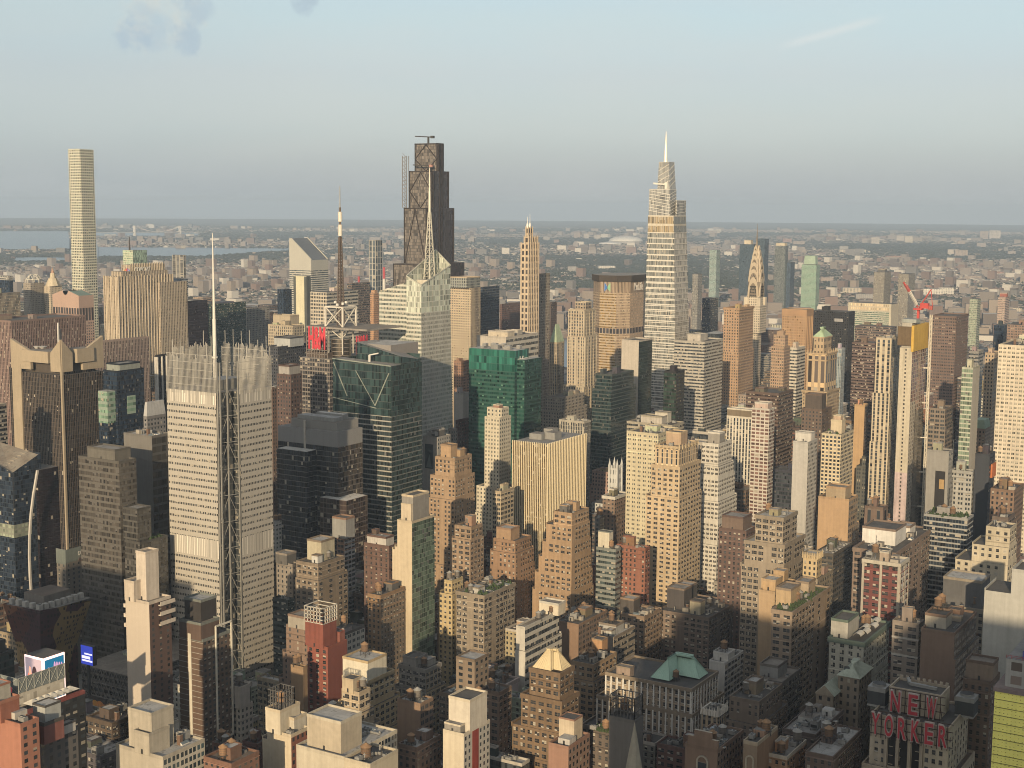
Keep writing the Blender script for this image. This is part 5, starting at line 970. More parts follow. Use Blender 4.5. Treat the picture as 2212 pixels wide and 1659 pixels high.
# --- octagonal slab with company lettering
def octagon_slab():
    D = 2020; Bx, By, z = at(1332, 603, D); u0 = Bx
    vA = vat(u0, z, 1296); dirc = (.82, -.57)
    f = lambda s: proj(Bx+dirc[0]*s, By+dirc[1]*s, z)[0]
    s = _solve(f, 0, 200, 1362); Cx, Cy = Bx+dirc[0]*s, By+dirc[1]*s
    Du = min(uat(Cy, z, 1391), Cx+110)
    pts = [(Bx, By), (Cx, Cy), (Du, Cy), (Du+35, By), (Du+35, vA), (Du, vA+20), (Cx, vA+20), (Bx, vA)]
    root, org = landmark('office_tower', 'brown octagonal slab', 'broad brown octagonal office slab with a dark flat cap and a blue green emblem', 'tower', (u0, Du+35, Cy, vA+20), z, 805)
    m = facade((.5, .38, .26), (.09, .065, .045), .5, .55, blind=.2); m1 = facade((.5, .4, .28), (.13, .08, .02), .9, .45, blind=.1); m2 = facade((.48, .36, .25), (.36, .26, .18), .4, .5, blind=0, ior=1.4); tp = facade((.5, .38, .27), (.1, .075, .055), .5, 1.0, blind=0)
    w = MB(); zc = z-9; zm0, zm1 = z-70, z-78
    n = len(pts)
    for i in range(n):
        a, b = pts[i], pts[(i+1) % n]; mm = {7: m1, 1: m2}.get(i, m)
        w.wall(a, b, 0, zm1, mm, 1.9, 3.9); w.wall(a, b, zm1, zm0, facade((.42, .33, .25), (.03, .03, .035), .72, .92, blind=0), 5, 8); w.wall(a, b, zm0, z-20, mm, 1.9, 3.9); w.wall(a, b, z-20, zc+5, tp, 2.2, 14)
    w.build('wall', root, org); r = MB(); cxy = (sum(p[0] for p in pts)/n, sum(p[1] for p in pts)/n)
    P2 = [(cxy[0]+(p[0]-cxy[0])*1.035, cxy[1]+(p[1]-cxy[1])*1.07) for p in pts]; dkm = plain((.07, .055, .045))
    r.prism(P2, zc+5.01, z+5, dkm, top=roofmat('grey'), bw=50, fl=50); r.poly([(p[0], p[1], zc+5.01) for p in P2[::-1]], dkm); r.build('roof', root, org)
    lg = MB(); y = (By+vA)/2+1; zz = z-16
    lg.poly([(Bx-.5, y+4.6, zz+11), (Bx-.5, y+4.6, zz-2), (Bx-.5, y+.3, zz+2), (Bx-.5, y+.3, zz+5)][::-1][::-1], plain((.03, .2, .65))); lg.poly([(Bx-.5, y-.3, zz+5), (Bx-.5, y-.3, zz+2), (Bx-.5, y-4.8, zz-2), (Bx-.5, y-4.8, zz+11)], plain((.3, .62, .35)))
    lg.build('emblem', root, org)
    xa, xb = uat(Cy, z-10, 1369), uat(Cy, z-10, 1388); text_part('MetLife', root, org, 'S', (xa, Cy-.3, z-17), xb-xa, 11.5, plain((.85, .78, .7)), .5, bold=.02)
octagon_slab()
# --- tapered banded tower
def tapered_tower():
    D = 1890
    def q(y, xl, xc, xr, d=0, yc=None):
        a, b, c, e, zz = foot(xl, xc, xr, y, D+d); b = min(b, a+62); return [(a, c, zz), (b, c, zz), (b, e, zz), (a, e, zz)]
    top = q(503, 1399, 1456, 1483, 8); bot = q(880, 1387, 1459, 1492)
    g0 = [(p[0], p[1], 0) for p in bot]
    root, org = landmark('office_tower', 'tapered banded tower', 'tall tapering glass tower with white horizontal bands and a white spire', 'tower', (bot[0][0], bot[1][0], bot[0][1], bot[2][1]), top[0][2], 885)
    W = facade((.66, .64, .58), (.15, .155, .145), .94, .78, blind=.16, tilt=.015, metal=.25); S = facade((.52, .49, .43), (.27, .255, .225), .96, .82, blind=0, tilt=.006, metal=.15, rough=.25)
    H = facade((.55, .54, .5), (.2, .2, .19), .97, .96, blind=.02, tilt=.01, metal=.2, rough=.2)
    w = MB(); zt = top[0][2]; nfl = 38
    def lo(A, B, mw, ms, nf):
        w.loft(A, B, ms, [(34, nf), (30, nf), (34, nf), (30, nf)])
        w.mi[-1] = w.slot(mw); w.mi[-3] = w.slot(mw)
    A = [(p[0]+(b[0]-p[0])*0, p[1], 0.0) for p, b in zip(bot, top)]
    lo(A, bot, W, S, bot[0][2]/7.3); lo(bot, top, W, S, (zt-bot[0][2])/7.3)
    # open terrace floors
    T2 = q(466, 1400, 1455, 1482, 10); lo(top, T2, facade((.66, .6, .48), (.2, .15, .08), .86, .75, blind=.3, metal=.2), facade((.5, .47, .4), (.07, .075, .07), .8, .8), (T2[0][2]-zt)/12)
    A1 = q(466, 1401, 1447, 1461, 14); B1 = q(409, 1403, 1447, 1461, 16); lo(A1, B1, H, H, 5)
    A2 = q(466, 1448, 1461, 1482, 24); B2 = q(433, 1460, 1462, 1482, 22); A2 = [(p[0], p[1], A1[0][2]) for p in B2]; lo(A2, B2, H, H, 4)
    A3 = q(409, 1420, 1446, 1460, 20); B3 = q(350, 1423.5, 1445, 1456.5, 24); lo(A3, B3, H, H, 5)
    A3 = [(p[0], p[1], B1[0][2]-.01) for p in A3]
    w.poly(B1, roofmat('grey')); w.poly(B2, roofmat('grey')); w.poly(T2, roofmat('grey')); w.poly([(p[0], p[1], p[2]-8) for p in B3], roofmat('grey'))
    w.build('wall', root, org)
    f = MB(); wf = plain((.8, .77, .7), .5, .05)
    for Aq, Bq, n, sl in ((A1, B1, 8, -5), (A2, B2, 5, -2), (A3, B3, 5, 9)):
        for i in range(n+1):
            t = i/n; L = lambda k, t=t: Vector(Aq[k]).lerp(Vector(Bq[k]), t)
            a, b, c = L(3), L(0), L(1); up = sl if 0 < i < n else 0
            f.bar((a.x-.3, a.y, a.z-up*.5), (b.x-.3, b.y-.3, b.z+up*.5), .6, wf); f.bar((b.x-.3, b.y-.3, b.z-abs(up)*.5), (c.x, c.y-.3, c.z+abs(up)*.6), .5, wf)
    f2 = MB()
    for Aq, Bq in ((bot, top),):
        n = int((zt-bot[0][2])/7.3)
        for i in range(n+1):
            t = i/n; L = lambda k: Vector(Aq[k]).lerp(Vector(Bq[k]), t); a, b, c = L(3), L(0), L(1)
            f2.bar((a.x-.5, a.y, a.z), (b.x-.5, b.y-.5, b.z), .75, wf); f2.bar((b.x-.5, b.y-.5, b.z), (c.x, c.y-.5, c.z), .5, wf)
    f2.build('band', root, org); f.build('slanting_fin', root, org)
    s = MB(); c = [(B3[0][i]+B3[2][i])/2 for i in (0, 1)]; x, y, _ = at(1438, 340, D=math.hypot(*c)); wp = plain((.8, .78, .7), .4, .1); zb = B3[0][2]-14; zt_ = zat(x, y, 284); s.cyl(x, y, 3.4, 2.2, zb, zb+(zt_-zb)*.45, 8, wp); s.cyl(x, y, 2.2, .35, zb+(zt_-zb)*.45, zt_, 8, wp); s.build('spire', root, org)
    k = MB(); a = A3[0]; k.bar((a[0]-2, a[1]+2, a[2]+6), (a[0]-2, a[1]+22, a[2]+8), 2.2, wp); k.box(a[0]-4, a[0], a[1]+1, a[1]+5, a[2], a[2]+9, wp, top=wp); k.build('maintenance_crane', root, org)
tapered_tower()
# --- spire tower with the arched crown
def arch_spire():
    D = 2150; u0, u1, v0, v1, z = foot(1613, 1640, 1657, 640, D); s = v1-v0; u1 = u0+s; cx, cy_ = u0+s/2, v0+s/2
    root, org = landmark('office_tower', 'arched spire tower', 'pale stone tower with a scaled steel crown of arches ending in a needle', 'tower', (u0-5, u1+5, v0-5, v1+5), z, 795)
    m = facade((.62, .55, .43), (.07, .065, .06), .42, .6, sp=(.36, .31, .25)); w = MB(); cw = (.62, .55, .43)
    w.box(u0+2, u1-2, v0+2, v1-2, 0, z-14, m, bw=3.2, fl=3.6); w.box(u0-3, u1+3, v0-3, v1+3, z-55, z-14.01, m, top=roofmat('white'), bw=3.2, fl=3.6)
    w.box(u0, u1, v0, v1, z-14, z, m, bw=3.2, fl=3.6)
    for dx in (-3, s-3):
        for dy in (-3, s-3): w.box(u0+dx, u0+dx+6, v0+dy, v0+dy+6, z-14, z-2, plain(cw), top=plain((.6, .58, .5), .4, .3))
    w.build('wall', root, org)
    st = plain((.66, .55, .4), .4, .25, var=.1); st2 = plain((.34, .28, .21), .45, .3, var=.15); dkw = plain((.06, .055, .05)); c = MB(); h = s/2  # steel in two tones: the darker sets shade into the gaps between arches
    rows = [(640, 1.0), (606, 1.0), (590, .92), (574, .78), (560, .6), (548, .42), (537, .25), (522, .09), (483, .012)]
    pr = None
    for y, k in rows:
        zz = zat(cx, cy_, y); r = h*k; ch = r*.34
        ring = [(cx-r+ch, cy_-r, zz), (cx+r-ch, cy_-r, zz), (cx+r, cy_-r+ch, zz), (cx+r, cy_+r-ch, zz), (cx+r-ch, cy_+r, zz), (cx-r+ch, cy_+r, zz), (cx-r, cy_+r-ch, zz), (cx-r, cy_-r+ch, zz)]
        if pr: c.loft(pr, ring, st2)
        pr = ring
    c.build('crown', root, org); a = MB()
    for i, (y, k) in enumerate(((640, 1.0), (608, .97), (594, .87), (579, .73), (565, .56), (552, .4))):
        zz = zat(cx, cy_, y); R0 = h*k*.86; H = (zat(cx, cy_, (598, 581, 566, 552, 540, 530)[i])-zz)
        for face in 'WS':
            o = h*k+.8
            pt = lambda t, f, d=0: ((cx-o-d, cy_+R0*f*math.cos(t), zz+H*f*math.sin(t)) if face == 'W' else (cx-R0*f*math.cos(t), cy_-o-d, zz+H*f*math.sin(t)))
            for j in range(12):
                t0, t1 = math.pi*j/12, math.pi*(j+1)/12
                a.poly([pt(t0, .7), pt(t0, 1), pt(t1, 1), pt(t1, .7)], st); a.poly([pt(t0, 1), pt(t0, 1, -2.2), pt(t1, 1, -2.2), pt(t1, 1)], st)
            for j in range(2, 11, 2):
                t = math.pi*j/12; a.poly([pt(t-.16, .45, .05), pt(t, .7, .05), pt(t+.16, .45, .05)], dkw)
            if i == 0:
                for q in range(4):
                    for j in (-.45, -.15, .15, .45):
                        X = (cx-o-.1, cy_+R0*j, zz+H*(.02+.15*q)) if face == 'W' else (cx+R0*j, cy_-o-.1, zz+H*(.02+.15*q))
                        a.box(*((X[0]-.05, X[0], X[1]-1, X[1]+1) if face == 'W' else (X[0]-1, X[0]+1, X[1]-.05, X[1])), X[2], X[2]+2.4, dkw)
    a.build('arch', root, org)
arch_spire()
# --- mast tower with red lettering
def mast_tower():
    D = 1305; u0, u1, v0, v1, z = foot(648, 712, 792, 776, D); u1 = min(u1, u0+70)
    root, org = landmark('office_tower', 'mast tower', 'dark gridded office tower with red lettering, a steel drum and a tall latticed mast', 'tower', (u0, u1, v0, v1), z, 860)
    m = facade((.24, .21, .19), (.03, .03, .032), .8, .7, blind=.15); fr = plain((.3, .26, .23)); wp = plain((.74, .7, .62), .5)
    w = MB(); w.box(u0, u1, v0, v1, 0, z, m, top=roofmat('grey'), bw=3, fl=4)
    zS, zT = z, zat(u0+8, v1, 706); a0, b1 = u0+4, vat(u0+4, z, 664); b0 = vat(u0+4, z, 709)
    w.box(a0, a0+24, b0, b1, z, zT-22, facade((.16, .12, .1), (.05, .04, .035), .8, .8), bw=6, fl=6)
    w.build('wall', root, org)
    f = MB()
    for i in range(9):
        y = b0+(b1-b0)*i/8; f.bar((a0-1, y, zT-36), (a0-1, y, zT), .5, fr)
    for i in range(10): f.bar((a0-1, b0, zT-36+4*i), (a0-1, b1, zT-36+4*i), .5, fr)
    f.box(a0-1, a0+52, b0-45, b1, zT, zT+1.6, plain((.34, .31, .28)), top=roofmat('gravel'), bottom=True)
    f.build('sign_frame', root, org)
    red = plain((.75, .03, .06), .5); text_part('H&M', root, org, 'W', (a0-1.4, vat(a0-1.4, zT, 667), zat(a0-1.4, b1, 753)), abs(vat(a0-1.4, zT, 667)-vat(a0-1.4, zT, 703)), 21, red, .8, bold=.03)
    text_part('H&M', root, org, 'S', (uat(b0-45, zT, 768), b0-45.4, zT-24), uat(b0-45, zT, 792)-uat(b0-45, zT, 768), 21, red, .8, bold=.03)
    cx, cy_, _ = at(737, 775, D=D+16); dr = MB(); sm = plain((.32, .27, .21), .22, .9, var=.1); zd0, zd1 = zat(cx, cy_, 776)-14, zat(cx, cy_, 731)
    n = 9
    for i in range(n): dr.cyl(cx, cy_, 9.4, 9.4, zd0+(zd1-zd0)*i/n, zd0+(zd1-zd0)*(i+1)/n-.5, 40, sm); dr.cyl(cx, cy_, 9.2, 9.2, zd0+(zd1-zd0)*(i+1)/n-.5, zd0+(zd1-zd0)*(i+1)/n, 40, fr)
    dr.cyl(cx, cy_, 9.2, .1, zd1, zd1+.1, 40, galv); dr.build('drum', root, org)
    t = MB(); q = 10
    for dx, dy in ((-q, -q), (q, -q), (q, q), (-q, q)):
        t.bar((cx+dx*.8, cy_+dy*.8, zd1-14), (cx+dx*.8, cy_+dy*.8, zT), 1.0, wp); t.bar((cx+dx*.8, cy_+dy*.8, zT), (cx, cy_, zd1), .7, wp)
    zU0, zU1 = zT+1.6, zat(cx, cy_, 662)
    cs = [(-q, -q), (q, -q), (q, q), (-q, q)]
    for i in range(4):
        (ax, ay), (bx, by) = cs[i], cs[(i+1) % 4]
        A0, A1, B0, B1 = (cx+ax, cy_+ay, zU0), (cx+ax, cy_+ay, zU1), (cx+bx, cy_+by, zU0), (cx+bx, cy_+by, zU1)
        t.bar(A0, A1, 1.4, wp); t.bar(A1, B1, 1.3, wp); t.bar(A0, B1, .7, wp); t.bar(B0, A1, .7, wp)
    t.build('truss', root, org)
    s = MB(); lat = plain((.16, .12, .1)); prev = None
    zm0, zm1, zm2, zm3 = zU0, zat(cx, cy_, 512), zat(cx, cy_, 448), zat(cx, cy_, 402)
    N = 26
    for i in range(N+1):
        r = 2.2*(1-i/N)+1.3; zz = zm0+(zm1-zm0)*i/N
        ring = [(cx+r*math.cos(math.pi*k/2+.5), cy_+r*math.sin(math.pi*k/2+.5), zz) for k in range(4)]
        if prev:
            for k in range(4): s.bar(prev[k], ring[k], .7, lat); s.bar(prev[k], ring[(k+1) % 4], .45, lat); s.bar(ring[k], ring[(k+1) % 4], .45, lat)
        prev = ring
    s.cyl(cx, cy_, 1.0, 1.0, zm1, zm2, 8, lat)
    for a, b in ((zm1+1, zm1+(zm2-zm1)*.42), (zm1+(zm2-zm1)*.52, zm2-4)): s.cyl(cx, cy_, 2.0, 2.0, a, b, 12, wp, cap=wp)
    s.cyl(cx, cy_, .5, .3, zm2, zm3, 6, plain((.45, .45, .44)))
    for i in range(10): zz = zm2+(zm3-zm2)*i/10; s.bar((cx-1, cy_, zz), (cx+1, cy_, zz), .25, wp)
    for k in range(6):
        th = k*1.05; s.cyl(cx+5*math.cos(th), cy_+5*math.sin(th), 1.5, 1.2, zU1+1+k % 3, zU1+3+k % 3, 8, whitep, cap=whitep)
    s.build('mast', root, org)
mast_tower()
# --- wedge-topped green glass tower
def wedge_tower():
    D = 1165; u0, u1, v0, v1, z = foot(719, 845, 911, 791, D); u1 = min(u1, u0+70)
    root, org = landmark('office_tower', 'wedge-topped green tower', 'green glass tower with pale floor bands and a slanting wedge top', 'tower', (u0, u1, v0, v1), z, 1110)
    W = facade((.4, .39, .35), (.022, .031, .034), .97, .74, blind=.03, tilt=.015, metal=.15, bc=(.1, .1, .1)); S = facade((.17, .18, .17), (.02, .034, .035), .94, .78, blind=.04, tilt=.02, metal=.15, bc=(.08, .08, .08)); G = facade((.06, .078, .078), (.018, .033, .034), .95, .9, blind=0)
    zr = zat(u1, v0, 781); zl = zat(u0, v1, 774); zb = z-42; w = MB()
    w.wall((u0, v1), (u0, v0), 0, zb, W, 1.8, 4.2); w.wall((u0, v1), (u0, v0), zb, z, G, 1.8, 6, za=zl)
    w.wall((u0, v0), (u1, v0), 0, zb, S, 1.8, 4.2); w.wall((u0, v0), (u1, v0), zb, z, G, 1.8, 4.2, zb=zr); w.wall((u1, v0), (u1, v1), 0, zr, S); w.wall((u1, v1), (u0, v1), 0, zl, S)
    i0 = u0+14; zz1 = zat(i0, v1-16, 739); zz0 = zat(i0, v0, 770)
    w.poly([(u0, v0, z), (i0, v0, z), (i0, v1, zl), (u0, v1, zl)], roofmat('grey'))
    w.wall((i0, v1-14), (i0, v0+.5), z-4, zz0, G, 2, 6, za=zz1); w.wall((i0, v0+.5), (u1-1, v0+.5), z-4, zz0, G, 2, 6, zb=zr+2)
    w.wall((u1-2, v0+.6), (u1-2, v1-14), z-4, zz0, G); w.wall((u1-2, v1-14), (i0, v1-14), z-4, zz1, G); w.poly([(i0, v0+.5, zz0), (u1-2, v0+.5, zr+2), (u1-2, v1-14, zz1), (i0, v1-14, zz1)], roofmat('grey'))
    w.build('wall', root, org)
    x0, x1, y0, y1, zm = foot(775, 844, 903, 746, D+24); p = MB(); x1 = min(x1, x0+40); gm_ = plain((.3, .28, .27), var=.1); p.box(x0, x1, y0, y1, z-6, zm, gm_, top=roofmat('silver')); p.build('plant_box', root, org)
    b = MB(); pl = plain((.3, .34, .3)); h = (v1-v0)
    for t0, t1, s0, s1 in ((0, .25, 1, 0), (.25, .5, 0, 1)): pass
    b.bar((u0-.3, v1-1, zl-3), (u0-.3, v1-h*.25, z-28), .7, pl); b.bar((u0-.3, v0+h*.27, z-34), (u0-.3, v0+2, z-6), .8, pl); b.bar((u0-.3, v0+h*.27, z-34), (u0-.3, v0+h*.6, z-6), .5, pl)
    b.bar((u0-.3, v1, zl), (u0-.3, v0, z), .9, pl); b.bar((u0-.3, v1, zl-33), (u0-.3, v0+h*.25, z-36), .6, pl); b.build('brace', root, org)
    c = MB(); c.bar((u0+7, v0+h*.45, z+1), (u0+7, v0+h*.45, z+7), 1.5, whitep); c.bar((u0+7, v0+h*.45, z+7), (u0+7, v0+h*.3, z+9), 1.0, whitep); c.build('maintenance_crane', root, org)
wedge_tower()
# --- dark glass tower with pale plant box
def dark_plant_tower():
    D = 1110; u0, u1, v0, v1, z = foot(600, 730, 783, 934, D); u1 = min(u1, u0+60)
    root, org = landmark('office_tower', 'dark glass tower with pale plant box', 'dark glass office tower with thin pale floor lines and a big pale roof box', 'tower', (u0, u1, v0, v1), z, 1230)
    W = facade((.17, .165, .16), (.014, .017, .022), .97, .86, blind=.06, tilt=.012); S = facade((.16, .14, .13), (.025, .022, .022), .95, .84, blind=.08, tilt=.05)
    w = MB(); w.box(u0, u1, v0, v1, 0, z-12, W, bw=1.9, fl=4.1, matS=S); lm = plain((.3, .295, .29), var=.1); w.box(u0, u1, v0, v1, z-12, z, lm, top=roofmat('grey'))
    vf = vat(u0, z, 659); w.box(u0-.8, u0-.02, vf-.9, vf+.9, z-85, z+7, plain((.6, .54, .45)), top=whitep)
    a0 = u0-12; w.box(a0, u0-.02, vat(a0, z-40, 663), vat(a0, z-40, 599), 0, zat(a0, vf, 973), W, top=roofmat('white'), bw=1.9, fl=4.1)
    w.build('wall', root, org)
    x0, x1, y0, y1, zz = foot(629, 730, 783, 914, D+4); x1 = min(x1, u1-1); p = MB(); p.box(x0, x1, y0+1, y1, z+.01, zz, plain((.3, .29, .27), var=.12), top=roofmat('gravel')); zq = zz+4
    p.box(x0+3, x0+14, y0+6, y1-4, zz, zz+3, galv, top=roofmat('silver')); p.box(x0+17, x1-4, y0+8, y1-12, zz, zz+4, galv, top=roofmat('white')); p.build('plant_box', root, org)
    s0, s1, t0, t1, sz = foot(742, 748, 794, 1082, D-14); q = MB(); s1 = min(s1, s0+42); q.box(s0, s1, t0, t0+26, 0, sz, facade((.13, .1, .085), (.03, .022, .02), .9, .8, blind=.1, tilt=.05), top=roofmat('white'), bw=3.2, fl=4); q.build('wing', root, org)
dark_plant_tower()
# --- emerald glass tower with lettering
def emerald_tower():
    D = 1390; u0, u1, v0, v1, z = foot(1013, 1112, 1142, 758, D); u1 = min(u1, u0+34)
    root, org = landmark('office_tower', 'emerald glass tower', 'bright green glass office tower with small white lettering near its top', 'tower', (u0, u1+20, v0-14, v1), z, 1160)
    W = facade((.02, .1, .08), (.012, .045, .037), .93, .52, blind=.06, tilt=.012, metal=.15, bc=(.06, .13, .1)); S = facade((.018, .07, .06), (.012, .04, .034), .93, .62, blind=.04, tilt=.015, metal=.15, bc=(.05, .11, .09)); top_ = facade((.03, .13, .11), (.018, .085, .068), .94, .94, blind=0, tilt=.01)
    w = MB(); w.box(u0, u1, v0, v1, 0, z-21, W, bw=2.2, fl=4.1, matS=S); w.box(u0, u1, v0, v1, z-21, z, top_, top=roofmat('silver'), bw=3, fl=7)
    s0, s1, t0, t1, sz = foot(1116, 1131, 1170, 778, D-2); s1 = min(s1, s0+50)
    w.box(s0+2, s1, t0, v0-.02, 0, sz, W, top=roofmat('silver'), bw=2.2, fl=4.1, matS=S); w.build('wall', root, org)
    x0, x1 = uat(v0, z-9, 1118), uat(v0, z-9, 1139); text_part('salesforce', root, org, 'S', (x0, v0-.2, z-13), x1-x0, 7, plain((.85, .85, .8)), .4, bold=.012)
    r = MB()
    for k in range(14): x, y = u0+random.uniform(.15, .85)*(u1-u0), v0+random.uniform(.1, .9)*(v1-v0); r.box(x-2.5, x+2.5, y-2, y+2, z+.01, z+random.uniform(2, 4.5), galv, top=whitep)
    r.build('roof_plant', root, org)
emerald_tower()
# --- golden striped slab
def striped_slab():
    D = 1180; u0, u1, v0, v1, z = foot(1108, 1183, 1265, 958, D); u1 = min(u1, u0+75)
    root, org = landmark('office_tower', 'golden striped slab', 'white and gold slab of close vertical fins', 'tower', (u0, u1, v0, v1), z, 1175)
    gl = facade((.1, .06, .025), (.045, .03, .015), .9, .7, blind=.12, tilt=.05); wp = plain((.8, .68, .44), .5, var=.08); w = MB(); w.box(u0, u1, v0, v1, 0, z-1, gl, bw=2.4, fl=3.9, top=roofmat('grey')); w.build('wall', root, org)
    f = MB(); n = 19
    for i in range(n+1): y = v0+(v1-v0)*i/n; f.box(u0-.6, u0-.02, y-.36, y+.36, 0, z, wp, top=wp)
    n = 24
    for i in range(n+1): x = u0+(u1-u0)*i/n; f.box(x-.3, x+.3, v0-1.0, v0-.02, 0, z, wp, top=wp)
    f.build('fin', root, org)
    p = MB()
    for a, b, c, d, e in ((.45, .35, 12, 10, 5), (.62, .6, 10, 9, 6), (.35, .65, 12, 12, 4), (.8, .8, 8, 8, 3)):
        x, y = u0+a*(u1-u0), v0+b*(v1-v0); p.box(x-c/2, x+c/2, y-d/2, y+d/2, z-.99, z+e, galv, top=roofmat('gravel'))
    p.build('plant_box', root, org)
striped_slab()
# --- concrete crowned dark tower
def crown_tower():
    D = 1313; u0, u1, v0, v1, z = foot(26, 133, 222, 797, D); u1 = min(u1, u0+78)
    root, org = landmark('office_tower', 'concrete-crowned tower', 'black ribbed office tower with a tan concrete crown of pointed fins', 'tower', (u0, u1, v0, v1), z, 1150)
    dk = facade((.16, .125, .1), (.02, .018, .017), .74, .95, blind=.03, tilt=.01); cc = plain((.44, .36, .25), var=.2); w = MB()
    w.box(u0, u1, v0, v1, 0, z-6, dk, top=roofmat('tar'), bw=2.0, fl=3.9); w.box(u0+8, u1-4, v0+5, v1+14, 0, z-4, dk, bw=2.0, fl=3.9); w.build('wall', root, org)
    k = MB(); h = v1-v0
    k.box(u0-1.2, u0-.02, v1-13, v1-1, 60, z+1, cc, top=cc); k.box(u0-.9, u0+1.2, v0-.8, v0+.8, 40, z+1, cc, top=cc)
    zb = zat(u0, v0+h*.4, 783); zt = zat(u0, v0+h*.4, 758)
    k.box(u0-2.5, u0+12, v0+h*.22, v1-16, zb, zt, cc, top=roofmat('gravel'), bottom=True); k.box(u0+16, u1-12, v0-2.5, v0+12, zb, zt+2, cc, top=roofmat('gravel'), bottom=True)
    k.box(u0+6, u1-6, v0+6, v1-6, z-5.9, zt-3, plain((.1, .08, .065)), top=roofmat('gravel'))
    def fin(P0, P1, z0, za, zb_, th, axis):
        # slab with a slanting top from P0 (height za) to P1 (height zb_)
        (x0, y0), (x1, y1) = P0, P1; dx, dy = (th, 0) if axis == 'x' else (0, th)
        a = [(x0, y0, z0), (x1, y1, z0), (x1, y1, zb_), (x0, y0, za)]; b = [(p[0]+dx, p[1]+dy, p[2]) for p in a]
        k.poly(a, cc); k.poly(b[::-1], cc)
        for i in range(4): j = (i+1) % 4; k.poly([a[j], a[i], b[i], b[j]], cc)
    zpk = zat(u0, v1, 731); zc = zat(u0, v0, 734); zlo = zt-1
    fin((u0-1, v1), (u0-1, v1-26), z-3, zpk, zlo, 3, 'x'); fin((u0-1, v0), (u0-1, v0+h*.2), z-3, zc, zlo, 3, 'x')
    fin((u0, v0-1), (u0+12, v0-1), z-3, zc, zlo, 3, 'y'); zr = zat(u1, v0, 725); fin((u1, v0-1), (u1-24, v0-1), z-3, zr, zlo, 3, 'y')
    k.build('crown', root, org)
    for fx, fy, r in ((.25, .7, 3), (.3, .62, 4)):
        d = MB(); x, y = u0+fx*(u1-u0), v0+fy*h; d.cyl(x, y, r*.4, r, zt, zt+2.2, 14, whitep); d.cyl(x, y, r, .1, zt+2.2, zt+2.0, 14, whitep); d.build('dish', root, org)
    d = MB(); x, y = u0+.4*(u1-u0), v0+.38*h; d.bar((x, y, zt), (x, y, zt+24), 1.2, whitep); d.bar((x+3, y+2, zt), (x+3, y+2, zt+18), 2.4, plain((.35, .3, .26))); d.build('antenna', root, org)
crown_tower()
# --- twisted hotel with the curved white line
def curve_hotel():
    D = 1120; x, y, z = at(26, 1022, D); u0, v0 = x, y; u1 = uat(v0, z, 89); v1 = v0+46
    root, org = landmark('hotel_tower', 'curved-line hotel', 'dark glass hotel tower split by one curving white line at the left edge', 'tower', (u0, u1+40, v0, v1), z, 1290)
    m = facade((.03, .045, .065), (.015, .022, .035), .9, .84, blind=.05, tilt=.01); m2 = facade((.03, .02, .024), (.012, .009, .011), .95, .9, blind=.04, tilt=.01)
    zr = zat(u1, v0, 978); w = MB(); w.wall((u0, v1), (u0, v0), 0, z, m, 2, 3.4, za=z+14); w.wall((u0, v0), (u1, v0), 0, z, m, 2, 3.4, zb=zr); w.wall((u1, v0), (u1, v1), 0, zr, m); w.wall((u1, v1), (u0, v1), 0, zr, m)
    w.poly([(u0, v0, z-2), (u1, v0, zr-2), (u1, v1, zr+4), (u0, v1, z+10)], roofmat('deck')); bandm = facade((.26, .28, .22), (.16, .18, .14), .7, .6); w.box(u0-.1, u1*.6+u0*.4, v0-.1, v0+.2, z-50, z-40, bandm); w.box(u0-.1, u0, v0, v1, z-50, z-40, bandm)
    X, Y, Z2 = at(81, 1016, D+12); e1 = uat(Y, Z2, 126); w.box(X, e1, Y, Y+44, 0, Z2, m2, top=roofmat('tar'), bw=2.2, fl=3.4); w.build('wall', root, org)
    c = MB(); wm_ = plain((.6, .57, .52)); P = [at(a, b, D-2) for a, b in ((81, 1016), (77, 1040), (72, 1070), (67, 1110), (64, 1155), (63.5, 1200), (65, 1245), (68, 1290))]
    for a, b in zip(P, P[1:]): c.bar(a, b, 1.5, wm_)
    c.build('light_line', root, org)
    f = MB()
    for i in range(9): t = i/8; f.bar((u0+(u1-u0)*t, v0+14, z+(zr-z)*t), (u0+(u1-u0)*t, v0+26, z+(zr-z)*t), .8, plain((.4, .34, .26)))
    f.build('roof_frame', root, org)
curve_hotel()
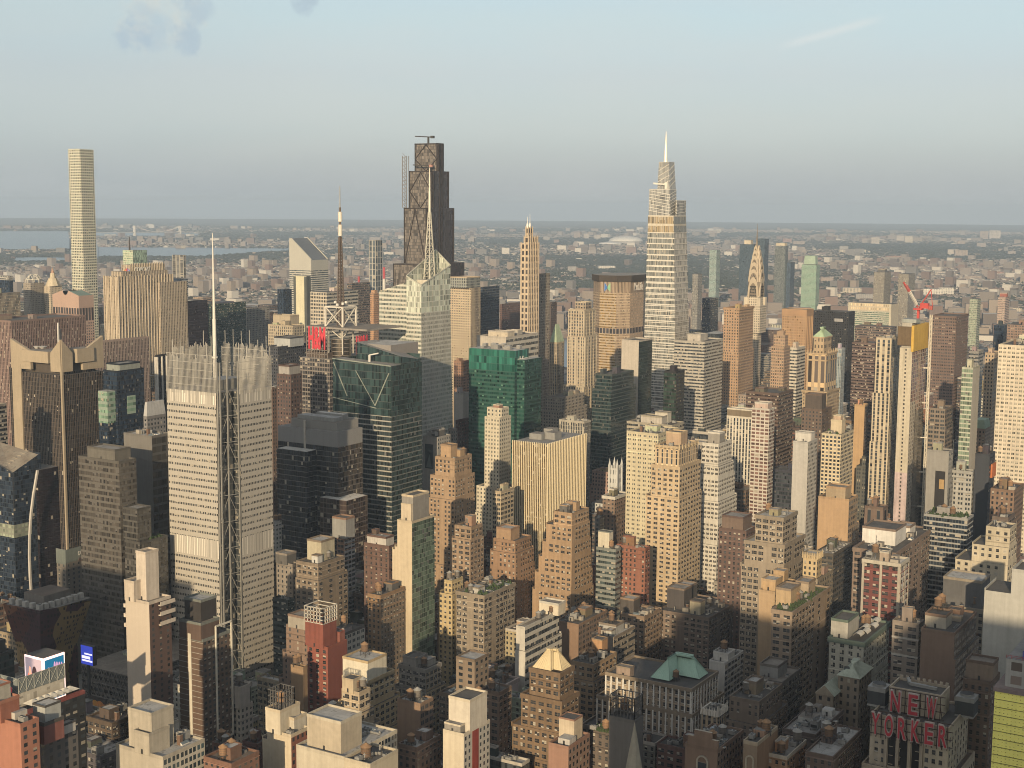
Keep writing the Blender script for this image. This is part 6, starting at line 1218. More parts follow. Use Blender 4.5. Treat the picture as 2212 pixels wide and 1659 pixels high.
# --- patchwork block
def patchmat():
    m, nt, b = _mat('patchwork_panels'); t = NT(nt); pos = t.n('ShaderNodeNewGeometry').outputs['Position']
    v = t.n('ShaderNodeTexVoronoi'); t.put(v.inputs['Vector'], pos); v.inputs['Scale'].default_value = .045
    sx = t.n('ShaderNodeSeparateXYZ'); t.put(sx.inputs[0], v.outputs['Color']); r = t.n('ShaderNodeValToRGB'); r.color_ramp.interpolation = 'CONSTANT'; t.put(r.inputs[0], sx.outputs[0])
    e = r.color_ramp.elements; e[0].color = (.05, .018, .018, 1); e[1].position = .35; e[1].color = (.11, .05, .03, 1); k = e.new(.6); k.color = (.16, .11, .05, 1); k = e.new(.8); k.color = (.035, .015, .022, 1)
    uv = t.n('ShaderNodeUVMap').outputs[0]; s2 = t.n('ShaderNodeSeparateXYZ'); t.put(s2.inputs[0], uv); fl = t.n('ShaderNodeVectorMath', operation='FLOOR'); t.put(fl.inputs[0], uv); wn = t.n('ShaderNodeTexWhiteNoise', noise_dimensions='2D'); t.put(wn.inputs['Vector'], fl.outputs[0])
    q = t.m('MULTIPLY', t.m('LESS_THAN', t.m('ABSOLUTE', t.m('SUBTRACT', t.m('FRACT', t.m('ADD', s2.outputs[0], 500.)), .5)), .28), t.m('LESS_THAN', t.m('ABSOLUTE', t.m('SUBTRACT', t.m('FRACT', t.m('ADD', s2.outputs[1], 500.)), .5)), .26)); q = t.m('MULTIPLY', q, t.m('GREATER_THAN', wn.outputs['Value'], .55))
    nt.links.new(t.mix(q, r.outputs[0], (.008, .008, .01)), b.inputs['Base Color']); b.inputs['Roughness'].default_value = .45; return m
def patch_block():
    D = 930; u0, u1, v0, v1, z = foot(6, 86, 196, 1319, D); u1 = min(u1, u0+64)
    root, org = landmark('hotel_block', 'patchwork block', 'squat block of brown, gold and maroon panels leaning outward towards its top', 'building', (u0, u1, v0, v1), z, 1410)
    pm = patchmat(); w = MB(); zl, zr = zat(u0, v1, 1304), zat(u1, v0, 1299); zb = z-30
    A = [(u0+2, v0+3, zb), (u1-8, v0+5, zb), (u1-6, v1-4, zb), (u0+4, v1-7, zb)]; B = [(u0, v0, z), (u1, v0, zr), (u1, v1, zr), (u0, v1, zl)]
    w.loft(A, B, pm, [(16, 9), (14, 9), (16, 9), (14, 9)]); w.loft([(p[0], p[1], 0) for p in A], A, pm, [(15, 16)]*4); w.build('wall', root, org)
    r = MB(); r.poly([(p[0], p[1], z-1.5) for p in B], roofmat('grey')); r.box(u0+12, u1-8, v0+10, v1-6, z-1.49, z+5, plain((.22, .2, .18)), top=roofmat('brown')); wh = plain((.5, .49, .46))
    for i in range(8): t = i/7; r.box(u0+2+(u1-u0-8)*t, u0+5+(u1-u0-8)*t, v0+3, v0+6, z-1.4, z+2.2, wh, top=wh)
    for i in range(5): t = i/4; r.box(u0+3, u0+6, v0+4+(v1-v0-9)*t, v0+7+(v1-v0-9)*t, z-1.4, z+2.2, wh, top=wh)
    r.build('roof', root, org)
patch_block()
# --- pediment tower
def pediment_tower():
    D = 2350; u0, u1, v0, v1, z = foot(113, 170, 202, 639, D); u1 = min(u1, u0+80); c = (.52, .35, .27)
    root, org = landmark('office_tower', 'pediment tower', 'pinkish tower topped by a broken pediment with a round notch and green roof slopes', 'tower', (u0, u1, v0, v1), z, 690)
    m = facade(c, (.05, .045, .045), .5, .55); big = facade(c, (.035, .03, .03), .72, .85, blind=0); w = MB(); vc = (v0+v1)/2; zp = zat(u0, vc, 623)
    w.box(u0, u1, v0, v1, 0, z-42, m, bw=4.2, fl=4.4); w.box(u0, u1, v0, v1, z-42, z-18, big, bw=6, fl=24); pl = plain(c, var=.12)
    for u, s in ((u0, 1), (u1, -1)):
        P = [(u, v1, z-18), (u, v0, z-18), (u, v0, z)]+[(u, vc-(v1-v0)*.1, zp-3)]+[(u, vc+(v1-v0)*.1*math.cos(math.pi*(1-i/8)), zp-3-(v1-v0)*.12*math.sin(math.pi*i/8)) for i in range(1, 8)]+[(u, vc+(v1-v0)*.1, zp-3), (u, v1, z)]
        w.poly(P if s > 0 else P[::-1], pl)
    w.wall((u0, v0), (u1, v0), z-18, z, pl); w.wall((u1, v1), (u0, v1), z-18, z, pl); w.build('wall', root, org)
    r = MB(); gr = plain((.2, .3, .25)); k = (v1-v0)*.1
    r.poly([(u0+.5, v0, z), (u1-.5, v0, z), (u1-.5, vc-k, zp-4), (u0+.5, vc-k, zp-4)], gr); r.poly([(u1-.5, v1, z), (u0+.5, v1, z), (u0+.5, vc+k, zp-4), (u1-.5, vc+k, zp-4)], gr); r.build('roof', root, org)
pediment_tower()
def crown_pair():
    D = 2600
    u0, u1, v0, v1, z = foot(50, 66, 84, 612, D); u1 = u0+30; root, org = landmark('apartment_tower', 'lattice-domed tower', 'grey tower topped by a white octagonal lattice dome at the far left', 'tower', (u0, u1, v0, v1), z, 640); w = MB(); cx, cy_ = (u0+u1)/2, (v0+v1)/2
    w.box(u0, u1, v0, v1, 0, z, facade((.4, .35, .28), (.1, .09, .08), .5, .5), top=roofmat('gravel')); w.build('wall', root, org); d = MB(); wp = plain((.7, .68, .6)); r = 13
    for k in range(8):
        a, b = 2*math.pi*k/8, 2*math.pi*(k+1)/8; A = (cx+r*math.cos(a), cy_+r*math.sin(a), z+6); B = (cx+r*math.cos(b), cy_+r*math.sin(b), z+6); C_ = (cx+r*.5*math.cos(a), cy_+r*.5*math.sin(a), z+14)
        d.bar(A, B, 1, wp); d.bar(A, C_, .9, wp); d.bar(B, C_, .7, wp); d.bar((A[0], A[1], z), A, .9, wp); d.bar(C_, (cx, cy_, z+15), .8, wp)
    d.build('lattice_dome', root, org)
    u0, u1, v0, v1, z = foot(95, 108, 122, 618, D); u1 = u0+26; root, org = landmark('hotel_tower', 'cream peaked tower', 'cream tower with a steep stepped peak next to the lattice-domed tower', 'tower', (u0, u1, v0, v1), z, 640); w = MB(); cx, cy_ = (u0+u1)/2, (v0+v1)/2; cm = plain((.62, .53, .37))
    w.box(u0, u1, v0, v1, 0, z, facade((.6, .5, .36), (.1, .09, .08), .4, .5), top=cm); w.build('wall', root, org); p = MB(); p.cyl(cx, cy_, 13, 7, z, z+13, 8, cm); p.cyl(cx, cy_, 5, 4, z+13, z+22, 8, cm); p.cyl(cx, cy_, 3, .2, z+22, z+32, 6, plain((.5, .3, .2))); p.build('roof', root, org)
crown_pair()
# --- green hip-roofed tower
def hip_tower():
    D = 1560; u0, u1, v0, v1, z = foot(1744, 1785, 1808, 765, D); c = (.5, .37, .22)
    root, org = landmark('office_tower', 'green-roofed tower', 'tan tower with arched windows and a pale green hipped roof', 'tower', (u0-3, u1+3, v0-3, v1+3), z+20, 890); w = MB()
    m = facade(c, (.07, .06, .05), .4, .52); m2 = facade(c, (.06, .05, .045), .55, .85, blind=.3, sp=(.4, .3, .18)); pl = plain(c)
    a = 5; z1 = zat(u0+a, v0+a, 728)
    w.box(u0, u1, v0, v1, z-42, z, m2, bw=6.5, fl=34, top=roofmat('gravel')); w.box(u0-3, u1+3, v0-3, v1+3, 0, z-42, m, bw=3.6, fl=3.7, top=roofmat('gravel')); w.box(u0+a, u1-a, v0+a, v1-a, z, z1, facade(c, (.06, .05, .04), .4, .5), bw=4, fl=7)
    for h, e in ((z-1, 1), (z-8, .6), (z-42, 4), (z1-1.5, -a+.8)): w.box(u0-e, u1+e, v0-e, v1+e, h, h+1.6, pl, top=pl, bottom=True)
    w.build('wall', root, org); r = MB(); gr = plain((.42, .58, .36), .7); b = a-1; t = 13; zt = zat((u0+u1)/2, (v0+v1)/2, 706)
    B = [(u0+b, v0+b, z1), (u1-b, v0+b, z1), (u1-b, v1-b, z1), (u0+b, v1-b, z1)]; Tt = [(u0+t, v0+t, zt), (u1-t, v0+t, zt), (u1-t, v1-t, zt), (u0+t, v1-t, zt)]
    r.loft(B, Tt, gr); r.poly(Tt, gr); r.build('roof', root, org)
    f = MB()
    for i in range(7):
        for s in (0, 1): x = u0+(u1-u0)*i/6; y = v0+(v1-v0)*i/6; f.cyl(x if s else u0, v0 if s else y, .9, .1, z+.6, z+5, 6, pl)
    f.build('finial', root, org)
hip_tower()
def pyramid(short, part, base, h, col, inset=.5, D=None):
    for S in [r['spec'] for r in REG if r['spec'] and r['spec']['short'] == short]:
        S.setdefault('later', []).append((part, base, h, col, inset))
pyramid('slim green-pyramid tower', 'pyramid_roof', 1.0, 24, (.4, .52, .34), 1.0)
pyramid('green mansard low house', 'mansard_roof', 1.0, 9, (.36, .5, .36), .25)
pyramid('grey octagon-topped block', 'mansard_roof', 1.0, 12, (.5, .5, .5), .5)
pyramid('green stepped high-rise', 'stepped_top', .8, 30, (.36, .5, .38), .2)
# --- unfinished tower with netting, hoist and crane
def unfinished():
    D = 1235; u0, u1, v0, v1, z = foot(1944, 1971, 2009, 752, D); u1 = min(u1, u0+42)
    root, org = landmark('apartment_tower', 'unfinished tower', 'unfinished concrete tower with yellow netting around its top floors', 'tower', (u0, u1, v0, v1), z, 1170); w = MB()
    cm = facade((.56, .5, .38), (.05, .045, .04), .12, .5, blind=0, var=.3); pk = facade((.56, .44, .44), (.05, .045, .04), .12, .5, blind=0, var=.45); rd = facade((.5, .42, .33), (.14, .07, .05), .72, .8, blind=0); gl = facade((.35, .3, .22), (.02, .02, .022), .7, .95, blind=0)
    zp0, zp1 = zat(u0, v0, 1128), zat(u0, v0, 1022); us = u0+(u1-u0)*.36; k = v1-v0
    w.wall((u0, v1), (u0, v0), 0, zp0, plain((.4, .39, .36), var=.4), 5, 3.3); w.wall((u0, v1), (u0, v0), zp0, zp1, pk, k*1.01, 3.3); w.wall((u0, v1), (u0, v0), zp1, z, cm, k*1.01, 3.3)
    w.wall((u0, v0), (us, v0), 0, zat(u0, v0, 870), facade((.52, .46, .36), (.06, .05, .04), .3, .6, blind=0), 5, 3.3); w.wall((u0, v0), (us, v0), zat(u0, v0, 870), z, rd, 5, 3.3)
    w.wall((us, v0), (u1, v0), 0, z-55, gl, 3.4, 3.3); w.wall((us, v0), (u1, v0), z-55, z, rd, 5, 3.3); w.wall((u1, v0), (u1, v1), 0, z, gl); w.wall((u1, v1), (u0, v1), 0, z, cm, 12, 3.3); w.build('wall', root, org)
    zt = zat(u0, v0, 706); n = MB(); ym = plain((.7, .43, .03), .8, var=.35); bn = plain((.17, .115, .06), .9, var=.5)
    n.box(u0-1.2, u1+1.2, v0-1.2, v0+1.0, z-3, zt+1, ym, top=ym); n.box(u1-.2, u1+1.4, v0+1.01, v1, z-3, zt+1, ym); n.box(u0-1.3, u0-.2, v0+1.01, v1+2, z+2, zt, bn, top=bn); n.build('netting', root, org)
    s = MB(); cc = plain((.45, .42, .36)); s.box(u0+1, u1-1, v0+1.5, v1-1, z, zt+3, cc, top=roofmat('gravel')); s.box(u0+3, u0+16, v1-12, v1, zt+3, zt+6, plain((.35, .38, .36)), top=galv); s.build('top_floor', root, org)
    h = MB(); wl = plain((.72, .66, .54)); hx, hy = u1-4, v0-5; q = 1.6
    N = 60
    for dx, dy in ((0, 0), (q, 0), (q, q), (0, q)): h.bar((hx+dx, hy+dy, 0), (hx+dx, hy+dy, zt+8), .55, wl)
    for i in range(N): a = (zt+6)*i/N; b = (zt+6)*(i+1)/N; h.bar((hx, hy, a), (hx+q, hy, b), .35, wl); h.bar((hx, hy+q, a), (hx, hy, b), .35, wl); h.bar((hx, hy, a), (hx, hy+q, a), .3, wl)
    for i in range(6): a = (zt)*(.25+.12*i); h.bar((hx, hy, a), (hx-2, v0, a), .9, wl)
    h.build('hoist_mast', root, org)
    # luffing crane on the roof: a thing of its own
    x, y = u1-7, v0+6; zb = zt+3; t = thing('tower_crane', 'red and white luffing crane raised above the unfinished tower', 'crane', (x, y, zb)); o = (x, y, zb); red = plain((.6, .05, .04), .5); wt_ = plain((.74, .7, .64), .5)
    m = MB(); m.bar((x, y, zb), (x, y, zb+9), 2.0, red); m.box(x-3.5, x+3.5, y-3.5, y+3.5, zb+9, zb+10.5, red, top=red, bottom=True); m.build('tower_mast', t, o)
    m = MB(); m.box(x-3, x+1, y-9, y-2, zb+10.51, zb+15, red, top=red); m.box(x-2, x+1, y-12, y-9.01, zb+9.5, zb+13, plain((.5, .1, .08)), top=red); m.build('machinery_deck', t, o)
    m = MB(); m.bar((x, y, zb+10.5), (x, y-10, zb+27), .5, red); m.bar((x, y-12, zb+11), (x, y-10, zb+27), .5, red); m.bar((x+1.5, y, zb+10.5), (x+1.5, y-10, zb+27), .6, red); m.build('a_frame', t, o)
    bx, by, bz = at(1951, 610, D=math.hypot(x, y)-6); m = MB(); A = Vector((x, y+1, zb+11)); B = Vector((bx, by, bz)); d = (B-A).normalized(); sd = d.cross(Vector((0, 0, 1))).normalized(); up = sd.cross(d); pr = None
    N = 26
    for i in range(N+1):
        p = A.lerp(B, i/N); r = 1.2*(1 if 2 < i < N-3 else .5); ring = [tuple(p+sd*r), tuple(p-sd*r), tuple(p+up*r*1.6)]; mm = red if (i > N*.62) or i < 3 else wt_
        if pr:
            for k_ in range(3): m.bar(pr[k_], ring[k_], .36, mm); m.bar(pr[k_], ring[(k_+1) % 3], .24, mm)
        pr = ring
    m.build('boom', t, o)
    m = MB(); m.bar((x, y-10, zb+27), tuple(A.lerp(B, .62)+up*2), .22, wt_); m.build('pendant_line', t, o)
unfinished()
# --- hotel with the big red rooftop letters
def letter_hotel():
    D = 615; u0, u1, v0, v1, z = foot(1881, 2050, 2093, 1578, D); c = (.6, .51, .38)
    root, org = landmark('hotel_tower', 'red-lettered hotel', 'stepped tan hotel carrying giant red rooftop letters', 'hotel', (u0-6, u1+8, v0-10, v1+4), z+25, None); w = MB(); pl = plain(c, var=.35); tr = plain((.52, .43, .32))
    t0, t1, s0, s1, zt = foot(1921, 2033, 2052, 1508, D+12); zt0 = zat(t0, s1, 1492)
    w.box(u0, u1, v0, v1, z-22, z, pl, top=roofmat('tar')); w.box(u0-4, u1+3, v0-3, v1+2, z-60, z-22, pl, top=roofmat('brown')); w.box(u0-6, u1+8, v0-10, v1+4, 0, z-60, pl, top=roofmat('brown')); w.box(t0, t1, s0, s1, z, zt, pl, top=roofmat('tar'))
    w.build('wall', root, org)
    p = MB()
    for (a0, a1, b0, b1, h) in ((t0, t1, s0, s1, zt), (u0, u1, v0, v1, z), (u0-4, u1+3, v0-3, v1+2, z-22)):
        for q in ((a0-.1, a0+.5, b0, b1), (a1-.5, a1+.1, b0, b1), (a0+.5, a1-.5, b0-.1, b0+.5), (a0+.5, a1-.5, b1-.5, b1+.1)): p.box(*q, h-.4, h+1.2, tr, top=tr)
    for i in range(9): y = s0+(s1-s0)*(i+.5)/9; p.box(t1-.6, t1+.2, y-.6, y+.6, zt+1.2, zt+2.4, tr, top=tr)
    p.build('parapet', root, org)
    k = MB(); dkp = plain((.025, .022, .02))      # three arched recesses, shade painted as flat dark panels, and tall pilasters mid-front
    ym = (v0+v1)/2+2
    for i in (-1, 0, 1):
        yy = ym+i*5.2; k.box(u0-.12, u0-.02, yy-1.6, yy+1.6, z-21, z-7, dkp)
        for j in range(6): t_a, t_b = math.pi*j/6, math.pi*(j+1)/6; k.poly([(u0-.12, yy+1.6*math.cos(t_a), z-7+1.6*math.sin(t_a)), (u0-.12, yy+1.6*math.cos(t_b), z-7+1.6*math.sin(t_b)), (u0-.12, yy, z-7)], dkp)
    k.build('recess_shade', root, org)
    for i in (-1.5, -.5, .5, 1.5):
        k = MB(); yy = ym+i*5.2; k.box(u0-.9, u0-.02, yy-.7, yy+.7, z-22, z-4, tr, top=tr); k.build('pilaster', root, org)
    me, src = winmesh(1.5, 2.0, 1, (.03, .032, .035), (.55, .47, .35)); spots = []
    for zz in (z-12, z-16, z-20):
        for yy in [v0+3, v0+6, v0+9, v0+13, v1-3, v1-6, v1-9.5, v1-13]: spots.append((u0, yy, zz, 'W'))
    for j in range(9):
        for i in range(7): spots.append((u0+2.5+i*(u1-u0-5)/6, v0, z-6-3.6*j if j < 5 else z-6-3.6*j, 'S')) if j < 5 else None
    for j in range(10):
        for i in range(11): spots.append((u0-4, v0-1+i*(v1-v0+1)/10, z-27-3.5*j, 'W')); spots.append((u0-1+i*(u1-u0+2)/10, v0-3, z-27-3.5*j, 'S'))
    for n_, (x, y, zz, f) in enumerate(s for s in spots if s):
        if n_ >= 100: break
        o = bpy.data.objects.new('window', me); COL.objects.link(o); o.parent = root; o.location = (x-org[0], y-org[1], zz)
        if f == 'W': o.rotation_euler = (0, 0, -math.pi/2)
    rest = spots[100:]; b = MB(); b.mats = list(src.mats)
    for (x, y, zz, f) in rest:
        i0 = len(b.v); b.v.extend((x+q[1], y-q[0], zz+q[2]) if f == 'W' else (x+q[0], y+q[1], zz+q[2]) for q in src.v); b.f.extend(tuple(i+i0 for i in ff) for ff in src.f); b.uv.extend(src.uv); b.mi.extend(src.mi)
    b.build('window', root, org)['kind'] = 'stuff'
    sg = thing('rooftop_sign', 'giant red letters in two rows on the roof of the tan hotel', 'sign', (u0, v0, z)); so = (u0, v0, z); red = plain((.62, .018, .045), .55, var=.3); pale = plain((.58, .47, .44), .6, var=.3); fr = plain((.1, .06, .05))
    def row(word, U, xa, xb, ya, yb_, hgt):
        va, vb = vat(U, z, xa), vat(U, z, xb); za = zat(U, va, ya); n = len(word); pitch = (va-vb)/n if n > 3 else (va-vb)/(n-.0)
        L = MB()
        for i in range(4): L.bar((U+1.2, va+.5, za+hgt*i/3), (U+1.2, vb-.5, za+hgt*i/3), .3, fr)
        for i in range(int((va-vb)/2.2)+1): y = va-2.2*i; L.bar((U+1.2, y, za-1.5), (U+1.2, y, za+hgt), .3, fr); L.bar((U+1.2, y, za+hgt*.6), (U+5, y, za-1), .25, fr)
        L.build('sign_frame', sg, so)
        for i, ch in enumerate(word):
            y = va-pitch*(i+.06); wd = pitch*(.72 if n > 3 else .62)
            o = text_part(ch, sg, so, 'W', (U+.2, y, za), wd, hgt, pale, .9, name='letter', bold=.05)
            text_part(ch, o, so, 'W', (U-.72, y-wd*.08, za+hgt*.055), wd*.84, hgt*.89, red, .25, name='letter_face', bold=.012)
    row('NEW', t0-2.5, 1920, 2036, 1536, 1489, 10.2); row('YORKER', u0-2.2, 1881, 2055, 1584, 1535, 10.4)
    for (xx, yy, r, h) in ((t0+5, s1+6, 4, 9), (t1-2, s0-8, 4.5, 9)):
        q = MB(); q.box(xx-4, xx+4, yy-4, yy+4, z+.01, z+h, galv, top=galv); q.cyl(xx, yy, 3, 3, z+h, z+h+1, 16, galv, cap=dark); q.box(xx-4.1, xx+4.1, yy-4.1, yy+4.1, z+1, z+h-2, plain((.06, .065, .07))); q.build('cooling_tower', root, org)
    d = MB(); d.bar((t0+8, s0+4, zt+1), (t0+8, s0+16, zt+1.4), 1.3, galv); d.bar((t0+8, s0+16, zt+1.4), (t0+12, s0+18, zt+2.2), 1.3, galv); d.build('duct', root, org)
letter_hotel()
# --- yellow netted site at the right edge
def netted_site():
    D = 565; u0, u1, v0, v1, z = foot(2149, 2262, 2300, 1512, D); ym = facade((1.5, 1.38, .22), (.5, .45, .07), .3, .24, blind=0, rough=.8, ior=1.4, var=.12)
    root, org = landmark('construction_site', 'yellow-netted building site', 'concrete building under construction wrapped in bright yellow netting at the right edge', 'building site', (u0, u1, v0, v1), z, None); w = MB(); w.box(u0, u1, v0, v1, 0, z, ym, bw=1.5, fl=1.3, top=roofmat('grey')); zz = 0
    w.build('netting', root, org); l = MB(); bm = plain((.3, .26, .04))
    for i in range(26): l.bar((u0-.06, v0, z-3.2*i), (u0-.06, v1, z-3.2*i), .22, bm)
    l.box(u0-.5, u1, v0, v1+.5, z, z+1.6, plain((.32, .24, .22)), top=plain((.32, .24, .22))); l.build('ledge', root, org)
    c = MB(); cm = facade((.5, .49, .45), (.1, .08, .07), .5, .62, blind=0); a = v1-3; zt = zat(u0+3, a, 1422); c.box(u0+3, u1, v0, a, z+1.6, zt, cm, top=roofmat('grey'), bw=9, fl=5.5); c.build('concrete_frame', root, org)
    r = MB(); rp = plain((.5, .08, .09))
    for i in range(14): y = a-i*2; r.bar((u0+3.2, y, zt), (u0+3.2, y, zt+1.4), .15, rp)
    r.bar((u0+3.2, a, zt+1.3), (u0+3.2, a-28, zt+1.3), .15, rp); r.bar((u0+3.2, a, zt+.7), (u0+3.2, a-28, zt+.7), .12, rp); r.build('railing', root, org)
    for q, cc in (((8, 5, 4.5), (.1, .12, .55)), ((13, 4, 8), (.12, .14, .6)), ((11, 6, 10), (.45, .12, .1))):
        k = MB(); y = a-q[0]; k.box(u0+6, u0+11, y-q[1]/2, y+q[1]/2, zt+.01, zt+q[2]*.7, plain(cc), top=roofmat('deck')); o = k.build('formwork_box'); tag(o, {.1: 'low blue formwork box on the yellow-netted building site', .12: 'taller blue formwork box on the yellow-netted building site'}.get(cc[0], 'dark red frame box on the yellow-netted building site'), 'formwork')
netted_site()
# --- two mansard-roofed towers
def mansard(short, label, name, D, pts, ytop, inset, rcol, S):
    (xa, ya), xl, xn, xr2, xr = pts
    u0, vb, z = at(xa, ya, D); v1 = vat(u0, z, xl); ua = uat(vb, z, xn); v0 = vat(ua, z, xr2); u1 = uat(v0, z, xr)
    base = [(ua, v0), (u1, v0), (u1, v1), (u0, v1), (u0, vb), (ua, vb)]; zt = zat(u0+inset, vb+inset, ytop); k = inset
    top = [(ua+k, v0+k), (u1-k, v0+k), (u1-k, v1-k), (u0+k, v1-k), (u0+k, vb+k*.6), (ua+k, vb+k*.6)]
    S.update(u0=u0-S.pop('eW'), u1=u1+S.pop('eE'), v0=v0-S.pop('eS'), v1=v1+S.pop('eN'), z=z-1.0, short=short, label=label, name=name, later=[])
    reg(short, S['u0'], S['u1'], S['v0'], S['v1'], z+8, None, S)
    S['mansard'] = (base, top, z, zt, rcol); return S
mansard('golden mansard loft', 'brown ornate stepped loft under a pale gold pleated mansard roof', LB, 700, ((1190, 1449), 1150, 1196, 1214, 1234), 1402, 5.5, (.74, .6, .34),
        dict(st='Q', c=(.22, .145, .085), c2=(.22, .145, .085), yb=None, bw=4.4, fl=3.8, geo=1, cornice=.4, eW=1, eE=1, eS=1, eN=1, steps=[(14, 1.5, 2, 2, 4), (30, 2, 3, 3, 9), (46, 2.5, 4, 8, 13)], bulk=[], clutter=0, roof='brown', tanks=[]))
mansard('green mansard loft', 'brown loft with white gothic piers under a bright green copper mansard roof', LB, 725, ((1446, 1471), 1405, 1466, 1511, 1530), 1420, 7, (.42, .68, .55),
        dict(st='P', c=(.33, .26, .185), yb=None, bw=3.3, fl=3.9, fw=.5, fh=.52, geo=1, cornice=.3, eW=5, eE=6, eS=3, eN=24, piers=((.74, .72, .67), 3.6, .75, .5), pier_tiers=2, steps=[(13, 2, 1.5, 5, 4), (30, 3.5, 3, 8, 12), (46, 5, 4, 10, 18)], bulk=[(.1, .8, 5, 8, 5)], clutter=0, roof='tar', sill=(.6, .58, .52)))
# --- pale green gabled roofs in front of the tall loft
def gabled():
    D = 705
    for (xl, xc, xr, y, nm, lab, h) in ((1811, 1856, 1883, 1466, 'pale hip-roofed loft', 'small block with a pale green hipped roof and roof hatch', 6), (1763, 1800, 1822, 1504, 'pale gabled loft', 'brown block with two pale green gables left of the hotel sign', 5)):
        u0, u1, v0, v1, z = foot(xl, xc, xr, y, D); root, org = landmark('loft_building', nm, lab+'' , 'loft building', (u0, u1, v0, v1), z, 1560); w = MB(); w.box(u0, u1, v0, v1, 0, z, facade((.3, .24, .17), (.03, .03, .03), .35, .5), bw=4, fl=4); w.build('wall', root, org)
        r = MB(); gr = plain((.44, .5, .4), .7); e = .8; B = [(u0-e, v0-e, z), (u1+e, v0-e, z), (u1+e, v1+e, z), (u0-e, v1+e, z)]
        if h == 6: k = 7; Tt = [(u0+k, v0+k, z+h), (u1-k, v0+k, z+h), (u1-k, v1-k, z+h), (u0+k, v1-k, z+h)]; r.loft(B, Tt, gr); r.poly(Tt, gr); r.box(u0+3, u0+5, v0+6, v0+9, z+1, z+3.6, plain((.1, .12, .13)), top=dark)
        else:
            vm = (v0+v1)/2; r.poly([B[0], B[1], (u1+e, vm, z+h), (u0-e, vm, z+h)], gr); r.poly([B[2], B[3], (u0-e, vm, z+h), (u1+e, vm, z+h)], gr); r.poly([B[3], B[0], (u0-e, vm, z+h)], plain((.36, .3, .22))); r.poly([B[1], B[2], (u1+e, vm, z+h)], plain((.36, .3, .22)))
        r.build('roof', root, org); D -= 6
gabled()
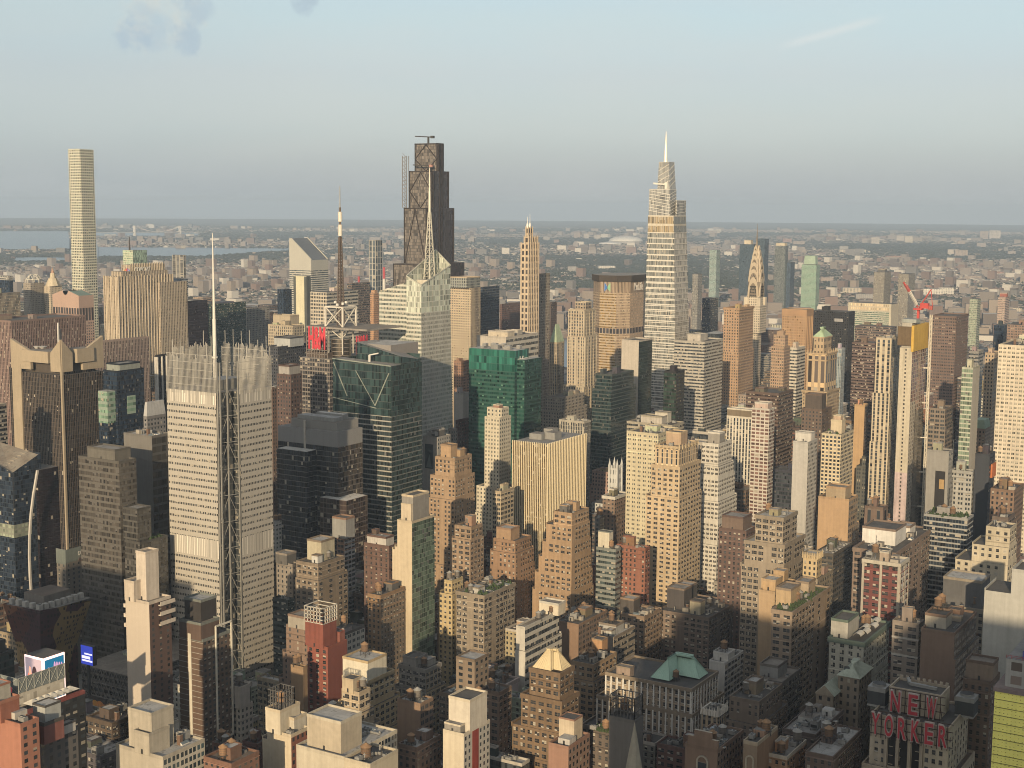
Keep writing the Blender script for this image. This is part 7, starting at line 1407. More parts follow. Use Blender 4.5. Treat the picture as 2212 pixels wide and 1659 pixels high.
# --- roof terrace umbrellas, glass screen, billboards, bus terminal
def left_front():
    S = next(r['spec'] for r in REG if r['short'] == 'black terrace hotel'); u0, u1, v0, v1, z = S['u0'], S['u1'], S['v0'], S['v1'], S['z']
    S.setdefault('extra', []).append('terrace')
    um = []
    for i in range(7):
        x = u0+6+(u1-u0-12)*i/6; y = v0+3.2; t = thing('parasol', ('white parasol nearest the corner of the black hotel terrace', 'second white parasol from the corner of the black hotel terrace', 'third white parasol along the black hotel terrace edge', 'middle white parasol of the black hotel terrace row', 'third white parasol from the far end of the black hotel terrace', 'second white parasol from the far end of the black hotel terrace', 'white parasol at the far end of the black hotel terrace')[i], 'parasol', (x, y, z), 'white parasols on the hotel terrace')
        b = MB(); cm = plain((.72, .68, .58)); r = 3.1; C_ = [(x-r, y-r, z+2.7), (x+r, y-r, z+2.7), (x+r, y+r, z+2.7), (x-r, y+r, z+2.7)]
        for k in range(4): b.poly([C_[k], C_[(k+1) % 4], (x, y, z+4.4)], cm); b.poly([C_[(k+1) % 4], C_[k], (x, y, z+4.2)], cm)
        b.build('canopy', t, (x, y, z)); b = MB(); b.bar((x, y, z), (x, y, z+4.2), .15, steel); b.build('pole', t, (x, y, z))
    x0, x1, y0, y1 = u0+3, u1-4, v0+9, v0+20
    root = thing('roof_pavilion', 'white roof pavilion with tall x-braced glass screens on the black hotel', 'pavilion', (x0, y0, z)); o = (x0, y0, z); b = MB(); b.box(x0, x1, y0, y1, z+.01, z+6.5, facade((.6, .55, .45), (.3, .28, .24), .5, .5, blind=.5), top=roofmat('tar'), bw=4, fl=6.5); b.build('wall', root, o)
    g_ = MB(); gm_ = plain((.27, .31, .31), .3, .2, var=.2); fr = plain((.45, .46, .42)); h0, h1 = z+6.6, z+13.5; e = .3
    g_.box(x0-e, x0, y0, y1, h0, h1, gm_, top=fr); g_.box(x0, x1, y0-e, y0, h0, h1, gm_, top=fr); g_.build('glass_screen', root, o); f = MB(); n = 6
    for i in range(n+1):
        x = x0+(x1-x0)*i/n; f.bar((x, y0-e-.1, h0), (x, y0-e-.1, h1), .22, fr)
        if i < n: X = x0+(x1-x0)*(i+1)/n; f.bar((x, y0-e-.1, h0), (X, y0-e-.1, h1), .16, fr); f.bar((x, y0-e-.1, h1), (X, y0-e-.1, h0), .16, fr)
    f.bar((x0-e-.1, y0, h0), (x0-e-.1, y1, h1), .16, fr); f.bar((x0-e-.1, y0, h1), (x0-e-.1, y1, h0), .16, fr); f.bar((x0, y0-e-.1, h1), (x1, y0-e-.1, h1), .2, fr); f.build('screen_frame', root, o)
    # video screens on a corner block
    D = 765; a0, a1, b0, b1, zt = foot(54, 93, 138, 1423, D); H = 24; root = thing('video_billboard', 'glowing corner billboard showing a woman in red and a pale hand on blue', 'billboard', (a0, b0, zt-H)); o = (a0, b0, zt-H); w = MB()
    reg('glowing corner billboard', a0, a1, b0, b1, zt, 1450)
    w.box(a0, a1, b0, b1, 0, zt, plain((.05, .05, .05)), top=roofmat('tar')); w.build('support_block', root, o)
    s = MB(); rim = emit((1., .78, .74), .75); s.box(a0-.5, a0-.02, b0-.5, b1, zt-H, zt, rim); s.box(a0-.02, a1, b0-.5, b0-.02, zt-H, zt, rim); s.build('frame', root, o)
    q = MB(); L = b1-b0; W_ = lambda y, h, d=.55: (a0-d, b1-y*L, zt-H+h*H)
    q.poly([W_(.05, .03), W_(.95, .03), W_(.95, .96), W_(.05, .96)], emit((.28, .22, .25), .8))
    def blob(cx, cy_, rx, ry, mat, d, n=12, f=W_): q.poly([f(cx+rx*math.cos(2*math.pi*k/n), cy_+ry*math.sin(2*math.pi*k/n), d) for k in range(n)], mat)
    org_ = emit((.85, .17, .1), .9); blob(.3, .42, .17, .22, org_, .6); blob(.3, .62, .07, .15, emit((.9, .4, .25), .9), .62); blob(.75, .3, .22, .1, org_, .61); blob(.52, .3, .16, .26, emit((.5, .3, .28), .8), .63); blob(.55, .62, .13, .17, emit((.03, .015, .02), .5), .66); blob(.58, .5, .12, .15, emit((.03, .015, .02), .5), .65); q.build('picture', root, o)
    q = MB(); LS = a1-a0; F = lambda x, h, d=.55: (a0+x*LS, b0-d, zt-H+h*H); q.poly([F(.04, .03), F(.95, .03), F(.95, .95), F(.04, .95)], emit((.005, .1, .2), .9)); pkm = emit((.75, .45, .36), .9); vi = emit((.42, .24, .4), .9)
    blob(.45, .5, .26, .16, pkm, .58, f=F); blob(.25, .32, .15, .14, pkm, .59, f=F); blob(.22, .62, .045, .16, vi, .6, f=F)
    for i in range(4): blob(.5+.11*i, .74-.02*i, .05, .13, vi, .6+.01*i, f=F)
    q.build('picture', root, o)
    c0, c1, d0, d1, zc = foot(174, 200, 207, 1398, 870); root = thing('blue_screen', 'small blue video screen with white bars beside the patchwork block', 'screen', (c0, d0, zc-14)); w = MB(); o = (c0, d0, zc-14); w.box(c0, c0+3, d0, d1, zc-12, zc, plain((.03, .03, .05)), top=dark); w.bar((c0+1, (d0+d1)/2, 0), (c0+1, (d0+d1)/2, zc-12), 1.5, dark); w.build('cabinet', root, o); s = MB(); L = d1-d0
    s.poly([(c0-.05, d1-.1, zc-11.8), (c0-.05, d0+.1, zc-11.8), (c0-.05, d0+.1, zc-.1), (c0-.05, d1-.1, zc-.1)], emit((.03, .05, .4), .8))
    for y0_, y1_, h0_, h1_ in ((.3, .95, -5.6, -4.6), (.08, .78, -8.2, -6.4), (.08, .95, -9.9, -8.8)): s.poly([(c0-.09, d1-y0_*L, zc+h0_), (c0-.09, d1-y1_*L, zc+h0_), (c0-.09, d1-y1_*L, zc+h1_), (c0-.09, d1-y0_*L, zc+h1_)], emit((.75, .72, .9), .9))
    s.build('picture', root, o)
    # bus terminal with parking roof
    e0, e1, f0, f1, ze = foot(176, 284, 330, 1462, 890); root, o = landmark('bus_terminal', 'bus terminal', 'long bus terminal wrapped in a dark steel lattice with a planted roof edge', 'bus terminal', (e0, e1, f0, f1), ze, 1520); w = MB(); w.box(e0, e0+70, f0, f1, 0, ze, facade((.14, .13, .12), (.03, .03, .032), .9, .6, blind=.05), top=roofmat('gravel'), bw=5, fl=4); w.build('wall', root, o); l = MB(); sm = plain((.2, .19, .18)); n = 10
    for i in range(n):
        ya, yb2 = f0+(f1-f0)*i/n, f0+(f1-f0)*(i+1)/n
        for k in range(3): h0, h1 = ze-9*(k+1), ze-9*k; l.bar((e0-.6, ya, h0), (e0-.6, yb2, h1), .35, sm); l.bar((e0-.6, ya, h1), (e0-.6, yb2, h0), .35, sm); l.bar((e0-.6, ya, h0), (e0-.6, yb2, h0), .5, sm)
    l.build('lattice', root, o)
    A = at(182, 1640, H=30); B = at(182, 1532, H=30); Cc = at(285, 1600, H=30); m0, m1 = A[0]-4, B[0]+2; n0, n1 = min(A[1], Cc[1])-12, B[1]+2; root, o = landmark('parking_deck', 'parking deck', 'broad brown parking deck roof with painted bays and a concrete ramp', 'parking deck', (m0, m1, n0, n1), 30, None); w = MB(); w.box(m0, m1, n0, n1, 0, 30, facade((.2, .16, .13), (.03, .03, .03), .9, .4), top=plain((.15, .125, .1), var=.35)); w.build('deck', root, o); l = MB(); pm = plain((.35, .32, .26))
    for i in range(26): x = m0+6+i*2.9; l.poly([(x, n0+8, 30.02), (x+.14, n0+8, 30.02), (x+.14, n0+14, 30.02), (x, n0+14, 30.02)], pm); l.poly([(x, n0+30, 30.02), (x+.14, n0+30, 30.02), (x+.14, n0+42, 30.02), (x, n0+42, 30.02)], pm)
    l.build('bay_markings', root, o); k = MB(); cm = plain((.2, .17, .14)); rx, ry = m1-34, n0+6; k.box(rx, rx+26, ry, ry+16, 34, 35.4, cm, top=cm, bottom=True)
    for dx in (3, 13, 23): k.bar((rx+dx, ry+1, 30), (rx+dx, ry+1, 34), .9, cm); k.bar((rx+dx, ry+14, 30), (rx+dx, ry+14, 34), .9, cm)
    k.build('ramp', root, o); ad = MB(); P = at(197, 1502, 868)
    tag_b = thing('poster_board', 'orange fruit poster board on the low wall above the parking deck', 'billboard', (P[0], P[1], P[2]-9)); ad.box(P[0], P[0]+.6, P[1]-13, P[1]+2, P[2]-10, P[2], plain((.06, .05, .05)), top=dark); ad.build('board', tag_b, (P[0], P[1], P[2]-9)); ad = MB(); 
    for yy, zz, r, cc in ((-3, -5, 3, (.7, .3, .02)), (-7.5, -5.5, 3.6, (.72, .25, .02)), (-11, -5, 1.6, (.5, .12, .02))): ad.poly([(P[0]-.06-.02*r, P[1]+yy+r*math.cos(2*math.pi*k_/14), P[2]+zz-r*math.sin(2*math.pi*k_/14)*.95) for k_ in range(14)], plain(cc))
    ad.build('picture', tag_b, (P[0], P[1], P[2]-9))
    # stone signboard lettering
    S2 = next(r['spec'] for r in REG if r['short'] == 'stone signboard building'); S2['lettering'] = True
left_front()
# --- white gothic turret, church spire
def turret():
    D = 1300; u0, u1, v0, v1, z = foot(1317, 1333, 1343, 1012, D); root, org = landmark('gothic_tower', 'white gothic turret', 'white gothic tower with corner pinnacles rising from a low white block', 'tower', (u0-12, u1+10, v0-8, v1+12), z, 1075); wp = (.6, .62, .62); w = MB(); m = facade(wp, (.06, .065, .07), .3, .5, blind=0)
    w.box(u0, u1, v0, v1, z-32, z, m, top=plain(wp), bw=3, fl=8); w.box(u0-12, u1+10, v0-8, v1+12, 0, z-32, m, top=roofmat('tar'), bw=3.4, fl=4); w.build('wall', root, org)
    for x in (u0, u1):
        for y in (v0, v1): p = MB(); p.box(x-1, x+1, y-1, y+1, z-30, z+3, plain(wp)); p.cyl(x, y, 1.2, .05, z+3, z+9, 6, plain(wp)); p.build('pinnacle', root, org)
    p = MB()
    for i in range(5): p.box(u0-.5, u0+.5, v0+(v1-v0)*(i+.3)/5, v0+(v1-v0)*(i+.8)/5, z, z+2.5, plain(wp), top=plain(wp)); p.box(u0+(u1-u0)*(i+.3)/5, u0+(u1-u0)*(i+.8)/5, v0-.5, v0+.5, z, z+2.5, plain(wp), top=plain(wp))
    p.build('battlement', root, org)
    x, y, zt = at(1371, 1561, 590); root = thing('church_spire', 'slim pale stone church spire in front of the grey tank-cage slab', 'spire', (x, y, 0)); reg('church spire', x-7, x+7, y-7, y+7, zt-25, None); b = MB(); sm = plain((.42, .38, .29), var=.3); b.cyl(x, y, 9.5, .15, zt-52, zt, 8, sm); b.build('spire', root, (x, y, 0)); b = MB(); b.box(x-7, x+7, y-7, y+7, 0, zt-52, facade((.3, .27, .2), (.03, .03, .03), .3, .6), top=sm, bw=7, fl=14); b.build('belfry', root, (x, y, 0))
turret()
# --- far things: bridge, stacks, stadium
def far_things():
    D = 17300; P = [at(291, 511, H=0), at(389, 510.5, H=0)]; root = thing('suspension_bridge', 'white two-towered suspension bridge over the far bay', 'bridge', P[0][:2]+(0,)); o = P[0][:2]+(0.0,); wp = plain((.75, .72, .66)); d = Vector(P[1][:2]+(0,))-Vector(P[0][:2]+(0,)); n = d.normalized(); side = Vector((-n.y, n.x, 0))
    tops = []
    for p in P:
        b = MB(); q = Vector((p[0], p[1], 0)); h = 118 if p is P[0] else 112
        for s in (-1, 1): b.bar(tuple(q+side*22*s), tuple(q+side*20*s+Vector((0, 0, h))), 13, wp)
        for z in (60, h-6): b.bar(tuple(q+side*22+Vector((0, 0, z))), tuple(q-side*22+Vector((0, 0, z))), 9, wp)
        b.build('tower', root, o); tops.append(q+Vector((0, 0, h)))
    b = MB(); A = Vector((*P[0][:2], 46))-d*.9; B = Vector((*P[1][:2], 46))+d*.6; b.bar(tuple(A), tuple(B), 7, plain((.35, .36, .37))); b.build('deck', root, o); b = MB()
    for s in (-1, 1):
        pr = None
        for i in range(21): t = i/20; p = tops[0].lerp(tops[1], t); p.z -= 62*4*t*(1-t); p += side*20*s; (b.bar(tuple(pr), tuple(p), 3, wp) if pr is not None else None); pr = p
    b.build('cable', root, o)
    red, wh = plain((.55, .05, .06)), plain((.72, .68, .62))
    for i, (xx, y0, y1, w) in enumerate(((829.5, 577, 628, 5.5), (857.5, 579, 625, 3.6), (775, 597, 632, 4.5))):
        x, y, z = at(xx, y0, 3900); zb = 0; root = thing('smokestack', ('tallest red and white smokestack right of the slim white-gridded tower', 'second red and white smokestack, just left of the dark diamond-braced tower', 'shorter red and white smokestack left of the slim white-gridded tower')[i], 'smokestack', (x, y, 0), 'red and white power station stacks'); o = (x, y, 0.0); r = w*3900/3075/2
        for k in range(5):
            b = MB(); za, zc = z*(1-(k+1)*.17), z*(1-k*.17); b.cyl(x, y, r*(1+.06*(k+1)), r*(1+.06*k), za, zc, 16, wh if k % 2 else red, cap=dark); b.build('band', root, o)
        b = MB(); b.cyl(x, y, r*1.5, r*1.3, 0, z*.15, 16, wh); b.build('base', root, o)
    x, y, _ = at(1352, 527, H=0); root = thing('stadium', 'white domed stadium roof standing alone in the far distance', 'stadium', (x, y, 0)); b = MB(); r = 165; wp = plain((.75, .74, .7))
    for i in range(6): t0, t1 = i/6, (i+1)/6; b.cyl(x, y, r*math.cos(t0*1.4), r*math.cos(t1*1.4), 30+48*math.sin(t0*1.4), 30+48*math.sin(t1*1.4), 24, wp, cap=wp if i == 5 else None)
    b.build('roof', root, (x, y, 0)); b = MB(); b.cyl(x, y, r, r, 0, 30, 24, plain((.4, .38, .36))); b.build('wall', root, (x, y, 0)); 
    x, y, _ = at(1318, 529, H=0); b = MB(); b.cyl(x, y, 120, 100, 0, 20, 20, wp, cap=wp); b.cyl(x, y, 100, .1, 20, 34, 20, wp); o_ = b.build('arena'); tag(o_, 'low white arena roof left of the domed stadium', 'arena')
far_things()

def parked():
    cols = {'white': (.75, .74, .7), 'black': (.02, .02, .022), 'silver': (.4, .41, .42), 'yellow': (.75, .45, .02)}
    for px, py, H, rot, cn, lab in ((210, 1517, 30, .3, 'white', 'white van parked on the upper corner of the bus terminal deck'), (250, 1578, 30, 1.57, 'black', 'black car parked in the middle of the bus terminal deck'), (232, 1596, 30, 1.57, 'silver', 'silver car parked on the lower part of the bus terminal deck')):
        x, y, z = at(px, py, H=H+.05); t = thing('parked_car', lab, 'car', (x, y, z)); t.rotation_euler = (0, 0, rot); b = MB(); pm = plain(cols[cn], .35, var=.05); b.box(-2.3, 2.3, -.95, .95, .35, 1.05, pm, top=pm, bottom=True); b.build('body', t)
        b = MB(); gm_ = plain((.02, .022, .025), .1); A = [(-1.6, -.9, 1.05), (1.3, -.9, 1.05), (1.3, .9, 1.05), (-1.6, .9, 1.05)]; B = [(-1.2, -.75, 1.65), (.6, -.75, 1.65), (.6, .75, 1.65), (-1.2, .75, 1.65)]; b.loft(A, B, gm_); b.poly(B, pm); b.build('cabin', t)
        for wx in (-1.4, 1.4):
            for wy in (-.95, .95): b = MB(); b.bar((wx, wy-.1, .33), (wx, wy+.1, .33), .6, plain((.02, .02, .02))); b.build('wheel', t)
parked()
# ------------------------------------------------------------------ ordinary city blocks between the described buildings
rng = random.Random(11)
PAL = [('brown', (.22, .145, .095), 5), ('dark brown', (.13, .09, .07), 5), ('grey', (.27, .25, .23), 5), ('tan', (.42, .32, .21), 4), ('cream', (.55, .47, .35), 2), ('red brick', (.28, .11, .075), 2),
       ('pale grey', (.42, .4, .37), 3), ('dark grey', (.12, .115, .11), 4), ('orange brown', (.4, .25, .14), 2), ('white', (.62, .59, .54), 1), ('dark glass', (.06, .065, .07), 2)]
heroes = list(REG)
def overlaps(u0, u1, v0, v1, pad=1.5):
    for r in REG:
        if u0 < r['u1']+pad and u1 > r['u0']-pad and v0 < r['v1']+pad and v1 > r['v0']-pad: return True
    return False
def ycap(D, x0, x1, skip=None):
    """lowest pixel row that a roof at distance D may reach without hiding what the photo shows behind it"""
    y = 640 if D > 2300 else 690 if D > 1900 else 740 if D > 1500 else 800
    for r in heroes:
        if r['yb'] and r['D'] > D-5 and r['x0'] < x1-3 and r['x1'] > x0+3: y = max(y, r['yb']-2)
    return y
cands = []
for a, b in zip(AVE, AVE[1:]):
    for s0, s1 in zip(STREETS, STREETS[1:]):
        A0, A1, S0, S1 = a+15, b-15, s0+9, s1-9
        ang = math.atan2((S0+S1)/2, (A0+A1)/2)-HEAD
        if abs(ang) > .47 or A1 < 250: continue
        for row in (0, 1):
            m = (S0+S1)/2; y0, y1 = (S0, m-.5) if row == 0 else (m+.5, S1)
            x = A0
            while x < A1-8:
                far = math.hypot(x, y0); w = rng.uniform(9, 23) if far < 1250 else rng.uniform(17, 36) if far < 1900 else rng.uniform(28, 60)
                if x+w > A1-9: w = A1-x
                cands.append((x, x+w-.4, y0, y1, far)); x += w
fillers = []
for (x0, x1, y0, y1, far) in cands:
    best = None
    for sh in ((0, 0, 0, 0), (.35, 0, 0, 0), (0, .35, 0, 0), (0, 0, .4, 0), (0, 0, 0, .4), (.5, 0, .4, 0), (0, .5, 0, .4)):
        q = (x0+sh[0]*(x1-x0), x1-sh[1]*(x1-x0), y0+sh[2]*(y1-y0), y1-sh[3]*(y1-y0))
        if not overlaps(*q): best = q; break
    if not best: continue
    u0, u1, v0, v1 = best
    if u1-u0 < 5.5 or v1-v0 < 5.5: continue
    c = [proj(u, v, 40) for u in (u0, u1) for v in (v0, v1)]; xa, xb = min(p[0] for p in c), max(p[0] for p in c)
    if xb < -40 or xa > 2260: continue
    h = rng.choice((22, 30, 38, 46, 52, 58, 64, 70, 78)) + rng.uniform(-4, 4)
    if far > 1350: h = rng.choice((40, 50, 60, 75, 90, 105, 120, 140))+rng.uniform(-6, 6)
    if u0 > 2480: h = rng.choice((20, 40, 60, 80, 100))
    D = math.hypot(u0, v0); yc = ycap(D, xa, xb)
    for (uu, vv) in ((u0, v0), (u0, v1), (u1, v0), (u1, v1)):
        xx, yy = proj(uu, vv, h)
        if yy < yc: h = min(h, zat(uu, vv, yc))
    if h < 9: h = rng.uniform(7, 10)
    if far < 700 and proj(u0, v0, h)[1] < 1500: h = min(h, zat(u0, v0, 1560))
    if h < 7: continue
    fillers.append(reg('', u0, u1, v0, v1, h)); REG.pop()
# coarse visibility (quarter-size raster, nearest first) so that only what the view shows is built one by one
GW, GH = 553, 415
def hull(pts):
    pts = sorted(set(pts)); 
    def half(ps):
        o = []
        for p in ps:
            while len(o) > 1 and (o[-1][0]-o[-2][0])*(p[1]-o[-2][1])-(o[-1][1]-o[-2][1])*(p[0]-o[-2][0]) <= 0: o.pop()
            o.append(p)
        return o[:-1]
    return half(pts)+half(pts[::-1])
free = np.ones((GH, GW), bool)
allb = sorted(heroes+fillers, key=lambda r: math.hypot((r['u0']+r['u1'])/2, (r['v0']+r['v1'])/2))
for r in allb:
    pts = [tuple(c/4 for c in proj(u, v, z)) for u in (r['u0'], r['u1']) for v in (r['v0'], r['v1']) for z in (0, r['z'])]
    h = hull(pts); x0, x1 = max(0, int(min(p[0] for p in h))), min(GW, int(max(p[0] for p in h))+1); y0, y1 = max(0, int(min(p[1] for p in h))), min(GH, int(max(p[1] for p in h))+1)
    r['vis'] = 0
    if x1 <= x0 or y1 <= y0: continue
    X, Y = np.meshgrid(np.arange(x0, x1)+.5, np.arange(y0, y1)+.5); m = np.ones(X.shape, bool)
    for i in range(len(h)):
        a, b = h[i], h[(i+1) % len(h)]; m &= (b[0]-a[0])*(Y-a[1])-(b[1]-a[1])*(X-a[0]) >= 0
    f = free[y0:y1, x0:x1]; k = m & f; r['vis'] = int(k.sum()); r['cx'] = float(X[k].mean()*4) if r['vis'] else 0; r['cy'] = float(Y[k].mean()*4) if r['vis'] else 0
    f[m] = False
vis_f = sorted([r for r in fillers if r['vis'] >= 2], key=lambda r: -r['vis'])
# ------------------------------------------------------------------ labels for the ordinary buildings, each told apart by its neighbours
used = set(r['spec']['label'] for r in heroes if r['spec'])
named = [r for r in heroes if r['vis'] > 25 and len(r['short'].split()) <= 6]
def name_filler(r, colour, kind, feats):
    near = sorted(named, key=lambda q: math.hypot(q['cx']-r['cx'], q['cy']-r['cy']))[:14]
    size = 'low' if r['z'] < 34 else 'mid-height' if r['z'] < 66 else 'tall'
    for q in near:
        dx, dy = r['cx']-q['cx'], r['cy']-q['cy']; behind = math.hypot(r['u0'], r['v0']) > q['D']
        rel = ('just right of' if dx > 0 else 'just left of') if abs(dx) > abs(dy)*.8 else ('behind' if behind else 'in front of')
        for ft in feats:
            l = ('%s %s %s %s %s the %s' % (size, colour, kind, ft, rel, q['short'])).split(); l = ' '.join(w for w in l if w)
            if len(l.split()) <= 16 and l not in used: used.add(l); return l
    i = 2
    while True:
        l = '%s %s %s, number %d outward from the %s' % (size, colour, kind, i, near[0]['short']); i += 1
        if l not in used: used.add(l); return l
tot = sum(p[2] for p in PAL)
stuff_mb = MB()
for i, r in enumerate(vis_f):
    k = rng.uniform(0, tot); 
    for nm, c, wgt in PAL:
        k -= wgt
        if k <= 0: break
    c = tuple(min(.8, x*rng.uniform(.85, 1.15)) for x in c); D = r['D']; h = r['z']
    r['short'] = 'x'; L, W = r['u1']-r['u0'], r['v1']-r['v0']
    st = rng.choice(('P', 'P', 'Q', 'Q', 'L', 'L', 'R')) if nm != 'dark glass' else 'G'
    if D > 1500: st = rng.choice(('P', 'R', 'V', 'F', 'R')) if nm != 'dark glass' else 'H'
    kind, lab = {'P': ('apartment_block', 'brick block'), 'Q': ('loft_building', 'loft'), 'L': ('loft_building', 'wide-windowed loft'), 'R': ('office_block', 'ribbon-windowed block'), 'G': ('office_block', 'glass block'), 'H': ('office_block', 'office block'), 'V': ('office_block', 'ribbed office block'), 'F': ('office_block', 'finned office block')}[st]
    roof = rng.choice(('tar', 'tar', 'gravel', 'silver', 'silver', 'white', 'grey', 'brown', 'deck'))
    if i >= 300:
        stuff_mb.box(r['u0'], r['u1'], r['v0'], r['v1'], 0, h, style(st, c, {})[0], top=roofmat(roof)); continue
    S = dict(name=kind, u0=r['u0'], u1=r['u1'], v0=r['v0'], v1=r['v1'], z=h, st=st, c=c, roof=roof, group='ordinary buildings filling the city blocks', short='', yb=None)
    rf = {'tar': 'with a black roof', 'gravel': 'with a gravel roof', 'silver': 'with a silvery roof', 'white': 'with a white roof', 'grey': 'with a grey roof', 'brown': 'with a brown roof', 'deck': 'with a pale decked roof'}[roof]
    if h > 48 and L > 16 and W > 16 and rng.random() < .5:
        e = rng.uniform(2, 4); S['u0'] += e; S['v0'] += e*.6; S['u1'] -= e; S['v1'] -= e; S['steps'] = [(rng.uniform(8, 16), e, e*.6, e, e)]
    if st in 'PQ' and rng.random() < .4: S['st2'] = 'B'; S['c2'] = tuple(x*rng.uniform(.8, 1.25) for x in c)
    if rng.random() < .4: S['cornice'] = rng.uniform(.3, .7)
    if rng.random() < .3: S['trim'] = (.5, .46, .4)
    tank = D < 1450 and rng.random() < .8 and L > 10 and W > 10 and h > 25
    S['label'] = name_filler(r, nm, lab, [rf, 'with setbacks' if 'steps' in S else '', ''])
    if tank: S['tanks'] = [(rng.uniform(.2, .8), rng.uniform(.3, .8), rng.uniform(.85, 1.15)) for _ in range(rng.choice((1, 2, 2)))]; S['short'] = '@'
    if D < 1050 and r['vis'] > 110 and st in 'PQL': S['geo'] = 1
    building(S)
if stuff_mb.f: o = stuff_mb.build('distant_city_blocks'); o['kind'] = 'stuff'; tag(o, 'mass of small distant city blocks between the named buildings', 'buildings')
# ------------------------------------------------------------------ the described buildings
for r in heroes:
    S = r['spec']
    if not S or (r['vis'] == 0 and 'lit' not in S): continue
    D = math.hypot(S['u0'], S['v0'])
    S['steps'] = S.get('steps', ())
    if 'tanks' not in S and D < 1150 and S['name'] in (LB, AB) and rng.random() < .85: S['tanks'] = [(rng.uniform(.15, .85), rng.uniform(.2, .85), rng.uniform(.9, 1.15)) for _ in range(rng.choice((1, 2, 2, 3)))]
    root = building(S); u0, u1, v0, v1, z = S['u0'], S['u1'], S['v0'], S['v1'], S['z']; org = (u0, v0, 0.0)
    for part, base, h, col, ins in S.get('later', ()):
        b = MB(); L, W = u1-u0, v1-v0; k = (1-base)/2; B = [(u0+L*k, v0+W*k, z+1.2), (u1-L*k, v0+W*k, z+1.2), (u1-L*k, v1-W*k, z+1.2), (u0+L*k, v1-W*k, z+1.2)]
        m = ins/2*base; q = min(L, W)*m*.98; T2 = [(p[0]+(q if i in (0, 3) else -q), p[1]+(q if i in (0, 1) else -q), z+h) for i, p in enumerate(B)]; pm = plain(col, .7)
        b.loft(B, T2, pm); b.poly(T2, pm); b.build(part, root, org)
    if S.get('mansard'):
        base, top, zb, zt, col = S['mansard']; b = MB(); seam = plain(col, .65, var=.12); n = len(base); e = .5
        b.loft([(p[0], p[1], zb) for p in base], [(p[0], p[1], zt) for p in top], seam)
        for i in range(n):
            A, B2 = Vector((*base[i], zb)), Vector((*base[(i+1) % n], zb)); C2, D2 = Vector((*top[i], zt)), Vector((*top[(i+1) % n], zt)); k = max(2, int((B2-A).length/1.3))
            for j in range(k+1): t = j/k; b.bar(tuple(A.lerp(B2, t)), tuple(C2.lerp(D2, t)), .22, seam)
            b.bar(tuple(C2), tuple(D2), .9, seam)
        b.build('mansard_roof', root, org); b = MB(); b.poly([(p[0], p[1], zt-1.2) for p in top], roofmat('tar')); b.build('roof_deck', root, org)
    if S.get('lettering'):
        b = MB(); gm_ = plain((.16, .19, .175), var=.35); b.box(u0-.4, u0-.05, v0-.3, v1, z-4, z+7, gm_, top=whitep); b.box(u0-.05, u1, v0-.4, v0-.05, z-3, z+7, gm_, top=gm_); b.build('signboard', root, org)
        text_part('CAREER', root, org, 'S', (u0+(u1-u0)*.58, v0-.45, z+.5), (u1-u0)*.4, 3.2, plain((.55, .54, .5)), .3, bold=.02); text_part('FOR U', root, org, 'S', (u0+(u1-u0)*.6, v0-.45, z-4.2), (u1-u0)*.38, 3, plain((.16, .1, .095)), .3, bold=.02)
    if S['short'] == 'brown white-lined hotel':
        b = MB(); wp = plain((.7, .66, .55)); lm = plain((.42, .39, .34)); W = v1-v0; y0, y1 = v1-W*.52, v1-W*.4; b.box(u0-.35, u0-.02, y0, y1, 0, z+3, wp, top=wp); b.build('white_stripe', root, org); b = MB()
        for i in range(32):
            zz = z-1.2-3.05*i
            if zz > 2: b.box(u0-.16, u0-.02, v0, y0-.01, zz, zz+.3, lm, top=lm); b.box(u0-.16, u0-.02, y1+.01, v1, zz, zz+.3, lm, top=lm)
        b.build('floor_line', root, org); b = MB(); xa, xb = u0+(u1-u0)*.42, u1-1; za, zb = z-58, z+6
        for p, q in (((xa, za), (xa, zb)), ((xb, za), (xb, zb)), ((xa, za), (xb, za)), ((xa, zb), (xb, zb))): b.bar((p[0], v0-.5, p[1]), (q[0], v0-.5, q[1]), .8, wp)
        b.build('frame_sign', root, org)
    if S['short'] == 'white slab tower':
        for k in range(3):
            b = MB(); wp = plain((.62, .54, .45)); zz = z+4.5-5.2*k; b.box(u1-9, u1+1.6, v0-1.6, v0-.02, zz-7, zz-6.4, wp, top=wp, bottom=True); b.box(u1-9, u1+1.6, v0-1.6, v0-1.3, zz-6.4, zz-4.9, wp, top=wp); b.build('balcony', root, org)
            b = MB(); b.box(u0-.02, u0+4, v1+.02, v1+1.6, zz-9, zz-7, wp, top=wp, bottom=True); b.build('balcony', root, org)
        b = MB(); b.box(u0+.9*(u1-u0)-12, u1-1, v0+.5, v0+3, z-13, z-1, dark); b.build('glazed_bay', root, org)
    if S['short'] == 'white slab with red stripe':
        b = MB(); rp = plain((.34, .045, .03)); x = u0+(u1-u0)*.32; b.box(x, x+(u1-u0)*.24, v0-.12, v0-.02, 0, z+4, rp, top=rp); b.build('red_stripe', root, org)
    if S['short'] == 'red brick tower':
        b = MB(); wl = plain((.62, .58, .5)); L, W = u1-u0, v1-v0; x0, x1, y0, y1 = u0+.3*L-6.2, u0+.3*L+6.2, v0+.62*W-6.7, v0+.62*W+6.7; h0, h1 = z+14.1, z+23
        for i in range(7):
            t = i/6
            for a, c2 in (((x0, y0+(y1-y0)*t), 0), ((x0+(x1-x0)*t, y0), 1)): b.bar((*a, h0), (*a, h1), .45, wl)
        for i in range(5): hh = h0+(h1-h0)*i/4; b.bar((x0, y0, hh), (x0, y1, hh), .45, wl); b.bar((x0, y0, hh), (x1, y0, hh), .45, wl); b.bar((x1, y0, hh), (x1, y1, hh), .45, wl); b.bar((x0, y1, hh), (x1, y1, hh), .45, wl)
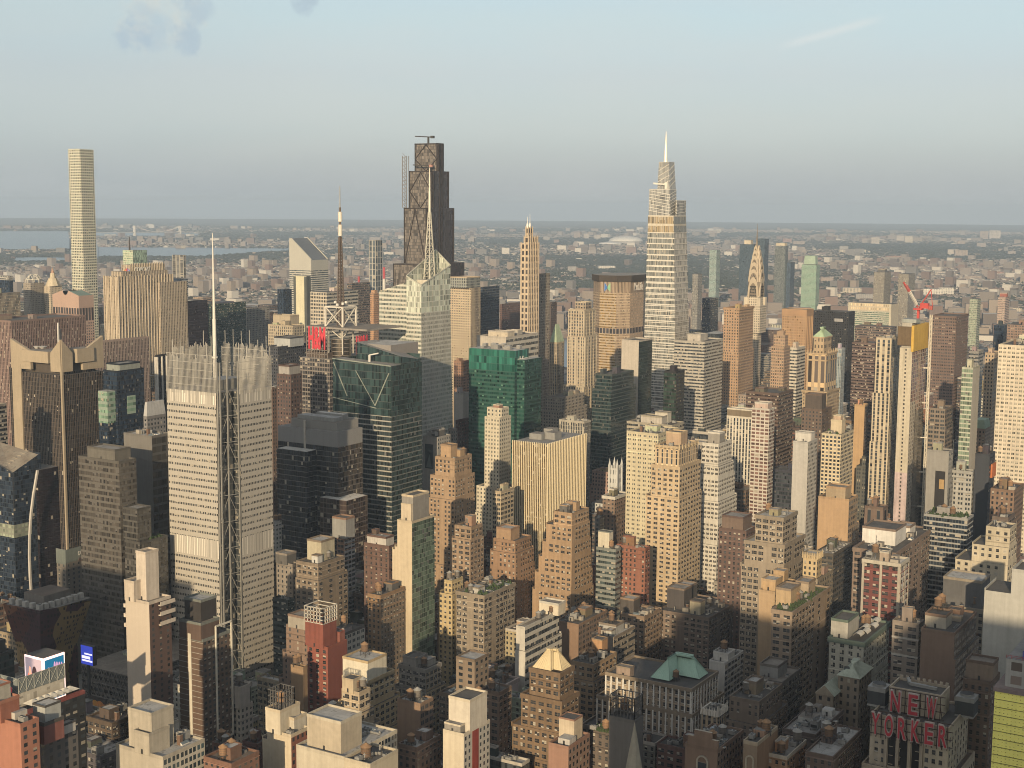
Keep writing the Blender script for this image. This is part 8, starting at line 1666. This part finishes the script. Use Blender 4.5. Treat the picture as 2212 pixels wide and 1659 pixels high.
        b.build('lattice_screen', root, org); water_tower(x0+3.6, (y0+y1)/2+2.4, h0, .95, 'orange', 'red brick tower'); water_tower(x1-3.6, (y0+y1)/2-2.4, h0, .95, 'brown', 'red brick tower')
    if S['short'] == 'grey tank-cage slab' or S['short'] == 'cream blank brick hotel':
        b = MB(); cg = plain((.16, .155, .15)); L, W = u1-u0, v1-v0
        if S['short'][0] == 'g': x0, x1, y0, y1, h0, h1 = u0+.4, u1-.4, v0+.4, v1-.4, z+1, z+11
        else: x0, x1, y0, y1, h0, h1 = u0+.4*L-4.6, u0+.4*L+4.6, v0+.7*W-4.2, v0+.7*W+4.2, z+11, z+20
        n = 7 if S['short'][0] == 'g' else 5
        for i in range(n+1):
            t = i/n; X, Y = x0+(x1-x0)*t, y0+(y1-y0)*t
            for p in ((X, y0), (X, y1), (x0, Y), (x1, Y)): b.bar((*p, h0), (*p, h1), .3, cg)
        for i in range(4):
            hh = h0+(h1-h0)*i/3
            for p, q in (((x0, y0), (x1, y0)), ((x1, y0), (x1, y1)), ((x1, y1), (x0, y1)), ((x0, y1), (x0, y0))): b.bar((*p, hh), (*q, hh), .3, cg)
        b.build('cage', root, org)
    if S['short'] == 'brown gabled front':
        b = MB(); cc = plain((.5, .44, .34)); bm = plain((.29, .19, .13)); L, W = u1-u0, v1-v0; y = v0+W*.45
        b.box(u0-.3, u0+1, y-7, y+7, z+1.12, z+5, bm, top=cc); b.box(u0-.3, u0+1, y-4, y+4, z+5, z+8, bm, top=cc); b.build('gable', root, org); b = MB(); b.box(u0-.3, u0-.02, y-2, y+2, z-26, z-6, plain((.05, .06, .07)), top=cc)
        for s in (-1, 1): b.box(u0-.5, u0-.02, y+s*2.4-.35, y+s*2.4+.35, z-27, z-5, cc, top=cc)
        for i in range(8): a, c2 = math.pi*i/8, math.pi*(i+1)/8; b.bar((u0-.3, y+2.4*math.cos(a), z-5.5+2.4*math.sin(a)), (u0-.3, y+2.4*math.cos(c2), z-5.5+2.4*math.sin(c2)), .7, cc)
        b.build('arched_window', root, org)
    if S['short'] == 'tan arched tower front':
        b = MB(); cc = plain((.52, .45, .33)); y = (v0+v1)/2; w = (v1-v0)*.26
        for s in (-1, 1): b.bar((u0-.2, y+s*w, z-30), (u0-.2, y+s*w, z-7), .7, cc)
        for i in range(10): a, c2 = math.pi*i/10, math.pi*(i+1)/10; b.bar((u0-.2, y+w*math.cos(a), z-7+w*math.sin(a)), (u0-.2, y+w*math.cos(c2), z-7+w*math.sin(c2)), .7, cc)
        b.build('arch_moulding', root, org)
    if S['short'] in ('small white top turret block', 'second gothic turret block', 'tan spired turret loft', 'tall tan tower'):
        b = MB(); wp = plain((.64, .6, .53) if 'tan' not in S['short'] else (.58, .45, .26)); L, W = u1-u0, v1-v0; n = 6; H = 3.5
        if S['short'].startswith('tan sp'): a0, a1, b0, b1, zz = u0+.3*L-4.6, u0+.3*L+4.6, v0+.6*W-4.6, v0+.6*W+4.6, z+15
        else: a0, a1, b0, b1, zz = u0, u1, v0, v1, z+1.1
        for i in range(n+1):
            t = i/n; X, Y = a0+(a1-a0)*t, b0+(b1-b0)*t
            for p in ((X, b0-.3), (a0-.3, Y)): b.cyl(p[0], p[1], .7, .1, zz-2.5, zz+(2.6 if i in (0, n) else 1.4), 6, wp)
        b.build('finial', root, org)
    if S['short'] == 'pale green-corniced loft':
        k = 0
        for fx, fy in ((.2, .3), (.34, .22), (.5, .35), (.62, .2), (.75, .45), (.85, .3)):
            b = MB(); x, y = u0+fx*(u1-u0), v0+fy*(v1-v0); w = 3.6; cm = plain((.66, .63, .56))
            for i in range(8): a, c2 = math.pi*i/8, math.pi*(i+1)/8; b.poly([(x-w, y-2*math.cos(a), z+2+1.6*math.sin(a)), (x-w, y-2*math.cos(c2), z+2+1.6*math.sin(c2)), (x+w, y-2*math.cos(c2), z+2+1.6*math.sin(c2)), (x+w, y-2*math.cos(a), z+2+1.6*math.sin(a))][::-1], cm)
            b.build('awning', S['roof_ob'], org)
    if S['short'] == 'grey wall block with a dark poster':
        b = MB(); b.box(u0+4, u0+5.8, v0-.25, v0-.02, z-50, z-27, plain((.03, .03, .032))); b.box(u0-.3, u0-.02, v0+2, v0+9, z-44, z-14, plain((.028, .026, .028))); b.box(u0-.34, u0-.31, v0+2.4, v0+6, z-27, z-20, plain((.4, .26, .1))); b.build('poster', root, org)
    if S['short'] == 'grey poster block':
        b = MB(); W = v1-v0; b.box(u0-.3, u0-.02, v0+W*.3, v0+W*.85, z-28, z-6, plain((.03, .05, .065))); b.poly([(u0-.34, v0+W*.78, z-27), (u0-.34, v0+W*.38, z-27), (u0-.34, v0+W*.55, z-15)], plain((.14, .2, .22))); b.build('poster', root, org)
    if S['short'] == 'black signboard tower':
        y = v0+(v1-v0)*.27; b = MB(); b.box(u0-.3, u0-.02, y-6.5, y+6.5, z-15, z-10.5, plain((.36, .36, .37))); b.build('sign_panel', root, org)
    if S['short'] == 'navy blank slab':
        b = MB(); b.box(u0+(u1-u0)*.3, u1-.2, v0-1.2, v0-.02, z-17, z-7, plain((.62, .17, .03)), top=plain((.6, .2, .05))); b.build('orange_panel', root, org)
    if S['short'] == 'navy patterned glass tower':
        b = MB(); gm_ = facade((.3, .4, .33), (.1, .16, .12), 1.0, .5, blind=.1); W = v1-v0; L = u1-u0; x0, x1, y0, y1 = u0-9, u0+1, v0+W*.15, v0+W*.8; b.box(x0, x1, y0, y1, 0, z-16, facade((.012, .02, .035), (.012, .02, .035), .93, .7), top=roofmat('silver'), bw=1.7, fl=3.9); b.box(x0-.1, x1, y0-.1, y1+.1, z-44, z-16.2, gm_, bw=1.7, fl=5)
        for k in range(3): x = u0+L*.35; b.box(x, x+L*.3, v0-.4, v0-.02, z-38-34*k, z-22-34*k, gm_, bw=3, fl=5)
        b.build('lit_bay', root, org)
    if S['short'] == 'wide green secretariat slab':
        b = MB(); cc = plain((.58, .53, .4)); b.box(u0-.6, u0-.03, v0, v1, z-14, z+1, facade((.58, .5, .36), (.36, .28, .18), .5, .6, blind=0), bw=4, fl=7); b.box(u0-1, u0-.03, v1-4, v1, 0, z+1.01, cc, top=cc); b.box(u0-1, u0-.03, v0, v0+4, 0, z+1.01, cc, top=cc); b.build('marble_frame', root, org)
b = [q for q in LATE if q[0] == 'mast'][0][1]; S = next(r['spec'] for r in REG if r['short'] == 'green and white banded block'); b.build('mast', S['root'], (S['u0'], S['v0'], 0.0))
build_water_towers()
# ------------------------------------------------------------------ the low city beyond the river: nearest and biggest one by one, the rest as one mass
def islandmat(name, cols, rough=.9):
    m, nt, b = _mat(name); t = NT(nt); ge = t.n('ShaderNodeNewGeometry'); r = t.n('ShaderNodeValToRGB'); r.color_ramp.interpolation = 'CONSTANT'; t.put(r.inputs[0], ge.outputs['Random Per Island']); e = r.color_ramp.elements
    for i, c in enumerate(cols):
        k = e[0] if i == 0 else e[1] if i == 1 else e.new(i/len(cols)); k.position = i/len(cols); k.color = (*c, 1)
    nt.links.new(r.outputs[0], b.inputs['Base Color']); b.inputs['Roughness'].default_value = rough; return m
hm = islandmat('far_house_walls', [(0.135, 0.12, 0.109), (0.102, 0.0758, 0.0672), (0.163, 0.146, 0.138), (0.0806, 0.0698, 0.0655), (0.321, 0.308, 0.286), (0.126, 0.0917, 0.0809), (0.107, 0.105, 0.105), (0.171, 0.145, 0.123)]); hr = islandmat('far_house_roofs', [(0.144, 0.14, 0.137), (0.072, 0.0684, 0.0684), (0.302, 0.295, 0.288), (0.0936, 0.072, 0.0612), (0.158, 0.144, 0.133), (0.0432, 0.0432, 0.0432)])
tm_ = islandmat('far_foliage', [(.014, .021, .015), (.019, .027, .018), (.024, .031, .02), (.012, .018, .013)])
hb = MB(); tb = MB(); rr = random.Random(5); nh = 0
def rbox(mb, x, y, w, l, h, th, mw, mr):
    c, s = math.cos(th), math.sin(th); P = [(x+c*a-s*b_, y+s*a+c*b_) for a, b_ in ((-w, -l), (w, -l), (w, l), (-w, l))]
    i = len(mb.v); mb.v.extend([(p[0], p[1], 0) for p in P]+[(p[0], p[1], h) for p in P])
    for f, m in (((0, 1, 5, 4), mw), ((1, 2, 6, 5), mw), ((2, 3, 7, 6), mw), ((3, 0, 4, 7), mw), ((4, 5, 6, 7), mr)): mb.f.append(tuple(i+k for k in f)); mb.mi.append(mb.slot(m)); mb.uv.extend([(0, 0)]*4)
for k in range(150000):
    D = 3350*math.exp(rr.random()**.9*math.log(24000/3350)); ph = rr.uniform(-.36, .37); a = HEAD-ph; x, y = D*math.cos(a), D*math.sin(a)
    ro_ = .33 if math.sin(x*.0005+y*.0004) > 0 else -.18; cr_, sr_ = math.cos(ro_), math.sin(ro_); X_, Y_ = x*cr_+y*sr_, -x*sr_+y*cr_; rw = 46 if D < 9000 else 70; X_ = round(X_/rw)*rw+rr.choice((-9, 9))+rr.uniform(-2, 2)
    if rr.random() < .12: Y_ = round(Y_/210)*210+rr.choice((-12, 12))
    x, y = X_*cr_-Y_*sr_, X_*sr_+Y_*cr_
    px, py = proj(x, y, 0)
    if not (-20 < px < 2235) or inwater(px, py) or x < 3340: continue
    # built-up and leafy quarters alternate
    q = rr.uniform(-1.3, 1.3)+math.sin(x*.0011+1.3*math.sin(y*.0009))+math.sin(y*.0017+.8*math.sin(x*.0013)+2)+.5*math.sin(x*.0041+y*.0033)
    leafy = q+rr.uniform(-1, 1) > (.45 if D < 5500 else .05 if D < 9000 else -.5)
    if leafy:
        r = rr.uniform(6, 12)*(1 if D < 8000 else 1.6 if D < 14000 else 2.6); h = rr.uniform(9, 16); i = len(tb.v); n = 5; o = rr.random()*6
        tb.v.extend([(x+r*.8*math.cos(o+6.283*j/n), y+r*.8*math.sin(o+6.283*j/n), 0) for j in range(n)]+[(x+r*rr.uniform(.8, 1.2)*math.cos(o+6.283*j/n), y+r*rr.uniform(.8, 1.2)*math.sin(o+6.283*j/n), h*rr.uniform(.5, .7)) for j in range(n)]+[(x+r*.3, y, h)])
        for j in range(n):
            j2 = (j+1) % n; tb.f.append((i+j, i+j2, i+n+j2, i+n+j)); tb.f.append((i+n+j, i+n+j2, i+2*n)); tb.mi.extend([tb.slot(tm_)]*2); tb.uv.extend([(0, 0)]*7)
    else:
        big = rr.random(); th = ro_
        if big < .012 and D > 3800: w, l, h = rr.uniform(12, 32), rr.uniform(14, 42), rr.uniform(8, 14)
        elif big < .028 and D > 3800: w, l, h = rr.uniform(10, 16), rr.uniform(12, 30), rr.uniform(24, 55)
        else: w, l, h = rr.uniform(3.5, 7), rr.uniform(5, 15), rr.uniform(7, 13)
        f = 1 if D < 9000 else 1.25 if D < 14000 else 2
        rbox(hb, x, y, w*f, l*f, h, th, hm, hr); nh += 1
o = hb.build('far_houses'); o['kind'] = 'stuff'; tag(o, 'endless low houses and workshops of the far borough across the river', 'houses'); o = tb.build('far_trees'); o['kind'] = 'stuff'; tag(o, 'dark leafy tree canopy scattered through the far borough', 'trees')
FAR = [(1135, 521, 1150, 18, 40, 'pinkish'), (1160, 522, 1178, 17, 30, 'pale'), (1182, 523, 1200, 16, 40, 'pinkish'), (1245, 505, 1262, 0, 0, ''), ]
farcol = {'pale': (.5, .45, .4), 'pinkish': (.36, .29, .25), 'cream': (.56, .5, .4), 'white': (.66, .64, .58), 'grey': (.36, .35, .34), 'brick': (.36, .18, .13), 'brown': (.26, .18, .14)}
FARB = [(1246, 508, 13, 15, 'pinkish', 'block of flats'), (1266, 510, 11, 13, 'pale', 'block of flats'), (1290, 512, 14, 11, 'pale', 'block of flats'), (1180, 515, 14, 10, 'grey', 'block of flats'), (1535, 502, 26, 8, 'pinkish', 'long hospital block'), (1547, 501, 14, 9, 'cream', 'hospital wing'),
        (975, 512, 10, 12, 'cream', 'block of flats'), (1000, 513, 9, 13, 'pinkish', 'block of flats'), (1022, 516, 12, 10, 'pale', 'block of flats'), (940, 502, 9, 8, 'white', 'block of flats'), (2075, 587-40, 26, 16, 'pinkish', 'housing slab'), (2058, 545, 22, 14, 'pale', 'housing slab'), (1890, 520, 17, 17, 'pale', 'tower of flats'),
        (1946, 515, 20, 13, 'pale', 'pair of flats'), (1962, 517, 16, 17, 'cream', 'tower of flats'), (2125, 508, 16, 20, 'pinkish', 'tower of flats'), (2148, 507, 22, 20, 'pale', 'tower of flats'), (1840, 543, 55, 9, 'cream', 'warehouse'), (1700, 520, 18, 11, 'brick', 'housing block'), (1725, 525, 24, 10, 'pinkish', 'housing block'), (1822, 537, 18, 12, 'grey', 'office slab'),
        (1310, 578, 36, 10, 'white', 'long white factory'), (1235, 582, 18, 16, 'grey', 'gridded tower of flats'), (1250, 560, 12, 6, 'white', 'warehouse'), (1850, 628, 62, 16, 'cream', 'arcaded warehouse'), (1868, 642, 40, 17, 'grey', 'glass works'), (1990, 620, 55, 10, 'brick', 'long brick mill'), (2010, 632, 48, 19, 'white', 'white columned warehouse'), (2043, 630, 30, 20, 'white', 'white columned warehouse'), (2120, 625, 25, 9, 'cream', 'warehouse'),
        (2190, 632, 60, 7, 'pinkish', 'long low shed'), (2185, 672, 36, 16, 'cream', 'ribbed block'), (1960, 668, 30, 26, 'grey', 'pale glass block'), (1988, 672, 22, 20, 'grey', 'dark glass block'), (640, 618, 30, 12, 'white', 'long white works'), (600, 612, 26, 14, 'pale', 'low slab'), (590, 598, 16, 8, 'pinkish', 'housing block'), (505, 628, 14, 12, 'grey', 'twin block of flats'), (525, 628, 14, 13, 'pale', 'twin block of flats'),
        (480, 602, 15, 8, 'brick', 'housing block'), (430, 600, 22, 10, 'cream', 'housing block'), (545, 605, 20, 10, 'white', 'low works'), (55, 541, 28, 4, 'pale', 'prison block'), (75, 539, 20, 5, 'pinkish', 'prison block'), (100, 541, 30, 3, 'white', 'island shed'), (385, 533, 11, 7, 'pinkish', 'harbour block'), (396, 533, 9, 7, 'cream', 'harbour block'), (365, 532, 22, 3, 'white', 'harbour shed'),
        (238, 508, 22, 4, 'white', 'bayside shed'), (238, 518, 9, 6, 'cream', 'sand heap shed'), (250, 497, 9, 4, 'white', 'bayside block'), (1060, 640, 26, 10, 'brick', 'brick works'), (1110, 590, 16, 9, 'pinkish', 'housing block'), (1070, 600, 20, 8, 'cream', 'low works'), (1020, 585, 14, 9, 'brick', 'housing block'), (1205, 610, 20, 9, 'pinkish', 'housing block'), (1225, 630, 16, 18, 'orange' if False else 'brick', 'brick works'), (1280, 630, 22, 12, 'pale', 'works'), (1275, 655, 14, 12, 'white', 'works'),
        (1700, 600, 30, 12, 'grey', 'yard block'), (1785, 605, 26, 14, 'pinkish', 'works'), (1800, 640, 30, 13, 'cream', 'works'), (1760, 560, 26, 9, 'brick', 'housing row'), (1990, 570, 34, 8, 'brick', 'housing row'), (2040, 590, 40, 8, 'pale', 'cemetery chapel'), (2100, 600, 34, 9, 'pinkish', 'housing row'), (2150, 590, 30, 8, 'brick', 'housing row'), (1930, 556, 34, 8, 'brick', 'housing row'), (1870, 560, 28, 7, 'pinkish', 'housing row')]
lm = sorted([r for r in heroes if r['vis'] > 20 and r['y0'] < 720], key=lambda r: r['cx']); fu = set()
for (px, py, wpx, hpx, cn, kd) in FARB:
    base = py+hpx*.5; x, y, _ = at(px, base, H=0); D = math.hypot(x, y); sc = D/FPX; w = wpx*sc; h = max(8, hpx*sc*.9); l = max(14, w*.35); th = math.atan2(y, x)+math.pi/2+.2; c = farcol[cn]; b = MB(); ct, sn = math.cos(th), math.sin(th)
    P = [(x+ct*a-sn*b_, y+sn*a+ct*b_) for a, b_ in ((-w/2, -l/2), (w/2, -l/2), (w/2, l/2), (-w/2, l/2))]; b.prism(P, 0, h, facade(c, (.09, .09, .09), .5, .5, blind=.3), top=roofmat('grey'), bw=max(4, w/9), fl=max(3.6, h/6))
    q = min(lm, key=lambda r: abs(r['cx']-px)+abs(r['y0']-py)*.3); dist = 'far' if D > 9000 else 'distant'
    l_ = '%s %s %s %s the %s' % (dist, cn, kd, 'seen right of' if px > q['cx'] else 'seen left of', q['short']); n = 0
    for alt in ('', ' and higher up', ' and lower down', ' near the horizon', ' by the river', ' in between', ' beyond trees'):
        if l_+alt not in fu: l_ += alt; break
    fu.add(l_); o = b.build('far_building'); tag(o, ' '.join(l_.split()[:16]), 'far building', 'larger buildings scattered across the far borough')
# ------------------------------------------------------------------ unseen towers around the viewpoint, placed and sized to shade the near blocks
for nm, u0, u1, v0, v1, h, lab in SHADOWERS:
    t = thing('office_tower', lab, 'office tower', (u0, v0, 0), 'unseen glass towers placed to shade the near blocks'); b = MB(); b.box(u0, u1, v0, v1, 0, h, facade((.2, .21, .22), (.04, .05, .06), .93, .8), top=roofmat('grey')); b.build('wall', t, (u0, v0, 0))
# ------------------------------------------------------------------ haze
hz = MB(); Rz = 37200.0; n = 64; z0, z1 = -1.2, 470.0; P = [(Rz*math.cos(2*math.pi*i/n), Rz*math.sin(2*math.pi*i/n)) for i in range(n)]; m = bpy.data.materials.new('haze_air'); m.use_nodes = True; nt = m.node_tree; nt.nodes.remove(nt.nodes['Principled BSDF']); pv_ = nt.nodes.new('ShaderNodeVolumePrincipled')
pv_.inputs['Color'].default_value = HAZE_COL; pv_.inputs['Density'].default_value = HAZE; pv_.inputs['Anisotropy'].default_value = 0.0; nt.links.new(pv_.outputs[0], nt.nodes['Material Output'].inputs['Volume'])
me = bpy.data.meshes.new('haze'); x = 37500.0
me.from_pydata([(a, b_, c) for a in (-x, x) for b_ in (-x, x) for c in (z0, z1)], [], [(0, 1, 3, 2), (4, 6, 7, 5), (0, 4, 5, 1), (2, 3, 7, 6), (0, 2, 6, 4), (1, 5, 7, 3)]); me.materials.append(m); o = bpy.data.objects.new('haze', me); COL.objects.link(o); o['kind'] = 'stuff'
m.volume_intersection_method if False else None
